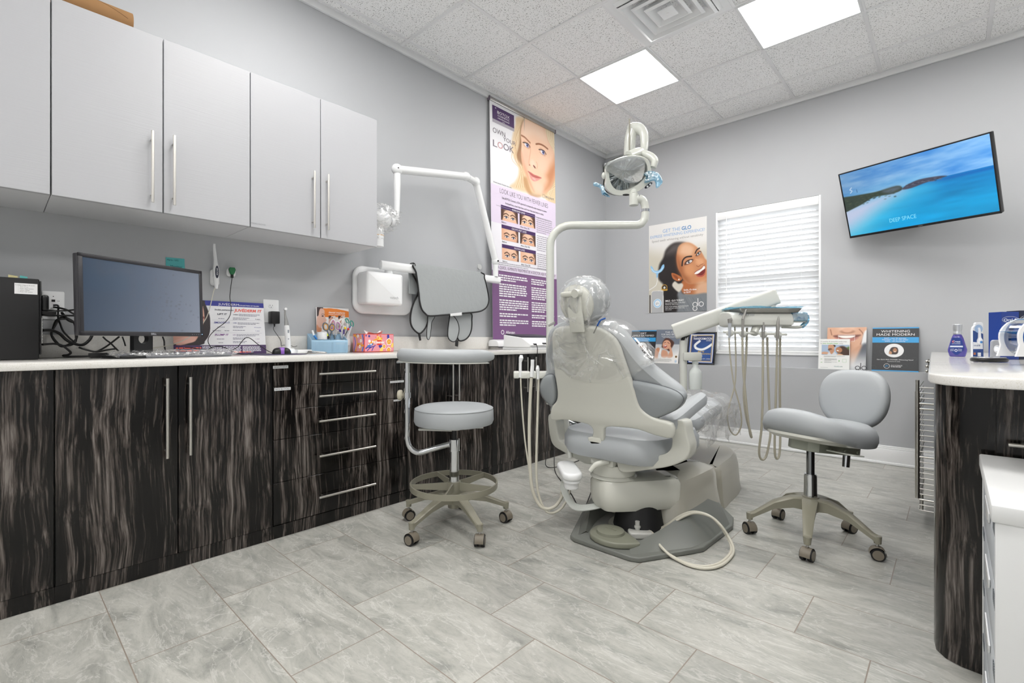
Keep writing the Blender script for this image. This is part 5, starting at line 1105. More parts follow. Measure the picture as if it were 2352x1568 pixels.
def scissors(P1, P2, tip, x, r, c_out, c_in, label, name='scissors'):
    """two finger loops (picture coordinates) and blades to the tip"""
    b = B()
    for (cx, cy, rx, ry, ang) in (P1, P2):
        c = bp(cx, cy, x); k = 1/9.046*(c-EYE).dot(FW)/F_PX
        pts = [(c.x+.002*math.sin(3*a), c.y+k*(rx*math.cos(a)*math.cos(ang)-ry*math.sin(a)*math.sin(ang)), c.z+k*(rx*math.cos(a)*math.sin(ang)+ry*math.sin(a)*math.cos(ang))) for a in [2*PI*i/16 for i in range(16)]]
        b.mi = 0; b.tube(pts, r, n=10, seg=2, closed=True); b.mi = 1; c2 = Vector((c.x, c.y, c.z)); b.tube([c2+(Vector(p)-c2)*(1-r*.9/(k*min(rx, ry)))+Vector((.0012, 0, 0)) for p in pts], r*.75, n=8, seg=2, closed=True)
        b.mi = 0; t = bp(tip[0], tip[1], x-.005); lo = Vector(pts[0])
        lo = min((Vector(p) for p in pts), key=lambda q: (q-t).length); b.tube([lo, lo.lerp(t, .55)], [r*1.1, r*1.2], n=10); b.mi = 2; b.tube([lo.lerp(t, .5), t], [.004, .003], n=6)
    solo(name, b, [pc(c_out, .4), pc(c_in, .4), STEEL], label, 'scissors', loc=tuple(bp(tip[0], tip[1], x)))
scissors((615, 545, 55, 80, .35), (745, 560, 52, 72, -.1), (690, 800, 0), -2.865, .0042, '5d6672', 'd79a3e', 'scissors with dark grey and orange handles in the blue basket')
scissors((755, 500, 55, 110, -.2), (865, 530, 62, 95, .1), (800, 800, 0), -2.90, .0042, 'eeeae8', 'c67fb9', 'scissors with white and pink handles in the blue basket')
scissors((935, 450, 55, 80, -.6), (1030, 460, 85, 85, .2), (880, 800, 0), -2.91, .0045, 'f0f0ee', 'e4e4e2', 'scissors with large white handles standing in the blue basket')
b = B(); a = Vector((-2.888, 1.46, CZ)); b.lathe([(.03, .0), (.03, .045), (.012, .045), (.012, .0)], bp(540, 740, -2.86)-Vector((0, 0, .02)), n=28, cap=False); solo('tape_roll', b, WPL, 'white tape roll sitting upright in the blue basket', 'tape', loc=tuple(bp(540, 740, -2.86)-Vector((0, 0, .02))))
def pen(P, x, r, cols, label, name='pen', cat='pen'):
    b = B(); Q = [bp(X, Y, x) for X, Y in P]
    for k in range(len(Q)-1): b.mi = min(k, len(cols)-1); b.cyl(Q[k], Q[k+1], r, n=12)
    solo(name, b, [pc(c, .35) for c in cols], label, cat, loc=tuple(Q[-1]))
pen([(620, 670), (650, 735), (672, 790)], -2.85, .0075, ['e6ee2d', '22242a'], 'yellow highlighter leaning in the blue basket', 'highlighter', 'marker')
pen([(905, 600), (925, 650), (945, 720), (960, 790)], -2.875, .0055, ['4b3a94', 'dfe0e6'], 'white pen with a purple cap in the blue basket')
pen([(335, 620), (370, 720), (430, 800)], -2.845, .0055, ['f2f4f6', '2f83d2'], 'white and blue toothbrush handle sticking out of the basket', 'toothbrush', 'toothbrush')
pen([(995, 600), (990, 700), (985, 760)], -2.86, .005, ['4c3b80', 'c9cbd2'], 'clear pen with purple cap in the tooth-shaped holder')
pen([(1080, 600), (1050, 660), (1005, 740), (990, 780)], -2.87, .0022, ['3a3a44', '3a3a44'], 'thin dark file with a red top in the tooth-shaped holder', 'dental_file', 'dental file')
pen([(1130, 535), (1105, 570), (1060, 700), (1050, 770)], -2.885, .004, ['2c58b8', 'dadde2'], 'pen with a blue clip in the tooth-shaped holder')
for X, Y, c, lab in ((1020, 572, 'f1d515', 'small yellow rubber top behind the white scissors'), (1082, 592, 'd5322e', 'small red rubber top above the tooth-shaped holder')):
    q = bp(X, Y, -2.865); b = B(); b.ell(q, .0065, .0075, .0085, 12, 8); solo('rubber_top', b, pc(c, .4), lab, 'rubber top', loc=tuple(q))
b = B(); b.box(0, .055, 0, .004, 0, .03, .001, M=T(-2.83, 1.455, CZ+.05) @ R(math.radians(75))); solo('card_stack', b, WPL, 'small white card box in the front pocket of the basket', 'box', loc=(-2.83, 1.455, CZ+.05))
# tooth shaped holder with teal scissors
th = bp(1060, 1080, -2.90); tx_, ty_ = -2.905, th.y
b = B(); 
b.tube([(tx_, ty_, CZ+.088), (tx_, ty_, CZ+.06), (tx_, ty_, CZ+.045)], [.024, .027, .027], n=20, flat=(1, 1)); 
b.tube([(tx_, ty_-.011, CZ+.06), (tx_, ty_-.013, CZ+.03), (tx_, ty_-.011, CZ+.001)], [.017, .0135, .007], n=14); b.tube([(tx_, ty_+.012, CZ+.06), (tx_, ty_+.014, CZ+.03), (tx_, ty_+.014, CZ+.001)], [.017, .0125, .006], n=14)
solo('tooth_shaped_holder', b, WPL, 'white pen holder shaped like a molar with two roots', 'holder', loc=(tx_, ty_, CZ))
def th_sc():
    b = B(); x = -2.90
    for (cx, cy, rx, ry, ang) in ((1065, 420, 28, 55, .5), (1160, 480, 32, 60, .3)):
        c = bp(cx, cy, x); k = 1/9.046*(c-EYE).dot(FW)/F_PX; pts = [(c.x, c.y+k*(rx*math.cos(a)*math.cos(ang)-ry*math.sin(a)*math.sin(ang)), c.z+k*(rx*math.cos(a)*math.sin(ang)+ry*math.sin(a)*math.cos(ang))) for a in [2*PI*i/14 for i in range(14)]]
        b.mi = 0; b.tube(pts, .0032, n=8, seg=2, closed=True); b.mi = 1; lo = pts[9]; t = Vector((tx_, ty_, CZ+.08)); b.tube([lo, Vector(lo).lerp(t, .5), t], [.004, .006, .006], n=8)
    solo('scissors', b, [pc('2f9d8c', .4), WPL], 'scissors with teal loops and white shanks in the tooth-shaped holder', 'scissors', loc=(tx_, ty_, CZ+.08))
th_sc()
# dental implants leaflet
q = px(727, 790, -2.94); MI = frame((-2.935, px(727, 705, -2.945).y, CZ+.0015), (0, 1, 0), (-.02, 0, .285)); wI = px(802, 709, -2.955).y-px(727, 705, -2.955).y; hI = px(760, 707, -2.955).z-CZ
zI = zB2; b = B(MI); b.box(0, wI, 0, hI, -.0015, 0, .0006, 1); A = Art(MI, 0, wI, 0, hI, 110, 'eceaea', .0006, zI)
A.poly([(540, 162), (700, 160), (850, 175), (1000, 205), (1120, 235), (1120, 350), (540, 345)], 'e5812e', 2, sm=False)
A.poly([(430, 130), (560, 138), (560, 170), (500, 175), (480, 260), (460, 320), (432, 350)], '3a2a2a', 3, sm=False)
A.poly([(500, 170), (550, 165), (590, 210), (592, 280), (600, 330), (618, 370), (636, 410), (620, 435), (612, 480), (560, 520), (520, 560), (520, 640), (430, 640), (430, 350), (465, 320), (475, 240)], 'dcb3a2', 4); A.poly([(430, 500), (480, 560), (530, 570), (520, 640), (430, 640)], 'cf7f52', 10, .7); A.ell(552, 322, 20, 14, '3a2424', .5); A.stroke([(528, 290), (560, 275), (590, 298)], 7, '3a2626'); A.stroke([(560, 480), (600, 488)], 6, 'b05a52')
for X in (680, 880):
    A.poly([(X, 322), (X+135, 322), (X+135, 560), (X, 560)], 'e3d9d6', 2, sm=False); A.poly([(X+5, 350), (X+60, 330), (X+85, 350), (X+88, 400), (X+100, 430), (X+70, 500), (X+20, 560), (X, 560)], 'd8a894', 5); A.poly([(X, 320), (X+50, 325), (X+20, 370), (X, 380)], '3a2a2a', 4); A.ell(X+72, 352, 10, 8, '2a1a1a')
b.mi = 1; f_ = lambda X, Y: flat_at(MI, zI, X, Y); b.text('dental implants', None, .016, f_(678, 260)[0], f_(850, 268)[1], .0012, 'L', width=f_(1015, 260)[0]-f_(678, 260)[0], bold=.01); b.text('prevent premature aging', None, .0095, f_(678, 300)[0], f_(850, 300)[1], .0012, 'L', width=f_(1015, 260)[0]-f_(678, 260)[0], bold=.01)
sheet('leaflet', b, [pc('eceaea'), pc('f8f4ee')], [A], 'orange and white leaflet about dental implants behind the blue basket', 'leaflet', loc=(-2.935, 1.49, CZ))
# tissue box
ud = Vector((-.13, .99, 0)).normalized(); vd = Vector((-ud.y, ud.x, 0)); c0 = Vector((-2.768, 1.612, CZ+.0006))
tb = thing('tissue_box', 'red-edged floral tissue box with a white tissue poking out', 'tissue box', tuple(c0+ud*.12+vd*.06))
Mx = Matrix.Identity(4)
for i in range(3): Mx[i][0] = ud[i]; Mx[i][1] = vd[i]; Mx[i][2] = (0, 0, 1)[i]; Mx[i][3] = c0[i]
WT, DT, HT = .243, .115, .118
b = B(Mx); b.box(0, WT, 0, DT, 0, HT, .002, 1); TB0 = b
fl = []
def floral(M, W, H, seed, logo):
    A = Art(M, .004, W-.004, .004, H-.004, int(W/.0014), 'e99aa5', .0006); A.k = 1; r = random.Random(seed); P = lambda u, v: (W*u, H*v)
    if logo:
        for (u, v, au, av, wd, c) in ((.2, .5, .58, .75, .012, 'f2a72e'), (.06, .25, .3, .45, .012, 'f09a3e'), (.05, .2, .22, .24, .008, '3a3c9c'), (.1, .08, .3, .3, .006, '3a3c9c'), (.25, .08, .36, .36, .006, '3a3c9c')): A.stroke([P(u, v), P((u+au)/2, (v+av)/2+.06), P(au, av)], wd, c)
        for (cx, cy, rx, ry, an, c) in ((.5, .72, .026, .011, -40, 'f7d96b'), (.19, .37, .028, .008, 20, '4f7bc8'), (.54, .3, .018, .012, -30, '3a3c9c'), (.8, .86, .01, .018, 0, '3a3c9c'), (.95, .36, .018, .01, 60, 'f7d96b'), (.57, .12, .02, .012, 60, 'f7d96b')): A.ell(W*cx, H*cy, rx, ry, c, .12, 1, an)
        for (cx, cy, rr, c) in ((.06, .9, .0055, '3a3c9c'), (.16, .87, .0078, '3a3c9c'), (.43, .93, .006, 'ee6b33'), (.54, .88, .006, 'ee6b33'), (.46, .77, .005, 'ee6b33'), (.38, .81, .0035, 'ee6b33'), (.17, .6, .010, 'f7f4ee'), (.28, .57, .0065, 'f7f4ee'), (.22, .43, .006, 'f7f4ee'), (.15, .42, .004, 'f7f4ee')): A.ell(W*cx, H*cy, rr, rr, c, .15)
        for (cx, cy, rr) in ((.83, .56, .021), (.66, .3, .014), (.82, .1, .018)):
            for k in range(5): a = k*72+20; A.ell(W*cx+rr*.55*math.cos(math.radians(a)), H*cy+rr*.55*math.sin(math.radians(a)), rr*.62, rr*.62, 'f7f4ee', .12)
            for k in range(5): a = k*72+20; A.ell(W*cx+rr*.42*math.cos(math.radians(a)), H*cy+rr*.42*math.sin(math.radians(a)), rr*.48, rr*.48, 'eda72b', .12)
            for k in range(4): a = k*90; A.ell(W*cx+rr*.25*math.cos(math.radians(a)), H*cy+rr*.25*math.sin(math.radians(a)), rr*.1, rr*.1, 'f9e6a0', .3)
        A.poly([P(.42, .38), P(.42, .66), P(.57, .66), P(.57, .38)], 'e5432c', .0006, sm=False)
    else:
        for k in range(7): u = r.random(); A.stroke([P(u, 0), P(u+.15, .5), P(u, 1)], .007, r.choice(('3a3c9c', 'f2a72e', '4f7bc8', 'e99aa5')))
        for k in range(6): A.ell(W*r.random(), H*r.random(), .007, .014, r.choice(('3a3c9c', 'f2a72e', 'ee6b33')), .15, 1, r.random()*90)
        for (cx, cy) in ((.45, .88), (.72, .62), (.62, .3)):
            for k in range(5): a = k*72; A.ell(W*cx+.006*math.cos(math.radians(a)), H*cy+.006*math.sin(math.radians(a)), .0055, .0055, 'f7f4ee', .15)
            A.ell(W*cx, H*cy, .003, .003, 'f2a72e', .3)
    return A
F1 = frame(c0, ud, (0, 0, 1)); A1 = floral(F1, WT, HT, 1, True); F2 = frame(c0+vd*DT, -vd, (0, 0, 1)); A2 = floral(F2, DT, HT, 2, False)
b.M = Matrix.Identity(4); b.mi = 1; n0 = len(b.V); b.text('Kleenex', None, .026, WT*.495, HT*.47, .0012, bold=.03, ital=.1); b.V = b.V[:n0]+[F1 @ v for v in b.V[n0:]]
RED = pc('dd4a35', .4)
mats_ = [RED, pc('f7f2ee'), ARTM]; cols = []
for A in (A1, A2):
    n0 = len(b.V); w_ = A.nx+1; V = [A.M @ Vector((x, y, A.z)) for x, y in zip(A.X.ravel(), A.Y.ravel())]; b.mi = 2
    b.add(V, [(j*w_+i, j*w_+i+1, (j+1)*w_+i+1, (j+1)*w_+i) for j in range(A.ny) for i in range(A.nx)]); cols.append((n0, A))
o = b.build('printed_carton', mats_, tb, flat=True); at = o.data.color_attributes.new('ink', 'FLOAT_COLOR', 'POINT'); buf = np.ones((len(o.data.vertices), 4), np.float32)
for n0, A in cols: c = np.clip(A.C, 0, 1).reshape(-1, 3); l = np.where(c <= .04045, c/12.92, ((c+.055)/1.055)**2.4); buf[n0:n0+len(l), :3] = l
at.data.foreach_set('color', buf.ravel())
b = B(Mx); b.grid(lambda u, v: (.055+.135*u, .057+.018*math.sin(6*u+2*v)*v, HT+.0005+.024*v*(.25+1.6*(u-.5)**2*2)), 16, 5); b.grid(lambda u, v: (.06+.12*u, .05-.02*v, HT+.0005+.02*v*(.2+1.6*(u-.4)**2*2)), 16, 4); b.build('tissue', mat('tissue', 'f4f0ef', .9), tb)
# ---------------------------------------------------------- wall mounted x-ray machine
xr = thing('x_ray_machine', 'white wall-mounted dental x-ray machine with a long folding arm', 'x-ray machine', (XL, 1.87, 1.31))
b = B(frame((XL, 1.872, 1.308), (0, 1, 0), (0, 0, 1))); b.slab(rrect(.475, .325, .075, 8), .001, .03, .014); b.build('wall_plate', WPL, xr)
yb0_, yb1_ = px(839, 660, -2.83).y, px(928, 660, -2.80).y
b = B(frame((XL+.03, (yb0_+yb1_)/2, 1.312), (0, 1, 0), (0, 0, 1))); w_, h_ = yb1_-yb0_, .218
b.slab(rrect(w_, h_, .02), 0, .135, .02); b.mi = 1; b.text('vatech', None, .026, w_*.23, -h_*.3, .1356); b.mi = 0
b.build('control_box', [WPL, pc('9a9ca0')], xr)
b = B(); b.cyl((-2.87, px(893, 620, -2.87).y, 1.41), (-2.87, px(893, 620, -2.87).y, 1.45), .03, .028, n=24); b.build('swivel', WPL, xr)
yL, yR = px(877, 610, -2.83).y, px(1150, 640, -2.83).y
zb0 = 1.445; BARX = -2.85
b = B(frame((BARX, yR, zb0+.03), (1, 0, 0), (0, 0, 1))); b.slab(rrect(.048, .062, .021, 6), 0, yR-yL, .004); b.build('lower_arm', WPL, xr)
def limb(a, c, w, t, name, up=(1, 0, 0)):
    a = Vector(a); c = Vector(c); b = B(); b.tube([a, c], 1, n=20, smooth=False, flat=(t/2, w/2), up=up); return b
j0 = px(1138, 600, -2.84); j1 = px(1093, 418, -2.80)
b = B(); b.cyl((-2.84, j0.y, zb0+.055), (-2.84, j0.y, j0.z-.03), .024, n=20); b.build('elbow_post', WPL, xr)
b = limb(j0, j1, .058, .05, 'a'); b.ell(j0, .03, .036, .036); b.ell(j1, .032, .036, .04); b.mi = 1; b.cyl(j0+Vector((.028, 0, 0)), j0+Vector((.034, 0, 0)), .008, n=8); b.build('middle_arm', [WPL, BLACKM], xr)
k0 = px(1070, 405, -2.76); k1 = px(912, 389, -2.76)
b = limb(k0, k1, .056, .056, 'a'); b.ell(k0, .032, .04, .034); b.ell(k1, .034, .04, .038); b.tube([k0, j1], [.026, .026], n=14); b.mi = 1; b.cyl(k1+Vector((.03, -.012, 0)), k1+Vector((.036, -.012, 0)), .004, n=8); b.build('upper_arm', [WPL, BLACKM], xr)
hb0 = Vector((k1.x, k1.y+.0, k1.z-.02)); hd = px(905, 495, -2.76)
b = B(); b.tube([hb0, (hb0.x, hb0.y, hb0.z-.08), (hb0.x, hb0.y-.002, hd.z+.03), (hb0.x, hb0.y-.006, hd.z-.03)], [.022, .024, .0185, .017], n=20); b.build('drop_tube', WPL, xr)
hh = px(880, 505, -2.76)
b = B(); b.ell(hh-Vector((0, .02, .0)), .06, .075, .065); b.cyl(hh+Vector((0, .035, 0)), hh+Vector((0, .075, 0)), .034, .03, n=24); b.mi = 1; b.cyl(hh+Vector((0, .045, 0)), hh+Vector((0, .049, 0)), .0345, n=24); b.mi = 0
cb = px(868, 540, -2.76); b.cyl((hh.x, hh.y-.035, hh.z-.03), (hh.x, hh.y-.035, px(868, 566, -2.76).z+.0), .034, n=26); b.mi = 2; b.cyl((hh.x, hh.y-.035, px(868, 541, -2.76).z), (hh.x, hh.y-.035, px(868, 541, -2.76).z+.003), .0355, n=26); b.build('tube_head', [WPL, SEAM, pc('e0a640')], xr)
b = B()
def bag(u, v):
    a = 2*PI*u; t = PI*v; r = 1+.07*math.sin(7*a+3*t)*math.sin(t)+.16*nz3(3*math.cos(a), 3*math.sin(a), 5*t); return (hh.x+.085*math.sin(t)*math.cos(a)*r, hh.y-.005+.108*math.sin(t)*math.sin(a)*r, hh.z+.01+.09*math.cos(t)*r)
b.grid(bag, 40, 24, closed_u=True)
b.grid(lambda u, v: (hh.x+.04*math.cos(2*PI*u)*(1+.05*RNG.random()), hh.y-.035+.04*math.sin(2*PI*u)*(1+.05*RNG.random()), hh.z-.05-.085*v), 30, 10, closed_u=True)
b.grid(lambda u, v: (hb0.x+(.018+.03*abs(v-.35))*math.cos(2*PI*u)*(1+.25*nz3(9*u, 7*v, 2)), hb0.y-.005+(.018+.03*abs(v-.35))*math.sin(2*PI*u)*(1+.25*nz3(9*u, 7*v, 2)), hd.z-.05+.075*v), 26, 10, closed_u=True); b.build('clear_bag', film_mat('bag_film', .14, .85, 22), xr)
b = B(); b.cyl((XL, px(1100, 613, XL).y, px(1100, 613, XL).z), (XL+.012, px(1100, 613, XL).y, px(1100, 613, XL).z), .022, n=26); solo('wall_bumper', b, mat('bumper', 'd0d1d0', .4), 'small round white bumper on the wall left of the banner', 'bumper', loc=tuple(px(1100, 613, XL)))
# lead apron over the lower arm
zV = (800, 590, 6.533); XA = BARX+.034
ap = thing('lead_apron', 'grey lead apron with black piping hung over the x-ray arm', 'apron', (BARX, 2.3, 1.507))
APR = mat('apron_cloth', 'a3a7a8', .6, bump=(25, .25, .01))
fo = [(1000, 104), (1500, 165), (1990, 235), (2040, 320), (2070, 430), (2098, 570), (2104, 660), (2080, 740), (2030, 790), (1940, 822), (1700, 845), (1450, 868), (1220, 884), (1150, 845), (1100, 780), (1072, 680), (1058, 560), (1040, 400), (1015, 230)]
def panel(P, x, bul, mats, name, trim, thick=.004, front=1, tr=.0062):
    Q = [zx(zV, X, Y, x) for X, Y in P]; S2 = catmull([(q.y, q.z, 0) for q in Q], 4, True); O = [(p[0], p[1]) for p in S2]
    M = frame((x, 0, 0), (0, 1, 0), (0, 0, 1)); b = B(M); b.slab(O, -thick/2, thick/2, thick/2.2); o = b.build(name, mats, ap)
    if trim:
        c = B(M); idx = trim if trim is not True else (0, len(P)); T_ = [S2[i] for i in range(idx[0]*4, min(idx[1]*4+1, len(S2)))]
        c.tube([(p[0], p[1], .001) for p in T_], tr, n=8, smooth=False, closed=(trim is True)); c.build('black_piping', BLACKM, ap)
    return o
panel(fo, XA, 0, APR, 'front_panel', (2, 18.99) if 0 else (2, 19))
b = B(); ya_, yz_ = zx(zV, 1000, 104, XA).y, zx(zV, 1990, 235, XA).y
prof = [(XA, 1.492), (XA-.004, 1.505), (BARX+.018, 1.5115), (BARX, 1.513), (BARX-.02, 1.511), (BARX-.034, 1.50), (BARX-.036, 1.45), (BARX-.034, 1.30)]
b.grid(lambda u, v: (lambda i, f: (prof[i][0]*(1-f)+prof[i+1][0]*f, ya_+(yz_-ya_)*u, prof[i][1]*(1-f)+prof[i+1][1]*f))(min(int(v*7), 6), v*7-min(int(v*7), 6)), 10, 28)
b.tube([(p[0]+.001, ya_, p[1]) for p in prof], .005, n=8, smooth=False); b.build('saddle', APR, ap)
c = B(); c.tube([(p[0]+.001, ya_, p[1]+.002) for p in prof[:5]], .0058, n=8, smooth=False); c.build('black_piping', BLACKM, ap)
xb_ = BARX-.03
panel([(960, 240), (1030, 380), (1050, 520), (990, 660), (945, 800), (930, 950), (960, 1060), (1050, 1145), (1110, 1120), (1170, 1030), (1195, 900), (1150, 700), (1080, 300)], xb_+.01, 0, APR, 'left_flap', (0, 11))
panel([(1200, 880), (1300, 880), (1250, 980), (1240, 1080), (1225, 1190), (1205, 1240), (1180, 1215), (1178, 1100), (1190, 980)], xb_+.02, 0, APR, 'left_strap', True, tr=.0028)
panel([(1530, 860), (1590, 900), (1640, 980), (1660, 1080), (1640, 1190), (1600, 1265), (1540, 1260), (1495, 1200), (1495, 1080), (1510, 960)], xb_+.022, 0, APR, 'middle_flap', True, tr=.004)
panel([(1600, 840), (1830, 840), (1850, 950), (1845, 1080), (1810, 1180), (1740, 1245), (1650, 1245), (1620, 1100), (1600, 950)], xb_+.012, 0, APR, 'right_flap', (1, 7))
for P, nm in (([(1045, 1155), (1075, 1150), (1090, 1250), (1065, 1255)], 'tab'), ([(1605, 1250), (1650, 1245), (1640, 1345), (1600, 1335)], 'tab')):
    b = B(frame((xb_+.016, 0, 0), (0, 1, 0), (0, 0, 1))); Q = [zx(zV, X, Y, xb_+.016) for X, Y in P]; b.slab([(q.y, q.z) for q in Q], 0, .005, .001); b.build(nm, BLACKM, ap)
b = B(frame((XA+.0035, 0, 0), (0, 1, 0), (0, 0, 1))); Q = [zx(zV, X, Y, XA+.0035) for X, Y in ((1525, 850), (1700, 830), (1700, 875), (1530, 888))]; b.slab([(q.y, q.z) for q in Q], 0, .004, .001); b.build('white_tag', WHITE, ap)
# electric handpiece console at the far end of the counter
dv = thing('keypad_console', 'white tabletop console with a dark keypad lid on the far end of the counter', 'console', (-2.55, 3.0, CZ))
zK = (1100, 740, 9.8)
yk0, yk1 = 2.83, 3.32
b = B(); pr = [(-2.70, .0), (-2.70, .10), (-2.50, .075), (-2.415, .028), (-2.40, .018), (-2.42, .0)]
M = Matrix.Identity(4)
b.slab([(x, z) for x, z in pr], 0, yk1-yk0, .006, M=frame((0, yk1, CZ+.02), (1, 0, 0), (0, 0, 1))); b.box(-2.72, -2.41, yk0+.01, yk1+.02, CZ+.0005, CZ+.02, .003); b.build('body', WPL, dv)
b = B(); Mk2 = frame((-2.695, yk0+.02, CZ+.122), (0, 1, 0), (.2, 0, -.025)); b.M = Mk2; n_ = -1
b.box(0, .40, .0, .18, -.004-.002, .0045, .002); b.mi = 1
for i in range(9): b.box(.015+.04*i, .045+.04*i, .02, .16, .0048, .0056)
for i in range(8): b.box(.02+.04*i, .038+.04*i, .05, .055, .0056, .006)
b.build('keypad', [pc('2d2d38', .4), pc('3f3f52', .4)], dv)
for k, (yy, zz) in enumerate(((2.87, .045), (2.99, .05))): 
    b = B(); b.cyl((-2.42, yy, CZ+zz), (-2.385, yy, CZ+zz), .006, n=12); b.build('socket', BLACK, dv)
for k, (P, lab) in enumerate((
    ([(2.87, -2.385, .933), (2.86, -2.365, .90), (2.87, -2.37, .83), (2.93, -2.36, .62), (2.98, -2.34, .38), (2.90, -2.30, .12), (2.84, -2.26, .012), (2.95, -2.2, .004), (3.2, -2.2, .004), (3.4, -2.25, .004)], 'thin black cord hanging furthest left from the white console'),
    ([(2.99, -2.385, .938), (2.98, -2.365, .91), (2.99, -2.36, .80), (3.02, -2.34, .45), (2.96, -2.28, .15), (2.80, -2.15, .012), (2.62, -1.95, .004), (2.45, -1.75, .004), (2.3, -1.6, .004)], 'middle thin black cord hanging from the white console to the floor'),
    ([(3.1, -2.45, .985), (3.08, -2.39, .96), (3.07, -2.365, .88), (3.12, -2.34, .62), (3.25, -2.30, .3), (3.36, -2.24, .06), (3.3, -2.1, .004), (3.0, -1.9, .004), (2.6, -1.7, .004), (2.3, -1.55, .004)], 'thin black cord with a light blue plug on the console lid'))):
    b = B(); b.tube([(p[1], p[0], p[2]) for p in P], .0032, n=8)
    if k == 2: b.mi = 1; b.cyl((-2.47, 3.115, .995), (-2.44, 3.10, .982), .009, n=14)
    solo('console_cord', b, [CORD, pc('7db4dd', .4)], lab, 'cord', loc=(P[0][1], P[0][0], P[0][2]))
# ================================================================== dental chair
zR1 = (1160, 600, 3.92); zR2 = (1160, 960, 3.92)
XC = -1.24
dc = thing('dental_chair', 'grey dental chair seen from behind, its back and headrest wrapped in clear film', 'dental chair', (XC, 2.35, 0))
MBk = frame((XC, 1.97, .5), (1, 0, 0), (0, -.26, 1))
def shift(M, dz): return M @ T(0, 0, dz)
def tr(P, zm, M): return [flat_at(M, zm, X, Y) for X, Y in P]
PXL = (0, 0, 1)
def pxt(P, M):
    out = []
    for u, v in P: p = pn(u, v, M.translation, M.col[2].to_3d()); q = M.inverted() @ p; out.append((q.x, q.y))
    return out
def sm(P, seg=4): return [(p[0], p[1]) for p in catmull([(q[0], q[1], 0) for q in P], seg, True)]
IVC = mat('chair_shell', 'cfcfc6', .25, coat=.25)
GLS = mat('gloss_taupe', 'b1aea3', .14, coat=.5)
BASEM = mat('base_plate_grey', '6f716c', .38, bump=(400, .1, .0005))
# back shell
SH = [(1272, 758), (1293, 750), (1339, 747), (1379, 756), (1405, 773), (1420, 794), (1430, 822), (1443, 860), (1453, 888), (1464, 926), (1476, 944), (1502, 961), (1543, 975), (1543, 1007), (1504, 1001), (1466, 988), (1430, 983), (1392, 982), (1387, 996), (1384, 1018), (1358, 1013), (1361, 991), (1350, 976), (1313, 968), (1293, 965), (1268, 966), (1262, 955), (1266, 934), (1276, 922), (1279, 901), (1272, 855), (1269, 830), (1266, 779)]
b = B(MBk); b.slab(sm(pxt(SH, MBk), 3), -.028, 0, .012); b.build('back_shell', IVC, dc)
# upholstery
MU = shift(MBk, -.05)
UP_ = [(1258, 790), (1262, 762), (1280, 744), (1310, 737), (1372, 736), (1400, 740), (1425, 755), (1448, 780), (1470, 810), (1497, 838), (1532, 866), (1558, 886), (1573, 906), (1572, 924), (1556, 941), (1528, 953), (1500, 960), (1440, 964), (1360, 962), (1290, 956), (1268, 935), (1246, 910), (1240, 886), (1246, 866), (1256, 850), (1254, 820)]
O = sm(pxt(UP_, MU), 4)
b = B(MU); b.loft(O, [(.05, .02), (.03, .026), (.012, .018), (.003, .006), (0, -.012), (.004, -.03), (.016, -.045), (.04, -.052)]); b.build('back_cushion', VINYL, dc)
ME = shift(MBk, -.026)
def bolster(P, name, seamed=True):
    O = sm(tr(P, zR1, ME), 4); b = B(ME); cx, cy = sum(p[0] for p in O)/len(O), sum(p[1] for p in O)/len(O); V = []; n = len(O); rg = [(1, -.03), (1, -.004), (.985, .006), (.94, .013), (.8, .019), (.4, .022), (.02, .022)]
    for s_, h in rg: V += [(cx+(p[0]-cx)*s_, cy+(p[1]-cy)*s_, h) for p in O]
    b.add(V, [(j*n+i, j*n+(i+1) % n, (j+1)*n+(i+1) % n, (j+1)*n+i) for j in range(len(rg)-1) for i in range(n)]); b.build(name, VINYLD, dc)
    c = B(ME); c.tube([(p[0], p[1], .001) for p in O], .0022, n=6, smooth=False, closed=True); c.build('seam', SEAM, dc)
bolster([(1135, 1070), (1300, 1092), (1480, 1138), (1580, 1190), (1608, 1250), (1550, 1325), (1450, 1376), (1340, 1412), (1240, 1350), (1190, 1272), (1155, 1140)], 'side_bolster')
bolster([(322, 1140), (340, 1060), (385, 1018), (440, 1025), (462, 1120), (468, 1200), (455, 1265), (425, 1290), (360, 1235)], 'side_bolster')
# head rest
hc = pn(1337, 690, MBk @ Vector((0, 0, -.03)), MBk.col[2].to_3d()); MH = frame(hc, (1, 0, 0), (0, -.2, 1))
O = circ(.122, 36, 0, 0, .104)
b = B(MH); b.loft(O, [(.05, .02), (.02, .012), (.004, -.005), (0, -.03), (.006, -.055), (.03, -.075)]); b.build('headrest_cushion', VINYL, dc)
O2 = circ(.09, 32, -.018, -.012, .088)
b = B(MH); b.loft(O2, [(0, .016), (.002, .024), (.015, .034), (.04, .038)]); b.tube([(p[0], p[1], .02) for p in O2], .0016, n=6, smooth=False, closed=True); b.build('headrest_plate', IVC, dc)
b = B(MH); b.box(-.075, .0, .026, .05, .036, .062, .008); b.cyl((.012, .04, .03), (.012, .04, .07), .019, n=24); b.box(-.052, .026, -.14, .03, .036, .052, .008); b.box(-.03, .01, -.24, -.1, .0, .03, .006); b.build('headrest_bracket', IVC, dc)
FW1 = film_mat('head_film', .12, .66, 14, (1, 1, .3))
def hood(u, v):
    a = 2*PI*u; t = PI*v; s = math.sin(t)**.75; r = 1+.018*math.sin(14*a+2*t)+.05*nz3(3*math.cos(a), 3*math.sin(a), 4*t)
    return (.130*s*math.cos(a)*r, .112*math.cos(t)*r-.004, -.018+.075*s*math.sin(a)*r)
b = B(MH); b.grid(hood, 60, 30, closed_u=True)
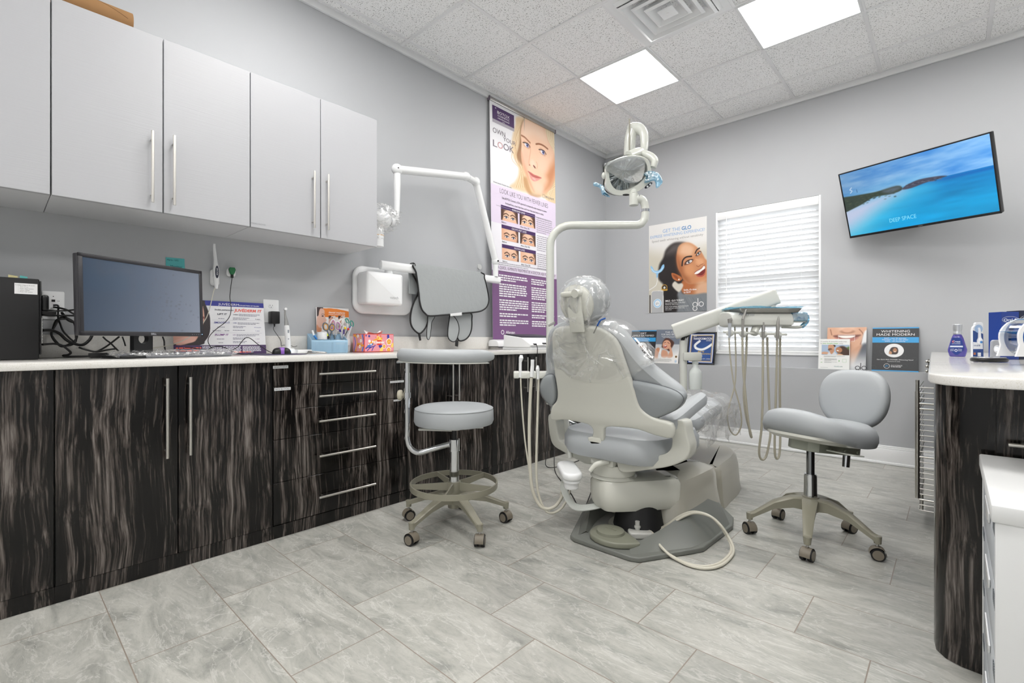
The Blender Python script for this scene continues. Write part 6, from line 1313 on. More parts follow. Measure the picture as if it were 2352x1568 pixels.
def gather(u, v):
    a = 2*PI*u; w = (.105*(1-v)**2+.03+.05*max(0, v-.6)); r = 1+.14*math.sin(11*a+2*v)*v+.2*nz3(3*a, 3*v, 1)*v; return (-.012+w*math.cos(a)*r, -.065-.085*v, .0+(.055*(1-v)+.02)*math.sin(a)*r)
b.grid(gather, 66, 14, closed_u=True); b.build('head_cover_film', FW1, dc)
MF = shift(MBk, .006)
CV = sm(tr([(362, 860), (372, 700), (430, 604), (590, 548), (700, 562), (850, 545), (1000, 580), (1130, 688), (1250, 828), (1328, 916), (1245, 962), (1130, 1040), (1000, 1092), (850, 1118), (700, 1100), (560, 1052), (470, 985), (395, 985)], zR1, MF), 4)
b = B(MF)
cx_, cy_ = sum(p[0] for p in CV)/len(CV), sum(p[1] for p in CV)/len(CV)
def cov(u, v):
    i = u*len(CV); k = int(i) % len(CV); p = CV[k]; e = 1-v; x = cx_+(p[0]-cx_)*v; y = cy_+(p[1]-cy_)*v
    return (x, y, .010+.006*math.sin(31*u*2*PI/1.0)*v*(1-v)+.012*nz3(9*x, 9*y, 7)-(.028*max(0, v-.86)/.14))
b.grid(cov, len(CV), 16, closed_u=True)
fr_ = [(p[0], p[1]) for p in CV]
b.loft(fr_, [(0, -.018), (-.004, -.05), (.004, -.1)], cap0=False, cap1=False); b.build('back_cover_film', film_mat('back_film', .2, .6, 7, (1, 1, .6)), dc)
b = B(); bo_ = MBk @ Vector((0, 0, .012)); bn_ = MBk.col[2].to_3d(); q0 = pn(1390, 731, bo_, bn_); q1 = pn(1372, 748, bo_, bn_); q2 = pn(1364, 765, bo_, bn_); b.tube([q0, pn(1379, 736, bo_, bn_), q1], .0038, n=8); b.mi = 1; b.tube([q1, q2], .0028, n=8); solo('bib_clip', b, [pc('1f57a8', .4), STEEL], 'blue bib chain end with a metal clip below the headrest', 'clip', loc=tuple(q1))
b = B(); q = pn(1267, 744, bo_-bn_*.03, bn_); b.box(-.018, .02, -.002, .002, -.006, .006, .001, M=frame(q, RT+UP*.5, FW)); solo('bib_clip', b, STEEL, 'metal bib clip at the left shoulder of the chair back', 'clip', loc=tuple(q))
# seat
b = B(T(XC, 2.27, .455)); 
b.loft(rrect(.58, .60, .16, 8), [(.06, -.075), (.02, -.062), (.0, -.03), (.0, .02), (.02, .055), (.07, .072), (.14, .078)]); b.build('seat_cushion', VINYL, dc)
def sweep(P, zm, y, t, name, m, r=.018):
    M = frame((XC, y, .4), (1, 0, 0), (0, 0, 1)); O = sm(tr(P, zm, M), 4); b = B(M); b.slab(O, -t, 0, r); return b.build(name, m, dc)
sweep([(1500, 30), (1606, 30), (1635, 150), (1662, 260), (1645, 345), (1575, 402), (1450, 442), (1250, 472), (1060, 490), (1010, 440), (998, 330), (1050, 315), (1150, 332), (1300, 340), (1420, 328), (1482, 285), (1500, 210), (1490, 120)], zR2, 2.04, .085, 'arm_frame', IVC, .0085)
sweep([(385, -20), (445, -30), (462, 60), (475, 150), (500, 210), (580, 235), (700, 252), (862, 290), (868, 345), (800, 402), (735, 415), (640, 372), (520, 305), (432, 245), (398, 150)], zR2, 2.07, .085, 'arm_frame', IVC, .0085)
# armrests
def armrest(x):
    M = frame((x, 2.05, .60), (0, 1, .20), (1, 0, 0)); b = B(M @ R(PI, 'X')); b.loft(sm([(-.03, -.03), (.02, -.045), (.2, -.04), (.36, -.034), (.40, -.0), (.36, .034), (.2, .04), (.02, .045), (-.03, .03)], 4), [(.02, -.03), (.004, -.02), (0, 0), (.006, .022), (.022, .032)]); b.build('armrest', VINYL, dc)
armrest(-.93); armrest(-1.55)
b = B(); b.cyl((-.925, 2.07, .555), (-.925, 2.07, .59), .022, n=20); b.build('armrest_pivot', STEEL, dc)
b = B(frame((XC, 2.0, .42), (1, 0, 0), (0, 0, 1))); Mx = b.M; O = tr([(775, 165), (790, 215), (800, 225), (880, 235), (890, 205), (885, 160)], zR2, Mx); b.slab(sm(O, 3), -.03, .03, .008); b.cyl(*(Vector((*tr([(x, 215)], zR2, Mx)[0], .012)) for x in (768, 892)), .018, n=16); b.slab(tr([(800, 225), (880, 235), (985, 300), (900, 290)], zR2, Mx), -.03, .0, .004); b.build('back_hinge', IVC, dc)
# leg rest
b = B(frame((XC, 2.5, .5), (0, 1, .06), (-1, 0, 0))); b.loft(sm([(-.05, -.22), (.3, -.215), (.56, -.19), (.66, -.12), (.68, 0), (.66, .12), (.56, .19), (.3, .215), (-.05, .22)], 4), [(.04, -.03), (.008, -.015), (0, .015), (.012, .045), (.05, .065)]); b.build('leg_rest', VINYL, dc)
b = B(frame((XC, 2.5, .5), (0, 1, .06), (-1, 0, 0)))
def lf(u, v):
    a = 2*PI*u; x = .02+.70*v; w = .235*(1-.25*max(0, v-.6)); n_ = .008*math.sin(23*v+5*math.sin(a))+.03*nz3(2*math.cos(a), 2*math.sin(a), 9*v); z = .022+(.062+n_)*math.sin(a)
    if math.sin(a) < -.2: z -= .03*(1+nz3(5*u, 6*v, 4))
    return (x, w*math.cos(a)*(1+.05*math.sin(9*v)), z)
b.grid(lf, 40, 40, closed_u=True)
rr = random.Random(4)
b.grid(lambda u, v: (.45+.3*u, -.245-.012*math.sin(18*u)*v, .02-.16*v*(1+.25*math.sin(9*u))), 20, 8); b.grid(lambda u, v: (.1+.35*u, -.25-.012*math.sin(15*u+1)*v, .02-.13*v*(1+.25*math.sin(7*u))), 20, 8); b.grid(lambda u, v: (.73+.014*math.sin(11*u)*v, -.22+.44*u, .02-.2*v*(1+.2*math.sin(5*u))), 20, 8)
b.build('leg_cover_film', film_mat('leg_film', .24, .62, 9, (1, 1, .45)), dc)
# under seat: swivel, lever, lift arm
b = B(); b.cyl((XC-.02, 2.13, .30), (XC-.02, 2.13, .355), .105, .11, n=32); b.box(XC-.09, XC+.04, 2.02, 2.15, .35, .40, .01); b.build('swivel_plate', IVC, dc)
b = B(); b.box(XC-.1, XC+.12, 2.06, 2.4, .385, .43, .01); b.build('seat_bracket', BLACKM, dc)
b = B(); L_1 = [pd(u, v, 2.31) for u, v in ((1398, 1060), (1385, 1062), (1368, 1068), (1355, 1082))]; b.tube(L_1, [.012, .014, .014, .01], n=12, flat=(1, .8)); b.build('swivel_lever', IVC, dc)
b = B(); b.lathe([(.10, .275), (.118, .285), (.10, .30)], (XC-.02, 2.13, 0), n=32); b.build('swivel_ring', IVC, dc)
b = B(); b.loft(sm([(-1.37, 2.10), (-1.30, 2.03), (-1.20, 2.02), (-1.02, 2.24), (-1.0, 2.32), (-1.2, 2.5), (-1.38, 2.4)], 4), [(.07, .125), (.02, .135), (.006, .16), (0, .2), (0, .262), (.012, .282), (.05, .29)]); b.build('lift_arm_cover', IVC, dc)
b = B()
b.loft(sm([(-.985, 2.285), (-.97, 2.35), (-.955, 2.6), (-.97, 2.74), (-1.1, 2.80), (-1.4, 2.8), (-1.48, 2.7), (-1.48, 2.4), (-1.4, 2.33), (-1.15, 2.27), (-1.03, 2.268)], 3), [(-.03, .03), (-.02, .06), (0, .16), (.006, .235), (.02, .262), (.09, .285), (.16, .29)]); b.build('lift_housing', GLS, dc)
lg = pn(1607, 1122, (-.972, 2.45, .15), (1, -.02, .1)); Ml = frame(lg+Vector((.006, 0, 0)), (.02, 1, 0), (-.12, 0, 1)); b = B(Ml); b.slab(circ(.034, 28), -.012, .002, .001); b.mi = 1; b.slab(circ(.027, 28), .001, .004, .001); b.mi = 2; b.text('PC', None, .034, 0, -.011, .0048, ital=.3); b.build('round_badge', [IVC, pc('3c3e42', .3), pc('d7d8d6', .4)], dc)
b = B(); b.cyl((-1.17, 2.22, .025), (-1.17, 2.22, .16), .13, .10, n=32); b.mi = 1; b.lathe([(.15, .024), (.152, .034), (.13, .036)], (-1.17, 2.22, 0), n=32); b.build('lift_column', [BLACKM, CHROME], dc)
b = B(); b.loft(sm([(-1.0, 2.83), (-.99, 2.95), (-1.03, 3.3), (-1.15, 3.5), (-1.33, 3.5), (-1.44, 3.3), (-1.44, 2.85), (-1.2, 2.80)], 3), [(-.018, .001), (-.01, .03), (.0, .16), (.01, .205), (.03, .225), (.08, .23)]); b.build('foot_housing', mat('foot_housing_taupe', 'a29f93', .3, coat=.2), dc)
# base plate with raised wings
BO = [(-1.365, 1.90), (-1.335, 1.885), (-1.04, 1.885), (-1.0, 1.90), (-.865, 2.14), (-.835, 2.2), (-.825, 2.56), (-.86, 2.68), (-1.03, 2.9), (-1.45, 2.95), (-1.6, 2.72), (-1.62, 2.5), (-1.56, 2.33)]
b = B(); b.slab(BO, .001, .024, .006)
def wing(outer, ridge, inner):
    V = outer+ridge+inner; n = len(outer); F = [(i, i+1, n+i+1, n+i) for i in range(n-1)]+[(n+i, n+i+1, 2*n+i+1, 2*n+i) for i in range(n-1)]; b.add(V, F)
wing([(-1.04, 1.90, .022), (-.875, 2.15, .022), (-.84, 2.3, .022), (-.84, 2.56, .022), (-.99, 2.86, .022)], [(-1.08, 1.96, .03), (-1.0, 2.14, .085), (-.965, 2.3, .12), (-.955, 2.56, .135), (-1.03, 2.82, .13)], [(-1.10, 1.97, .022), (-1.04, 2.16, .022), (-1.0, 2.3, .022), (-1.0, 2.56, .022), (-1.06, 2.8, .022)])
wing([(-1.335, 1.92, .022), (-1.45, 2.12, .022), (-1.545, 2.34, .022), (-1.6, 2.56, .022), (-1.5, 2.88, .022)], [(-1.325, 1.975, .03), (-1.40, 2.13, .085), (-1.44, 2.33, .12), (-1.47, 2.56, .13), (-1.4, 2.83, .13)], [(-1.31, 1.98, .022), (-1.37, 2.15, .022), (-1.39, 2.33, .022), (-1.41, 2.56, .022), (-1.36, 2.8, .022)])
b.build('base_plate', BASEM, dc, ang=50)
# utility box on the left under the seat and its tube bundle
b = B(frame((-1.41, 1.96, .30), (-.55, .45, 0), (.45, .55, 0))); b.M = frame((-1.415, 1.96, .295), (.66, -.60, -.06), (.6, .66, 0))
b.slab(rrect(.22, .10, .045, 6), 0, .038, .014); b.slab(rrect(.2, .085, .038, 6), -.016, 0, .004); b.slab(rrect(.075, .07, .03, 5, .05, 0), -.05, -.012, .008); b.slab(rrect(.06, .07, .03, 5, -.06, 0), -.04, -.012, .008); b.build('utility_box', WPL, dc)
TUB = mat('clear_tubes', 'd8dbd6', .3, trans=.15)
b = B()
for k in range(7):
    o = (k-3)*.006; b.tube([(-1.46, 1.99+o, .27), (-1.46+o, 1.98, .20), (-1.41, 2.0+o, .125+.3*o), (-1.33, 2.05+o, .13+.5*o), (-1.25, 2.12+o, .16+.5*o)], .0045, n=7)
b.build('tube_bundle', TUB, dc)
b = B(); b.tube([(-1.70, 2.17, .62), (-1.64, 2.2, .52), (-1.5, 2.22, .47), (-1.40, 2.24, .45)], .02, n=16); b.build('pole_bracket', CHROME, dc)
# rheostat pedal, connector and hoses on the base plate
pc0 = pz(1411, 1226, .05)
b = B(T(pc0.x, pc0.y, .0245)); b.slab(sm([(-.10, .08), (-.12, .0), (-.09, -.07), (-.02, -.10), (.06, -.09), (.13, -.03), (.13, .0), (.05, .05), (-.03, .09)], 3), 0, .028, .008); b.M = b.M @ T(-.02, .0, .028); b.lathe([(.066, 0), (.064, .012), (.05, .016), (.0, .017)], n=28)
b.box(-.03, .03, -.004, .004, .016, .0185, .001); b.box(-.004, .004, -.0, .02, .016, .0185, .001)
solo('foot_pedal', b, mat('pedal_taupe', '7f8072', .45), 'round olive-grey foot pedal resting on the dental chair base plate', 'foot pedal', loc=(pc0.x, pc0.y, .0245))
q = pz(1470, 1220, .05); b = B(T(q.x, q.y, .025) @ R(math.radians(40))); b.slab(rrect(.11, .07, .02), 0, .028, .006); b.cyl((-.01, .01, .028), (-.01, .01, .07), .011, n=14); b.cyl((-.01, .01, .04), (-.01, .01, .048), .015, n=14); solo('hose_connector', b, pc('b9b9b4', .4), 'pale grey hose connector between the foot pedal and the beige hose', 'connector', loc=(q.x, q.y, .025))
def h2(P): return [pz(1160+X/3.92, 960+Y/3.92, z) for X, Y, z in P]
for k, dl in enumerate((0, .013)):
    P = h2([(1270, 995, .05), (1320, 1030, .045), (1350, 1090, .04), (1410, 1165, .035), (1500, 1240, .012), (1650, 1312, .009), (1800, 1335, .009), (1930, 1305, .009), (2020, 1225, .009), (2035, 1150, .02), (1990, 1050, .05), (1930, 960, .09), (1850, 885, .115), (1760, 850, .125), (1670, 845, .125), (1560, 890, .11), (1460, 960, .07), (1380, 1000, .04), (1340, 990, .04), (1340, 940, .06)])
    P = [p+Vector((dl*(1 if k else 0), -dl*.8, 0)) for p in P]; b = B(); b.tube(P, .0062, n=9, seg=5)
    solo('pedal_hose', b, HOSE, ('inner', 'outer')[k]+' of the two beige hoses looping from the chair base over the floor', 'hose', loc=tuple(P[0]))
# ================================================================== operating lamp on its pole
lp = thing('operating_lamp', 'dental operating lamp with a silver reflector on a bent cream pole', 'lamp', (-1.70, 2.17, .3))
pe = pd(1482, 512, 2.74); pe.z = 1.625; pv = Vector((-1.70, 2.17, 0)); dv_ = (Vector((pe.x, pe.y, 0))-pv); dn = dv_.normalized()
LPM = mat('lamp_ivory', 'cfd1ca', .22, coat=.35)
pts = [pv+UP*.60, pv+UP*.9, pv+UP*1.50]+[pv+dn*(.12*(1-math.cos(a)))+UP*(1.505+.12*math.sin(a)) for a in [PI/2*k/6 for k in range(1, 7)]]+[pe-dn*.05]+[pe-dn*(.05*(1-math.sin(a)))+UP*(.05*(1-math.cos(a))) for a in [PI/2*k/5 for k in range(1, 6)]]+[pe+UP*.075]
b = B(); b.tube(pts, .0225, n=20, smooth=False); b.build('bent_pole', LPM, lp)
zL = (1240, 260, 3.734)
def zd(zm, X, Y, d): return pd(zm[0]+X/zm[2], zm[1]+Y/zm[2], d)
b = B(); b.cyl(pe+UP*.075, pe+UP*.09, .024, n=20); b.build('pole_ring', CHROME, lp)
dL = (pe-EYE).dot(FW)
b = B(); b.tube([pe+UP*.09, zd(zL, 903, 800, dL), zd(zL, 885, 750, dL), zd(zL, 845, 728, dL)], [.0215, .0215, .0225, .023], n=18); b.cyl(zd(zL, 805, 690, dL), zd(zL, 805, 790, dL), .026, n=18); b.tube([zd(zL, 845, 732, dL), zd(zL, 800, 735, dL)], .024, n=16); b.cyl(zd(zL, 805, 700, dL), zd(zL, 790, 500, dL+.1), .022, n=16); b.build('lower_link', LPM, lp)
dB = dL+.12
b = B(); b.tube([zd(zL, 770, 600, dB), zd(zL, 765, 400, dB), zd(zL, 775, 230, dB), zd(zL, 790, 150, dB)], [.03, .032, .034, .033], n=16, flat=(1, 1), up=RT); b.tube([zd(zL, 790, 130, dB), zd(zL, 850, 135, dB-.02), zd(zL, 888, 170, dB-.04), zd(zL, 897, 230, dB-.05), zd(zL, 895, 300, dB-.06), zd(zL, 880, 330, dB-.07)], [.034, .034, .026, .024, .022, .019], n=18); b.ell(zd(zL, 790, 130, dB), .03, .03, .03)
b.mi = 1; b.box(-.004, .004, -.17, .14, -.002, .002, M=frame(zd(zL, 768, 250, dB-.036), RT, UP)); b.build('upper_link', [LPM, TAUPE], lp)
# head
Hc = zd(zL, 745, 525, dL-.02); vdir = UP*.93-FW*.36; MLh = frame(Hc, RT, vdir)
ring_o = [(562, 470), (565, 560), (560, 640), (610, 690), (700, 708), (800, 690), (890, 640), (960, 570), (955, 480), (930, 400), (860, 365), (770, 360), (690, 380), (610, 415)]
O = sm(tr(ring_o, zL, MLh), 4)
IN = sm(tr([(595, 500), (610, 600), (660, 655), (740, 655), (830, 610), (900, 540), (915, 470), (890, 410), (820, 385), (730, 395), (650, 430)], zL, MLh), 4)
n = min(len(O), len(IN))
def resamp(P, n):
    c = (sum(p[0] for p in P)/len(P), sum(p[1] for p in P)/len(P)); an = [math.atan2(p[1]-c[1], p[0]-c[0]) for p in P]; out = []
    for k in range(n):
        a = -PI+2*PI*k/n; j = min(range(len(P)), key=lambda i: abs(math.atan2(math.sin(an[i]-a), math.cos(an[i]-a)))); out.append(P[j])
    return out
NO = 48; Oo, Ii = resamp(O, NO), resamp(IN, NO)
b = B(MLh); V = []; rings = [(Ii, 1.0, -.035), (Ii, 1.0, .0), (Ii, 1.02, .012), (Oo, .97, .012), (Oo, 1.0, .0), (Oo, 1.0, -.03), (Oo, .95, -.05)]
for P, s, z in rings: V += [(p[0]*s, p[1]*s, z) for p in P]
b.add(V, [(j*NO+i, j*NO+(i+1) % NO, (j+1)*NO+(i+1) % NO, (j+1)*NO+i) for j in range(len(rings)-1) for i in range(NO)])
b.build('head_ring', LPM, lp, ang=60)
MIR = mat('mirror_reflector', 'e9ecee', .07, metal=1)
b = B(MLh); ic = (sum(p[0] for p in Ii)/NO, sum(p[1] for p in Ii)/NO)
def bowl(u, v):
    i = int(u*NO) % NO; p = Ii[i]; f = 1-v; rp = 1+.012*math.sin(PI*u*NO/2)*0
    up_ = .03; return (ic[0]+(p[0]-ic[0])*f, ic[1]+.01*v+(p[1]-ic[1])*f, -.03-.06*(1-f*f)+.004*math.cos(PI*(u*NO))*f)
b.grid(bowl, NO, 8, closed_u=True); b.build('reflector', MIR, lp, ang=25)
b = B(MLh); b.loft([(p[0]*1.03, p[1]*1.03) for p in Oo], [(.0, -.045), (.01, -.085), (.05, -.12), (.09, -.13)], cap0=False); b.build('head_back', LPM, lp)
b = B(MLh); b.cyl((ic[0]+.02, ic[1]-.02, -.06), (ic[0]+.025, ic[1]-.03, .005), .013, n=16); b.ell((ic[0]+.026, ic[1]-.032, .006), .013); b.build('bulb_cap', MIR, lp)
b = B(MLh); SHd = sm(tr([(556, 480), (560, 430), (640, 395), (760, 370), (880, 385), (895, 450), (870, 560), (790, 600), (700, 575), (620, 525)], zL, MLh), 3); b.slab(SHd, .016, .019, .001); b.build('clear_shield', clear_mat('shield', 'f2f6f8', 1.2, .05), lp)
b = B(); b.tube([zd(zL, 870, 330, dL+.05), zd(zL, 820, 345, dL+.03), zd(zL, 760, 370, dL)], [.024, .03, .03], n=14); b.tube([zd(zL, 880, 340, dL+.04), zd(zL, 950, 370, dL), zd(zL, 985, 410, dL-.02), zd(zL, 970, 465, dL-.02)], [.02, .022, .021, .017], n=14); b.build('yoke', LPM, lp)
b = B(); b.ell(zd(zL, 548, 535, dL), .013, .013, .02, 14, 10); b.build('side_knob', LPM, lp)
b = B(MLh); c = tr([(735, 697)], zL, MLh)[0]; b.ell((c[0], c[1], .004), .028, .007, .012); b.build('sensor_window', BLACK, lp)
b = B(MLh); c = tr([(930, 618)], zL, MLh)[0]; m = T(c[0], c[1], .004) @ R(math.radians(40)); b.ell((0, 0, 0), .026, .010, .010, M=m); b.mi = 1; b.ell((-.009, 0, .009), .006, .006, .003, M=m); b.ell((.009, 0, .009), .006, .006, .003, M=m); b.build('button_panel', [pc('1e2436', .3), WPL], lp)
BFm = film_mat('blue_film', .55, .9, 30, (1, 1, 1), 'a5dcf2')
def wrap_handle(P, w, name='blue_handle_wrap'):
    M = frame(zd(zL, *P[0], dL-.03), RT, UP); O = tr(P, zL, M); b = B(M); b.slab(sm(O, 3), -w, w, .006); b.build(name, BFm, lp)
wrap_handle([(890, 520), (935, 498), (1010, 515), (1045, 570), (1045, 605), (1000, 640), (985, 575), (900, 595), (915, 545)], .012)
wrap_handle([(460, 598), (480, 595), (545, 625), (560, 670), (600, 720), (550, 695), (535, 700), (515, 640), (465, 620)], .01)
# ================================================================== delivery unit
du = thing('delivery_unit', 'dental delivery unit: cream arm carrying an instrument tray in front of the window', 'delivery unit', (-1.375, 3.27, .2))
dP = 3.34; zW = (1440, 460, 3.733); zT = (1520, 640, 3.563); zQ = (1650, 690, 9.223)
po = Vector((-1.385, 3.27, 0)); pt_ = zd(zW, 465, 1200, dP)
b = B(); b.cyl((po.x, po.y, .2), (po.x, po.y, pt_.z), .0255, n=24); b.cyl((po.x, po.y, pt_.z), (po.x, po.y, pt_.z+.06), .019, n=20); b.build('support_post', IVORY, du)
a0 = zd(zW, 400, 1130, dP); a1 = zd(zW, 1290, 818, 3.12); ad_ = (a1-a0).normalized()
b = B(frame(a0, ad_, UP)); Ln = (a1-a0).length; b.M = frame(a0, UP-ad_*UP.dot(ad_), ad_.cross(UP)); b.M = frame(a0, (UP-ad_*UP.dot(ad_)), ad_.cross(UP)*-1)
b.slab(rrect(.108, .075, .022, 6), 0, Ln, .008) if b.M.col[2].to_3d().dot(ad_) > 0 else b.slab(rrect(.108, .075, .022, 6), -Ln, 0, .008)
b.build('balance_arm', IVORY, du)
b = B(); b.tube([zd(zW, 475, 1210, dP), zd(zW, 490, 1170, dP-.02), zd(zW, 540, 1130, dP-.03)], .012, n=8); b.tube([zd(zW, 485, 1215, dP), zd(zW, 505, 1175, dP+.02), zd(zW, 545, 1140, dP)], .008, n=8); b.tube([zd(zQ, 1030, 100, 3.12), zd(zQ, 1090, 90, 3.12), zd(zQ, 1090, 150, 3.12)], .008, n=8); b.build('cable_loop', CORD, du)
b = B(); q = zd(zQ, 1150, 90, 3.12); b.cyl(q-UP*.06, q+UP*.03, .018, n=18); b.build('tray_pivot', IVORY, du)
# bottle holder
b = B(); q = zd(zT, 240, 635, dP); M = frame(q, RT, UP); b.M = M; b.box(-.065, .062, -.028, .028, -.04, .04, .008); b.build('bottle_bracket', IVORY, du)
q = zd(zT, 274, 680, dP-.0); zt = q.z; 
b = B(); b.lathe([(.0, -.19), (.041, -.19), (.043, -.18), (.043, -.085), (.04, -.065), (.025, -.045), (.018, -.035), (.018, -.015), (.021, -.013), (.021, .014), (.0, .014)], (q.x, q.y, zt-.0), n=30); solo('water_bottle', b, mat('milky_bottle', 'e4e9e6', .3), 'white plastic water bottle hanging from the delivery post bracket', 'bottle', loc=(q.x, q.y, zt-.19))
# instrument head
dT = 3.06; Mq = lambda X, Y, d=dT: frame(zd(zQ, X, Y, d), RT, UP)
kk = dT/F_PX/9.223
b = B(); e0 = zd(zQ, 810, 400, dT); M = frame(e0+RT*0, UP, FW); w_ = 1290*kk; b.M = Matrix.Translation(e0-RT*w_/2) @ frame((0, 0, 0), UP, FW); M = frame(e0-RT*w_/2, FW*-1, UP)
b.M = frame(e0-RT*w_/2, UP, FW*-1); d_ = b.M.col[2].to_3d().dot(RT)
prof = [(-.042, -.10), (-.042, .06), (-.02, .078), (.01, .075), (.042, .04), (.044, -.10)]
b.M = frame(e0+RT*(w_/2 if d_ < 0 else -w_/2), UP, FW*-1); b.slab(sm([(p[0], p[1]) for p in prof], 3), 0, w_, .01); M3 = frame(e0, RT, UP); b.mi = 1; b.M = M3; b.text('Pelton', None, .022, -.15, .022, .078, 'L', ital=.35, width=.05); b.text('& Crane', None, .012, -.095, .022, .078, 'L', ital=.35)
b.build('instrument_head', [IVORY, pc('3d3f63')], du)
# tray with blue wrap
b = B(); q = zd(zQ, 910, 235, dT+.03); M = frame(q, RT, FW); tw_ = 1290*kk
b.M = M; b.loft(rrect(tw_, .25, .02), [(.022, -.012), (.0, .012), (-.004, .014), (.004, .014), (.026, -.008)], cap0=True, cap1=True); solo('instrument_tray', b, STEEL, 'stainless instrument tray on top of the delivery unit', 'tray', loc=tuple(q-UP*.012))
b = B(M); b.grid(lambda u, v: ((u-.5)*(tw_+.03), (v-.5)*.26, .017+.009*math.sin(5*u+3*v)**2+.004*RNG.random()), 24, 12); b.grid(lambda u, v: ((u-.5)*(tw_+.03), (v-.5)*.26, .0155), 24, 12); solo('blue_wrap', b, film_mat('wrap_film', .5, .9, 30, (1, 1, 1), '9fd0e4'), 'crinkled light blue barrier film lying over the instrument tray', 'barrier film', loc=tuple(q+UP*.014))
b = B(); m = Mq(1640, 372); s1 = kk*155; b.M = m; b.slab(rrect(2*s1, .056, .014), -.03, .045, .006); b.build('touch_pad', IVORY, du)
b = B(m); b.slab(rrect(2*s1+.008, .058, .014, 5, 0, .006), -.03, .049, .007); b.mi = 1; b.text('CO-ID', None, .016, 0, -.004, .0505, ital=.1) if 0 else b.tube([(-.02, 0, .05), (-.008, .006, .05), (.0, .0, .05), (.01, -.004, .05), (.02, .002, .05)], .0009, n=5); b.build('pad_film', [film_mat('pad_film', .7, .9, 20, (1, 1, 1), '86cdea'), pc('4a78b0')], du)
b = B(); hp_ = [zd(zQ, X, Y, dT-.02) for X, Y in ((1350, 555), (1500, 560), (1640, 565), (1750, 550), (1830, 480), (1865, 400), (1850, 330), (1780, 290))]; b.tube(hp_, .0095, n=12); b.build('grab_handle', IVORY, du)
b = B(); b.tube([h+RT*.004 for h in hp_[3:]], .0135, n=12); b.build('handle_film', film_mat('handle_film', .4, .8, 24, (1, 1, 1), '9bd8f0'), du)
# holder bar
b = B(); b.cyl(zd(zQ, 110, 665, dT-.06), zd(zQ, 1445, 722, dT-.06), .0075, n=12)
for X, Y in ((250, 690), (525, 705), (960, 720), (1265, 735)):
    c = zd(zQ, X, Y, dT-.07); b.ell(c, .022, .022, .022, 16, 10); b.ell(c-RT*.012+FW*-.006, .016, .016, .019, 12, 8)
b.tube([zd(zQ, 830, 520, dT-.02), zd(zQ, 790, 600, dT-.04), zd(zQ, 750, 700, dT-.06)], [.026, .024, .024], n=14); b.build('holder_bar', IVORY, du)
GREYI = mat('grey_handpiece', 'a3a19c', .3, metal=.4)
dI = dT-.10
def inst(P, rad, mats_, label, name='handpiece'):
    """stacked cones from the tip down through the holder, P in crop zQ"""
    b = B()
    for k in range(len(P)-1): b.mi = min(k, len(mats_)-1) if len(mats_) > 1 else 0; b.cyl(zd(zQ, *P[k], dI), zd(zQ, *P[k+1], dI), rad[k], rad[k+1], n=14)
    return b
HS = [[(550, 480), (560, 640), (590, 860), (640, 1050), (652, 1190), (610, 1276), (560, 1240), (537, 1130), (560, 1010), (600, 850), (606, 640), (597, 380)],
      [(660, 480), (664, 700), (680, 900), (700, 1100), (722, 1260), (735, 1296), (722, 1240), (690, 1120), (672, 950), (680, 780), (692, 600), (697, 400)],
      [(828, 500), (826, 900), (818, 1200), (797, 1400), (812, 1474), (850, 1460), (880, 1340), (890, 1230), (878, 1000), (868, 700), (863, 480)],
      [(945, 500), (936, 900), (925, 1250), (926, 1430), (945, 1472), (964, 1420), (970, 1250), (966, 900), (968, 600), (968, 440)]]
spec = [([(235, 375), (245, 400), (243, 480), (238, 640), (228, 790)], [.0135, .015, .011, .009, .006], [GREYI, GREYI, pc('b9bdc2', .3), pc('b9bdc2', .3)], 'grey air-water syringe, leftmost in the delivery unit holder'),
        ([(590, 190), (575, 230), (520, 400), (515, 560), (510, 680), (510, 810)], [.005, .0065, .009, .0085, .007, .005], [GREYI], 'slim angled handpiece, second from left in the delivery unit holder'),
        ([(960, 460), (958, 520), (955, 530), (950, 660), (945, 830)], [.005, .0055, .0105, .011, .006], [GREYI, GREYI, STEEL, GREYI], 'short metal handpiece connector, third in the delivery unit holder'),
        ([(1272, 330), (1270, 380), (1262, 520), (1255, 680), (1240, 850)], [.003, .006, .0105, .011, .006], [GREYI], 'cone-tipped handpiece, rightmost in the delivery unit holder')]
for k, (P, rad, ms_, lab) in enumerate(spec):
    t = thing('handpiece', lab, 'dental instrument', tuple(zd(zQ, *P[-1], dI)), group='instruments hanging from the delivery unit')
    inst(P, rad, ms_, lab).build('instrument_body', ms_, t)
    r_ = (.0045, .0068, .0068, .0068)[k]; n_ = len(HS[k]); b = B(); b.tube([zd(zT, X, Y, dI+.09*(i/(n_-1))) for i, (X, Y) in enumerate(HS[k])], r_, n=9, seg=6); b.build('hose', mat('grey_beige_hose', 'b6b1a0', .4) if k == 0 else bpy.data.materials['grey_beige_hose'], t)
# ================================================================== assistant instrument holder
zA6 = (880, 760, 2.904); zY = (1100, 740, 9.8); dA = 2.5
ah = thing('assistant_holder', 'cream three-slot instrument holder left of the dental chair back', 'instrument holder', tuple(zd(zY, 1100, 1180, dA)))
kA = dA/F_PX/9.8
b = B(frame(zd(zY, 1145, 1180, dA), RT, UP))
for X0, X1 in ((780, 905), (915, 1145), (1200, 1290), (1310, 1560)): b.slab(rrect((X1-X0)*kA, 150*kA, .006, 4, ((X0+X1)/2-1145)*kA, 0), -.05, .03, .006)
b.box((800-1145)*kA, (1560-1145)*kA, -.012, .012, -.055, -.02, .004); b.build('slotted_block', IVORY, ah)
b = B(); b.tube([zd(zY, 1560, 1180, dA+.03), pd(1290, 880, dA+.06), pd(1300, 960, dA+.05), (-1.48, 2.06, .35)], .014, n=12); b.build('support_arm', IVORY, ah)
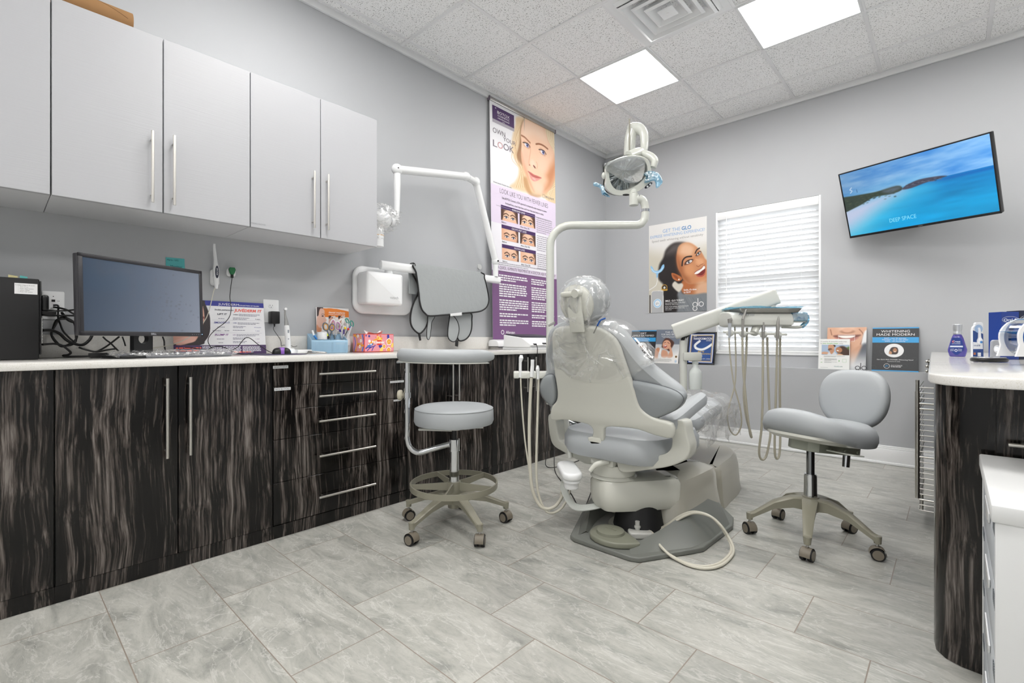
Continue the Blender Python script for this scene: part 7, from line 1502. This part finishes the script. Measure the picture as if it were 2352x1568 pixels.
for P, rad, H, rh, lab in (
    ([(955, 735), (950, 800), (930, 900), (930, 1240)], [.007, .012, .0075, .0075], [(917, 310), (925, 480), (945, 720), (975, 930), (1000, 1080), (1050, 1175), (1110, 1190), (1170, 1150), (1190, 1050)], .0042, 'white three-way syringe, leftmost in the assistant holder'),
    ([(1205, 840), (1205, 960), (1195, 1100), (1190, 1230)], [.0095, .0095, .0105, .0105], [(988, 310), (975, 600), (978, 850), (992, 1040), (1035, 1150), (1090, 1185), (1150, 1165), (1195, 1100), (1215, 1040)], .0085, 'wide suction tip, middle of the assistant holder'),
    ([(1325, 970), (1320, 1050), (1330, 1150), (1335, 1280)], [.005, .011, .0075, .0075], [(1037, 320), (1027, 650), (1022, 920), (1035, 1080), (1080, 1190), (1130, 1212), (1190, 1180), (1232, 1110), (1248, 1050)], .0062, 'narrow suction tip, rightmost in the assistant holder')):
    t = thing('assistant_instrument', lab, 'dental instrument', tuple(zd(zY, *P[-1], dA)), group='instruments in the assistant holder'); b = B()
    for k in range(3): b.cyl(zd(zY, *P[k], dA-.025), zd(zY, *P[k+1], dA-.025), rad[k], rad[k+1], n=14)
    b.build('instrument_body', WPL, t); n_ = len(H); b = B()
    hp = [zd(zA6, X, Y, dA-.02+(.0 if i < n_-3 else .05*(i-n_+3))) for i, (X, Y) in enumerate(H)]
    for q in hp: q.z = max(q.z, .02)
    b.tube(hp, rh, n=10, seg=6); b.build('hose', HOSE, t)
# ================================================================== wheeled stools
CAST = mat('caster_taupe', '7d7568', .45); FEET = mat('stool_taupe', '8e8b7c', .35)
def caster(parent, x, y, ang, name='caster'):
    """twin wheel caster, top of stem at z .075"""
    b = B(T(x, y, 0) @ R(ang)); b.mi = 1
    for s in (-1, 1): b.cyl((0, s*.008, .027), (0, s*.024, .027), .027, n=24)
    b.mi = 0
    for s in (-1, 1): b.cyl((0, s*.0242, .027), (0, s*.0255, .027), .021, n=24)
    def hood(u, v): a = math.radians(-10+200*u); return (.031*math.cos(a), -.021+.042*v, .027+.031*math.sin(a))
    b.grid(hood, 14, 2); b.box(-.01, .01, -.006, .006, .03, .06, .003); b.mi = 2; b.cyl((.0, 0, .055), (.0, 0, .085), .006, n=10)
    b.build(name, [CAST, BLACKM, STEEL], parent)
def star_base(t, cx, cy, pts, zh, w0, w1, h0, up_=.03, drop=True):
    b = B(); b.cyl((cx, cy, zh-.06), (cx, cy, zh+.012), .033, .036, n=24); b.build('hub', FEET, t)
    for x, y in pts:
        d = Vector((x-cx, y-cy, 0)); L = d.length; d.normalize(); s = Vector((-d.y, d.x, 0)); b = B(); V = []; ze = .105
        st = [(.02, zh+.008, h0), (.3, zh+up_*.5, h0*.8), (.6, zh+up_*.1-(zh-ze)*.28, h0*.55), (.93, ze+.006, .022), (1.0, ze, .03)]
        for f, zt_, hh in st:
            w = w0+(w1-w0)*f
            for sx, z in ((-1, zt_-.004), (-.8, zt_), (.8, zt_), (1, zt_-.004), (.85, zt_-hh), (-.85, zt_-hh)): p = Vector((cx, cy, 0))+d*(L*f)+s*(w/2*sx); V.append((p.x, p.y, z))
        F = [(j*6+i, j*6+(i+1) % 6, (j+1)*6+(i+1) % 6, (j+1)*6+i) for j in range(4) for i in range(6)]+[tuple(range(6)), tuple(reversed(range(24, 30)))]
        b.add(V, F); b.cyl((x, y, .072), (x, y, ze+.0), .014, .016, n=16); b.build('leg', FEET, t); caster(t, x, y, math.atan2(d.y, d.x)+1.1+3*x)
# round stool with body support
sx, sy = -1.9, 1.622
rs = thing('assistant_stool', 'round grey wheeled stool with a foot ring and curved body support', 'stool', (sx, sy, 0))
def fl5(L): return [(pz(u, v, .02).x, pz(u, v, .02).y) for u, v in L]
R5 = .276; a0_ = math.radians(-14.8)
star_base(rs, sx, sy, [(sx+R5*math.cos(a0_+2*PI*k/5), sy+R5*math.sin(a0_+2*PI*k/5)) for k in range(5)], .165, .06, .032, .05)
b = B(); b.cyl((sx, sy, .16), (sx, sy, .40), .0245, n=28); b.cyl((sx, sy, .40), (sx, sy, .455), .029, n=28); b.cyl((sx, sy, .395), (sx, sy, .40), .03, n=28); b.build('chrome_column', CHROME, rs)
b = B(); b.cyl((sx, sy, .45), (sx, sy, .53), .014, n=18); b.build('gas_lift', BLACK, rs)
b = B(); rf = .222; zf = .222
V = []; NN = 56
for r_, z in ((rf-.004, zf-.014), (rf+.003, zf-.014), (rf+.003, zf+.014), (rf-.004, zf+.014)): V += [(sx+r_*math.cos(2*PI*k/NN), sy+r_*math.sin(2*PI*k/NN), z) for k in range(NN)]
b.add(V, [(j*NN+i, j*NN+(i+1) % NN, ((j+1) % 4)*NN+(i+1) % NN, ((j+1) % 4)*NN+i) for j in range(4) for i in range(NN)])
for k in range(5):
    a = .35+2*PI*k/5; M = frame((sx, sy, zf), (math.cos(a), math.sin(a), 0), (-math.sin(a), math.cos(a), 0)); V = [(.02, -.004, -.03), (rf, -.004, -.01), (rf, .004, -.01), (.02, .004, -.03), (.02, -.004, .012), (rf, -.004, .012), (rf, .004, .012), (.02, .004, .012)]; b.add(V, [(0, 3, 2, 1), (4, 5, 6, 7), (0, 1, 5, 4), (2, 3, 7, 6), (0, 4, 7, 3), (1, 2, 6, 5)], M)
b.cyl((sx, sy, zf-.045), (sx, sy, zf+.015), .034, n=24); b.build('foot_ring', FEET, rs)
b = B(T(sx, sy, .535)); b.lathe([(.0, 0), (.185, 0), (.198, .004), (.205, .02), (.203, .072), (.196, .084), (.18, .092), (.1, .097), (0, .098)], n=56); b.tube([(.2*math.cos(2*PI*k/56), .2*math.sin(2*PI*k/56), .081) for k in range(56)], .0022, n=6, smooth=False, closed=True); b.build('seat', VINYL, rs)
b = B(); b.lathe([(.04, .505), (.05, .52), (.08, .535)], (sx, sy, 0), n=24); b.box(-.15, .0, -.008, .008, .51, .517, .002, M=T(sx, sy, 0) @ R(math.radians(225))); b.box(-.0, .19, -.01, .01, .495, .505, .003, M=T(sx, sy, 0) @ R(math.radians(215))); b.build('height_lever', IVORY, rs)
tb_ = Vector((-2.055, 1.44, 0)); dtb = (tb_-Vector((sx, sy, 0))); 
b = B(); c0 = Vector((sx, sy, 0)); b.tube([c0+dtb*.1+UP*.43, c0+dtb*.45+UP*.408, c0+dtb*.75+UP*.39, c0+dtb*.93+UP*.415, tb_+UP*.46, tb_+UP*.52, tb_+UP*.68], .0145, n=18, seg=8); b.cyl(tb_+UP*.64, tb_+UP*.80, .0165, n=18); b.cyl(tb_+UP*.672, tb_+UP*.70, .02, n=18); b.cyl(tb_+UP*.8, tb_+UP*.87, .0135, n=18); b.build('support_tube', CHROME, rs)
b = B(); kq = tb_+UP*.686-RT*.03; b.cyl(tb_+UP*.686, kq, .008, n=12); b.lathe([(.0, 0), (.022, .0), (.027, .006), (.027, .018), (.02, .024), (.0, .024)], tuple(kq+RT*.006), tuple(-RT), n=10); b.build('clamp_knob', mat('knob_cream', 'cfc8b4', .4), rs)
ARC = [math.radians(222+k*(142)/16) for k in range(17)]; rp = .262
b = B(); pts = [(sx+rp*math.cos(a), sy+rp*math.sin(a), .893-.004*k/16) for k, a in enumerate(ARC)]; rad = [.5, .85]+[1]*13+[.85, .5]
b.tube(pts, rad, n=16, seg=2, flat=(.034, .028), up=UP); b.ell(pts[0], .02, .02, .022); b.build('body_pad', VINYL, rs)
b = B(); b.tube([(x, y, z-.031) for x, y, z in pts[1:-1]], 1, n=8, smooth=False, flat=(.004, .026), up=UP); b.build('pad_rail', IVORY, rs)
b = B(M=frame((tb_.x, tb_.y, .862), RT, FW)); b.box(-.03, .04, -.016, .016, -.004, .008, .003); b.build('pad_bracket', STEEL, rs)
# operator stool
ox, oy = -.508, 2.69
os_ = thing('operator_stool', 'grey saddle-shaped wheeled stool with an oval backrest', 'stool', (ox, oy, 0))
R5 = .268; aa = math.radians(-9.8)
star_base(os_, ox, oy, [(ox+R5*math.cos(aa+2*PI*k/5), oy+R5*math.sin(aa+2*PI*k/5)) for k in range(5)], .20, .075, .034, .062, .01)
b = B(); b.cyl((ox, oy, .19), (ox, oy, .315), .029, .0275, n=28); b.cyl((ox, oy, .315), (ox, oy, .32), .024, n=24); b.mi = 1; b.cyl((ox, oy, .10), (ox, oy, .15), .014, n=16); b.build('column_sleeve', [CHROME, STEEL], os_)
b = B(); b.cyl((ox, oy, .315), (ox, oy, .45), .0175, n=24); b.build('gas_lift', mat('dark_chrome', '8a8c90', .12, metal=1), os_)
fo_ = (-RT*.906-FW*.42).normalized(); si_ = UP.cross(fo_)
sc_ = EYE+FW*2.30+RT*(704/1100*2.30); sc_.z = .535
tl = math.radians(9); fz = (fo_*math.cos(tl)+UP*math.sin(tl)); MS = frame(sc_, fz, si_)      # x forward, y left, z up
def seat_out(s=1): return sm([(.235*s, 0), (.22*s, .11*s), (.15*s, .185*s), (.04*s, .205*s), (-.07*s, .20*s), (-.17*s, .175*s), (-.235*s, .11*s), (-.25*s, 0), (-.235*s, -.11*s), (-.17*s, -.175*s), (-.07*s, -.20*s), (.04*s, -.205*s), (.15*s, -.185*s), (.22*s, -.11*s)], 4)
SO = seat_out()
def saddle(z0, x, y): return z0+.035*(x/.24)**2*(1 if x > 0 else .15)-.03*(y/.2)**2*.5+.012
b = B(MS); V = []; rings = [(1.0-.14, -.038), (1.0-.03, -.028), (1.0, -.004), (1.0-.012, .022), (1.0-.06, .045), (1.0-.17, .060), (1.0-.45, .062), (1.0-.75, .055), (.02, .052)]
for s, h in rings: V += [(p[0]*s, p[1]*s, h+(.036*(p[0]*s/.24)**2*(1 if p[0] > 0 else .3)-.022*(p[1]*s/.2)**2)*(1 if h > -.03 else .4)) for p in SO]
n = len(SO); b.add(V, [(j*n+i, j*n+(i+1) % n, (j+1)*n+(i+1) % n, (j+1)*n+i) for j in range(len(rings)-1) for i in range(n)]+[tuple(reversed(range(n)))]); b.build('seat', VINYL, os_, ang=80)
b = B(MS); b.loft([(p[0]*.9, p[1]*.9) for p in SO], [(.03, -.055), (.0, -.04), (.0, -.028)]); b.build('seat_pan', IVC, os_)
GRN = mat('mechanism_grey', 'a3a699', .35, metal=.2)
b = B(MS @ T(0, 0, -.10)); b.slab([(.13, .04), (.10, .075), (-.2, .075), (-.26, .05), (-.26, -.05), (-.2, -.075), (.10, -.075), (.13, -.04)], .0, .052, .006)
for x in (.02, -.09, -.19): b.cyl((x, -.076, .02), (x, -.082, .02), .008, n=12); b.cyl((x, .076, .02), (x, .082, .02), .008, n=12)
b.build('tilt_mechanism', GRN, os_)
b = B(MS); b.box(-.02, .06, .08, .20, -.085, -.08, .002); b.build('tilt_lever', IVORY, os_)
stb = sc_-fo_*.225+UP*-.10; b = B(); b.cyl(stb, stb+UP*-.10+fo_*.012, .0165, n=20); b.build('back_post_end', CHROME, os_)
b = B(); bp0 = sc_-fo_*.25; b.tube([sc_-fo_*.2-UP*.08, sc_-fo_*.262-UP*.04, sc_-fo_*.272+UP*.06, sc_-fo_*.29+UP*.16], .013, n=12); b.build('back_post', BLACK, os_)
nb = (-RT*.86-FW*.51).normalized(); bc = EYE+FW*2.40+RT*((1963-1176)/1100*2.40); bc.z = CAMZ-(917-CY)/1100*2.40
lb = math.radians(12); nv = nb*math.cos(lb)+UP*math.sin(lb); MBb = frame(bc, UP.cross(nb), UP*math.cos(lb)-nb*math.sin(lb))
BO_ = sm([(0, .150), (.085, .140), (.138, .09), (.155, .01), (.138, -.07), (.085, -.128), (0, -.148), (-.085, -.128), (-.138, -.07), (-.155, .01), (-.138, .09), (-.085, .140)], 4)
def curved(P, z): return [(p[0], p[1], z+1.1*p[0]**2) for p in P]
def blob(rings, name, m):
    b = B(MBb); V = []; n = len(BO_)
    for s, z in rings: V += curved([(p[0]*s, p[1]*s) for p in BO_], z)
    b.add(V, [(j*n+i, j*n+(i+1) % n, (j+1)*n+(i+1) % n, (j+1)*n+i) for j in range(len(rings)-1) for i in range(n)]+[tuple(reversed(range(n))), tuple((len(rings)-1)*n+i for i in range(n))]); b.build(name, m, os_, ang=80)
blob([(.86, -.03), (.97, -.026), (1.0, -.008), (.985, .010), (.93, .024), (.8, .034), (.5, .038), (.1, .038)], 'backrest', VINYL)
blob([(.3, -.075), (.6, -.07), (.82, -.052), (.9, -.03)], 'backrest_shell', IVC)
b = B(MS); b.box(-.27, -.2, -.1, -.04, -.10, -.06, .006); b.build('clear_tag', clear_mat('clear_tag', 'dfe6e6', .8), os_)
# ================================================================== right hand counter
RZ = .878
pc_ = thing('peninsula_counter', 'white quartz peninsula counter with a rounded front corner on the right', 'countertop', (.9, 3.2, RZ-.027))
PT = [(-.118, YL-.003), (-.052, 1.80), (-.046, 1.735), (-.02, 1.68), (.03, 1.648), (.127, 1.635), (2.2, 1.635), (2.2, YL-.003)]
b = B(); b.slab(PT, RZ-.027, RZ, .005); b.build('slab', QUARTZ, pc_)
rc = thing('peninsula_cabinet', 'dark striped cabinet with a curved end under the right counter', 'cabinet', (.8, 3.0, 0))
b = B(); CP = [(-.06, YL-.003), (-.045, 2.06), (-.038, 2.0), (-.015, 1.965), (.02, 1.945), (.06, 1.94), (2.15, 1.94), (2.15, YL-.003)]; b.loft(CP, [(.0, .001), (0, RZ-.0275)]); b.build('curved_end_panel', ZEB, rc)
b = B(); b.box(.09, .62, 1.921, 1.9395, .62, RZ-.03, .001, 1); dr_ = b.build('drawer', ZEB, rc)
hq = pd(2318, 1023, 1); 
b = B(); ya2 = 1.921-.033; h0_ = py(2316, 1021, ya2); h1_ = Vector((h0_.x+.2, ya2, h0_.z)); bar(b, (h0_.x, 1.921, h0_.z), (h1_.x, 1.921, h0_.z), (0, -1, 0)); b.build('handle', NICKEL, dr_)
b = B(); b.box(.09, .62, 1.921, 1.9395, .06, .617, .001, 1); b.build('door', ZEB, rc)
# white drawer tower
wt = thing('drawer_tower', 'white plastic drawer tower at the right edge in front of the dark cabinet', 'drawer unit', (.26, 1.6, 0))
tx0, ty0, ty1, tz = .055, 1.325, 1.895, .647
WTM = mat('tower_white', 'dfe0e0', .45); WTG = mat('tower_drawer_grey', 'c3c8ce', .35)
b = B(); b.box(tx0, tx0+.42, ty0, ty1, tz-.035, tz, .004); b.box(tx0+.006, tx0+.414, ty0+.004, ty0+.02, .001, tz-.03, .002); b.box(tx0+.006, tx0+.414, ty1-.02, ty1-.004, .001, tz-.03, .002); b.box(tx0+.39, tx0+.414, ty0+.02, ty1-.02, .001, tz-.03); b.box(tx0+.006, tx0+.4, ty0+.01, ty1-.01, .001, .012); b.build('casing', WTM, wt)
for k in range(4):
    z1_ = tz-.04-.148*k; z0_ = z1_-.143; b = B(); b.box(tx0+.008, tx0+.03, ty0+.022, ty1-.022, z0_, z1_, .003); d = b.build('drawer', WTG, wt)
    b = B(); M = frame((tx0+.0075, (ty0+ty1)/2, (z0_+z1_)/2+.03), (0, -1, 0), (0, 0, 1)); b.slab([(-.09, .012), (.09, .012), (.075, -.012), (.05, -.02), (-.05, -.02), (-.075, -.012)], .0, .0035, .001, M=M); b.build('grip', WPL, d)
    for y in (ty0+.06, ty1-.06):
        b = B()
        for j in range(6): b.box(tx0+.0062, tx0+.008, y-.03+j*.011, y-.024+j*.011, z1_-.03, z1_-.008)
        b.build('vent_slots', pc('6d7277', .6), d)
# chrome wire rack on the side of the peninsula
wr = thing('wire_rack', 'brushed metal wire rack with a long vertical bar on the side of the peninsula', 'rack', (-.10, 3.4, .1))
b = B(); b.cyl((-.135, 3.25, .15), (-.135, 3.25, .70), .010, n=14); b.cyl((-.135, 3.25, .70), (-.135, 3.25, .76), .008, n=14); b.cyl((-.118, 3.3, .08), (-.118, 3.3, .16), .005, n=10); b.build('vertical_bar', NICKEL, wr)
b = B()
for k in range(24):
    z = .09+k*.0275; r_ = .006 if k in (2, 10, 19, 20) else .0028; b.cyl((-.128, 3.25, z), (-.062, 3.25, z), r_, n=8)
    b.cyl((-.128, 3.25, z), (-.128, 3.75, z), r_*.8, n=8)
b.build('cross_rods', NICKEL, wr)
b = B()
for k in range(3): b.cyl((-.115, 3.9, .775+k*.03), (-.065, 3.9, .775+k*.03), .006, n=10); b.ell((-.117, 3.9, .775+k*.03), .009)
b.cyl((-.11, 3.9, .76), (-.11, 3.9, .85), .003, n=8); b.build('top_hooks', NICKEL, wr)
# things on the right counter
def onr(u, d): p = EYE+FW*d+RT*((u-1176)/1100*d); return Vector((p.x, p.y, RZ+.0004))
zM = (2150, 700, 9.8)
dM = 2.55; m0 = onr(2199, dM)
mb = thing('mouthwash_bottle', 'purple mouthwash bottle with a silver cap on the right counter', 'bottle', tuple(m0))
kM = dM/F_PX/9.8; vd_ = Vector((m0.x, m0.y, 0)).normalized(); rv_ = vd_.cross(UP); Mo = frame(m0, rv_, vd_) @ Matrix.Diagonal((.76, .76, 1, 1))
PUR2 = mat('purple_liquid', '6c63c4', .12, trans=.55); 
def hh_(Y): return (1015-Y)*kM
b = B(Mo); sec = [(1015, 160), (1000, 178), (900, 210), (850, 214), (780, 190), (680, 160), (600, 135), (540, 105), (510, 85)]
V = []; n = 28
for Y, w in sec:
    for k in range(n): a = 2*PI*k/n; e = .7; c, s = math.cos(a), math.sin(a); V.append((w*kM*math.copysign(abs(c)**e, c), w*kM*.55*math.copysign(abs(s)**e, s), max(.0006, hh_(Y))))
b.add(V, [(j*n+i, j*n+(i+1) % n, (j+1)*n+(i+1) % n, (j+1)*n+i) for j in range(len(sec)-1) for i in range(n)]+[tuple(reversed(range(n))), tuple((len(sec)-1)*n+i for i in range(n))]); b.build('liquid_body', PUR2, mb)
b = B(Mo); b.lathe([(95*kM, hh_(512)), (105*kM, hh_(490)), (104*kM, hh_(472)), (95*kM, hh_(460)), (95*kM, hh_(420)), (103*kM, hh_(405)), (108*kM, hh_(292)), (100*kM, hh_(286)), (0, hh_(286))], n=30); b.build('silver_cap', mat('silver_cap', 'c9ccd0', .3, metal=.5), mb)
lab_M = frame(m0-vd_*(210*kM*.55*.76+.002), rv_, UP) @ Matrix.Diagonal((.76, 1, 1, 1)); b = B(lab_M); lt = [(-110, 585), (50, 585), (90, 620), (130, 760), (150, 800), (120, 870), (0, 975), (-60, 960), (-180, 850), (-170, 790), (-130, 640)]
lt = [((X)*kM, hh_(Y)) for X, Y in lt]; b.slab(lt, 0, .0012); b.mi = 1; w5 = kM; b.poly([(-165*w5, hh_(800)), (120*w5, hh_(800)), (115*w5, hh_(765)), (-155*w5, hh_(765))], .0016); b.text('Crest', None, .016, -20*w5, hh_(695), .0018, width=170*w5, bold=.01); b.text('ADVANCED', None, .0055, -30*w5, hh_(730), .0018, width=190*w5, bold=.02); ring(b, -30*w5, hh_(870), .006, .003, .0018)
for s in (-1, 1):
    for j in range(3): b.poly([(-30*w5+s*.01, hh_(840+j*22)), (-30*w5+s*.03, hh_(846+j*20)), (-30*w5+s*.03, hh_(840+j*20)), (-30*w5+s*.01, hh_(834+j*22))], .0018)
b.mi = 2; ring(b, -95*w5, hh_(675), .0045, .0025, .002); b.build('front_label', [pc('1d3c8c', .3), pc('dfe6f4', .4), pc('cf3a3a', .4)], mb, flat=True)
# toothbrush pack
d2 = 2.45; t0 = onr(2247, d2); k2 = d2/F_PX/9.8; h2_ = lambda Y: (1010-Y)*k2
Mp = frame(t0, RT, UP); b = B(Mp); o1 = [(-122, 1008), (122, 1008), (115, 260), (95, 225), (60, 218), (-40, 222), (-68, 250), (-70, 290), (-110, 330), (-126, 400)]; b.slab([(X*k2, h2_(Y)) for X, Y in o1], -.012, 0, .002)
NV = pc('22488c', .3); b.mi = 1; b.poly([(X*k2, h2_(Y)) for X, Y in [(-122, 1000), (115, 1000), (108, 480), (-122, 400)]], .0006); b.mi = 2; ring(b, 5*k2, h2_(365), 88*k2, 8*k2, .001); disc(b, 5*k2, h2_(365), 84*k2, .0008)
b.mi = 0; b.poly([(X*k2, h2_(Y)) for X, Y in [(-120, 820), (100, 820), (95, 690), (-120, 660)]], .001); b.mi = 1; b.text('Oral-B', None, .0085, -35*k2, h2_(755), .0014, width=140*k2, bold=.02); b.mi = 3; b.poly([(X*k2, h2_(Y)) for X, Y in [(-110, 950), (-60, 950), (-60, 900), (-110, 900)]], .001)
b.mi = 0; b.cyl((5*k2, h2_(980), .004), (5*k2, h2_(900), .004), .0065, n=12); b.tube([(8*k2, h2_(700), .004), (8*k2, h2_(620), .006), (8*k2, h2_(560), .005), (8*k2, h2_(400), .004), (-6*k2, h2_(345), .004)], [.0115, .012, .0065, .005, .004], n=12); b.mi = 4; b.ell((4*k2, h2_(660), .014), .0065, .0085, .004)
solo('toothbrush_pack', b, [pc('eceef2', .3), NV, pc('a9c4e4', .3), pc('b06a4c', .5), pc('4b8fd0', .3)], 'blue blister pack holding a white electric toothbrush', 'toothbrush pack', loc=tuple(t0), flat=True)
# boxes behind the dispenser
d3 = 2.2
for k, (u0, u1, v0, lab, txt) in enumerate(((2300, 2341, 716, 'blue toothbrush box with white brand lettering behind the film dispenser', 1), (2342, 2384, 713, 'dark blue toothbrush box, furthest right behind the film dispenser', 1))):
    a = onr(u0, d3); c = onr(u1, d3); w_ = (c-a).length; h_ = CAMZ+(CY-v0)/1100*d3-RZ; M = frame(a, RT, UP); b = B(M); b.box(0, w_, 0, h_, -.06, 0, .001, 1); b.mi = 1; b.text('Oral-B', None, .018, w_*.5, h_*.80, .0008, width=w_*.75, bold=.02); ring(b, w_*.5, h_*.835, w_*.46, .0012, .0008, ry=.0145); b.mi = 2; b.text('PRO 1000', None, .007, w_*.35, h_*.72, .0008); b.poly([(w_*.55, h_*.55), (w_*.95, h_*.6), (w_*.95, h_*.1), (w_*.5, h_*.1)], .0008)
    solo('toothbrush_box', b, [pc(('1f3f8f', '1a2440')[k], .3), pc('e9eef6', .4), pc('9db4d8', .4)], lab, 'box', loc=tuple(a), flat=True)
# whitening device tray and upright unit
d4 = 1.95; q4 = onr(2266, d4); b = B(frame(q4, RT, FW)); b.slab(sm([(-.05, -.02), (0, -.045), (.06, -.03), (.075, .02), (.04, .05), (-.03, .04)], 4), .0015, .016, .005); b.mi = 1; b.slab(sm([(-.045, -.018), (0, -.04), (.055, -.026), (.068, .018), (.036, .045), (-.028, .036)], 4), .0165, .021, .002)
solo('device_tray', b, [BLACK, CHROME], 'black and silver oval device tray left of the film dispenser', 'tray', loc=tuple(q4))
d5 = 2.05; q5 = onr(2288, d5); M = frame(q5+UP*.002, RT*.92+FW*.1+UP*-.0, UP+RT*.42); b = B(M); b.slab(rrect(.042, .088, .012, 5, 0, .044), -.012, 0, .004); b.mi = 1; ring(b, -.001, .05, .0135, .0045, .001); b.mi = 2; b.slab(circ(.0095, 20, -.001, .05), 0, .0012)
solo('whitening_device', b, [pc('a4a7ae', .3), WPL, glow('ring_light', 'cfe0ff', .9)], 'slim grey device with a glowing round button leaning behind the tray', 'device', loc=tuple(q5))
# barrier film dispenser
d6 = 1.78; fd = thing('film_dispenser', 'roll of blue barrier film in a clear drum with white curved stands', 'dispenser', tuple(onr(2345, d6)))
zF = zM; 
def stand(d, dx, name='stand'):
    M = frame(onr(2330, d), RT, UP); k = d/F_PX/9.8; k6 = 1
    P = [(1280, 1150), (1300, 1110), (1390, 1060), (1450, 980), (1465, 900), (1440, 800), (1432, 680), (1455, 590), (1530, 480), (1640, 390), (1800, 340), (2000, 325), (2200, 345), (2350, 410), (2450, 520), (2500, 660), (2480, 800), (2440, 900), (2450, 1000), (2520, 1080), (2600, 1150)]
    O = [flat_at(M, zF, X+dx, Y) for X, Y in P]; O = [(x, max(.0008, y)) for x, y in O]
    cen = [flat_at(M, zF, X+dx, Y) for X, Y in ((1960, 730),)][0]; return M, O, cen
M, O, cen = stand(d6, 0)
r6 = 430*d6/F_PX/9.8
V = []; hole = [(cen[0]+r6*math.cos(2*PI*k/40), max(.004, cen[1]+r6*math.sin(2*PI*k/40))) for k in range(40)]
def sheet_ring(b, O, cen, hole, z0, z1):
    Q = []
    for h in hole:
        a = math.atan2(h[1]-cen[1], h[0]-cen[0]); best = None
        for i in range(len(O)):
            (x1, y1), (x2, y2) = O[i-1], O[i]; dx_, dy_ = math.cos(a), math.sin(a); den = dx_*(y2-y1)-dy_*(x2-x1)
            if abs(den) < 1e-12: continue
            t = ((x1-cen[0])*(y2-y1)-(y1-cen[1])*(x2-x1))/den; s = ((x1-cen[0])*dy_-(y1-cen[1])*dx_)/den
            if t > 0 and -.001 <= s <= 1.001 and (best is None or t > best): best = t
        best = best or r6*1.1; Q.append((cen[0]+best*math.cos(a), cen[1]+best*math.sin(a)))
    n = len(hole); V = []
    for z in (z0, z1): V += [(x, y, z) for x, y in hole]+[(x, y, z) for x, y in Q]
    F = []
    for k in range(n): j = (k+1) % n; F += [(k, j, n+j, n+k), (2*n+k, 3*n+k, 3*n+j, 2*n+j), (n+k, n+j, 3*n+j, 3*n+k), (k, 2*n+k, 2*n+j, j)]
    b.add(V, F)
b = B(M); sheet_ring(b, O, cen, hole, -.006, 0); b.build('white_stand', WPL, fd)
b = B(M); sheet_ring(b, O, cen, hole, .060, .066); b.build('white_stand', WPL, fd)
b = B(M); b.M = M @ T(cen[0], cen[1], 0); b.lathe([(r6, 0), (r6, .06)], n=40, cap=False); b.lathe([(.02, -.003), (r6, -.003)], n=40, cap=False); b.build('clear_drum', clear_mat('clear_drum', 'e3eaf2', 1.0), fd)
b = B(M @ T(cen[0], cen[1], 0)); b.lathe([(.022, .008), (r6*.75, .008), (r6*.75, .054), (.022, .054)], n=40, cap=False); b.build('blue_film_roll', mat('blue_roll', '1f6fc9', .3), fd)
b = B(M @ T(cen[0], cen[1], 0)); b.box(-r6*1.35, r6*.2, r6*.28, r6*.30, .004, .056); b.build('film_sheet', film_mat('film_sheet', .4, .8, 18, (1, 1, 1), '8fcdf0'), fd)
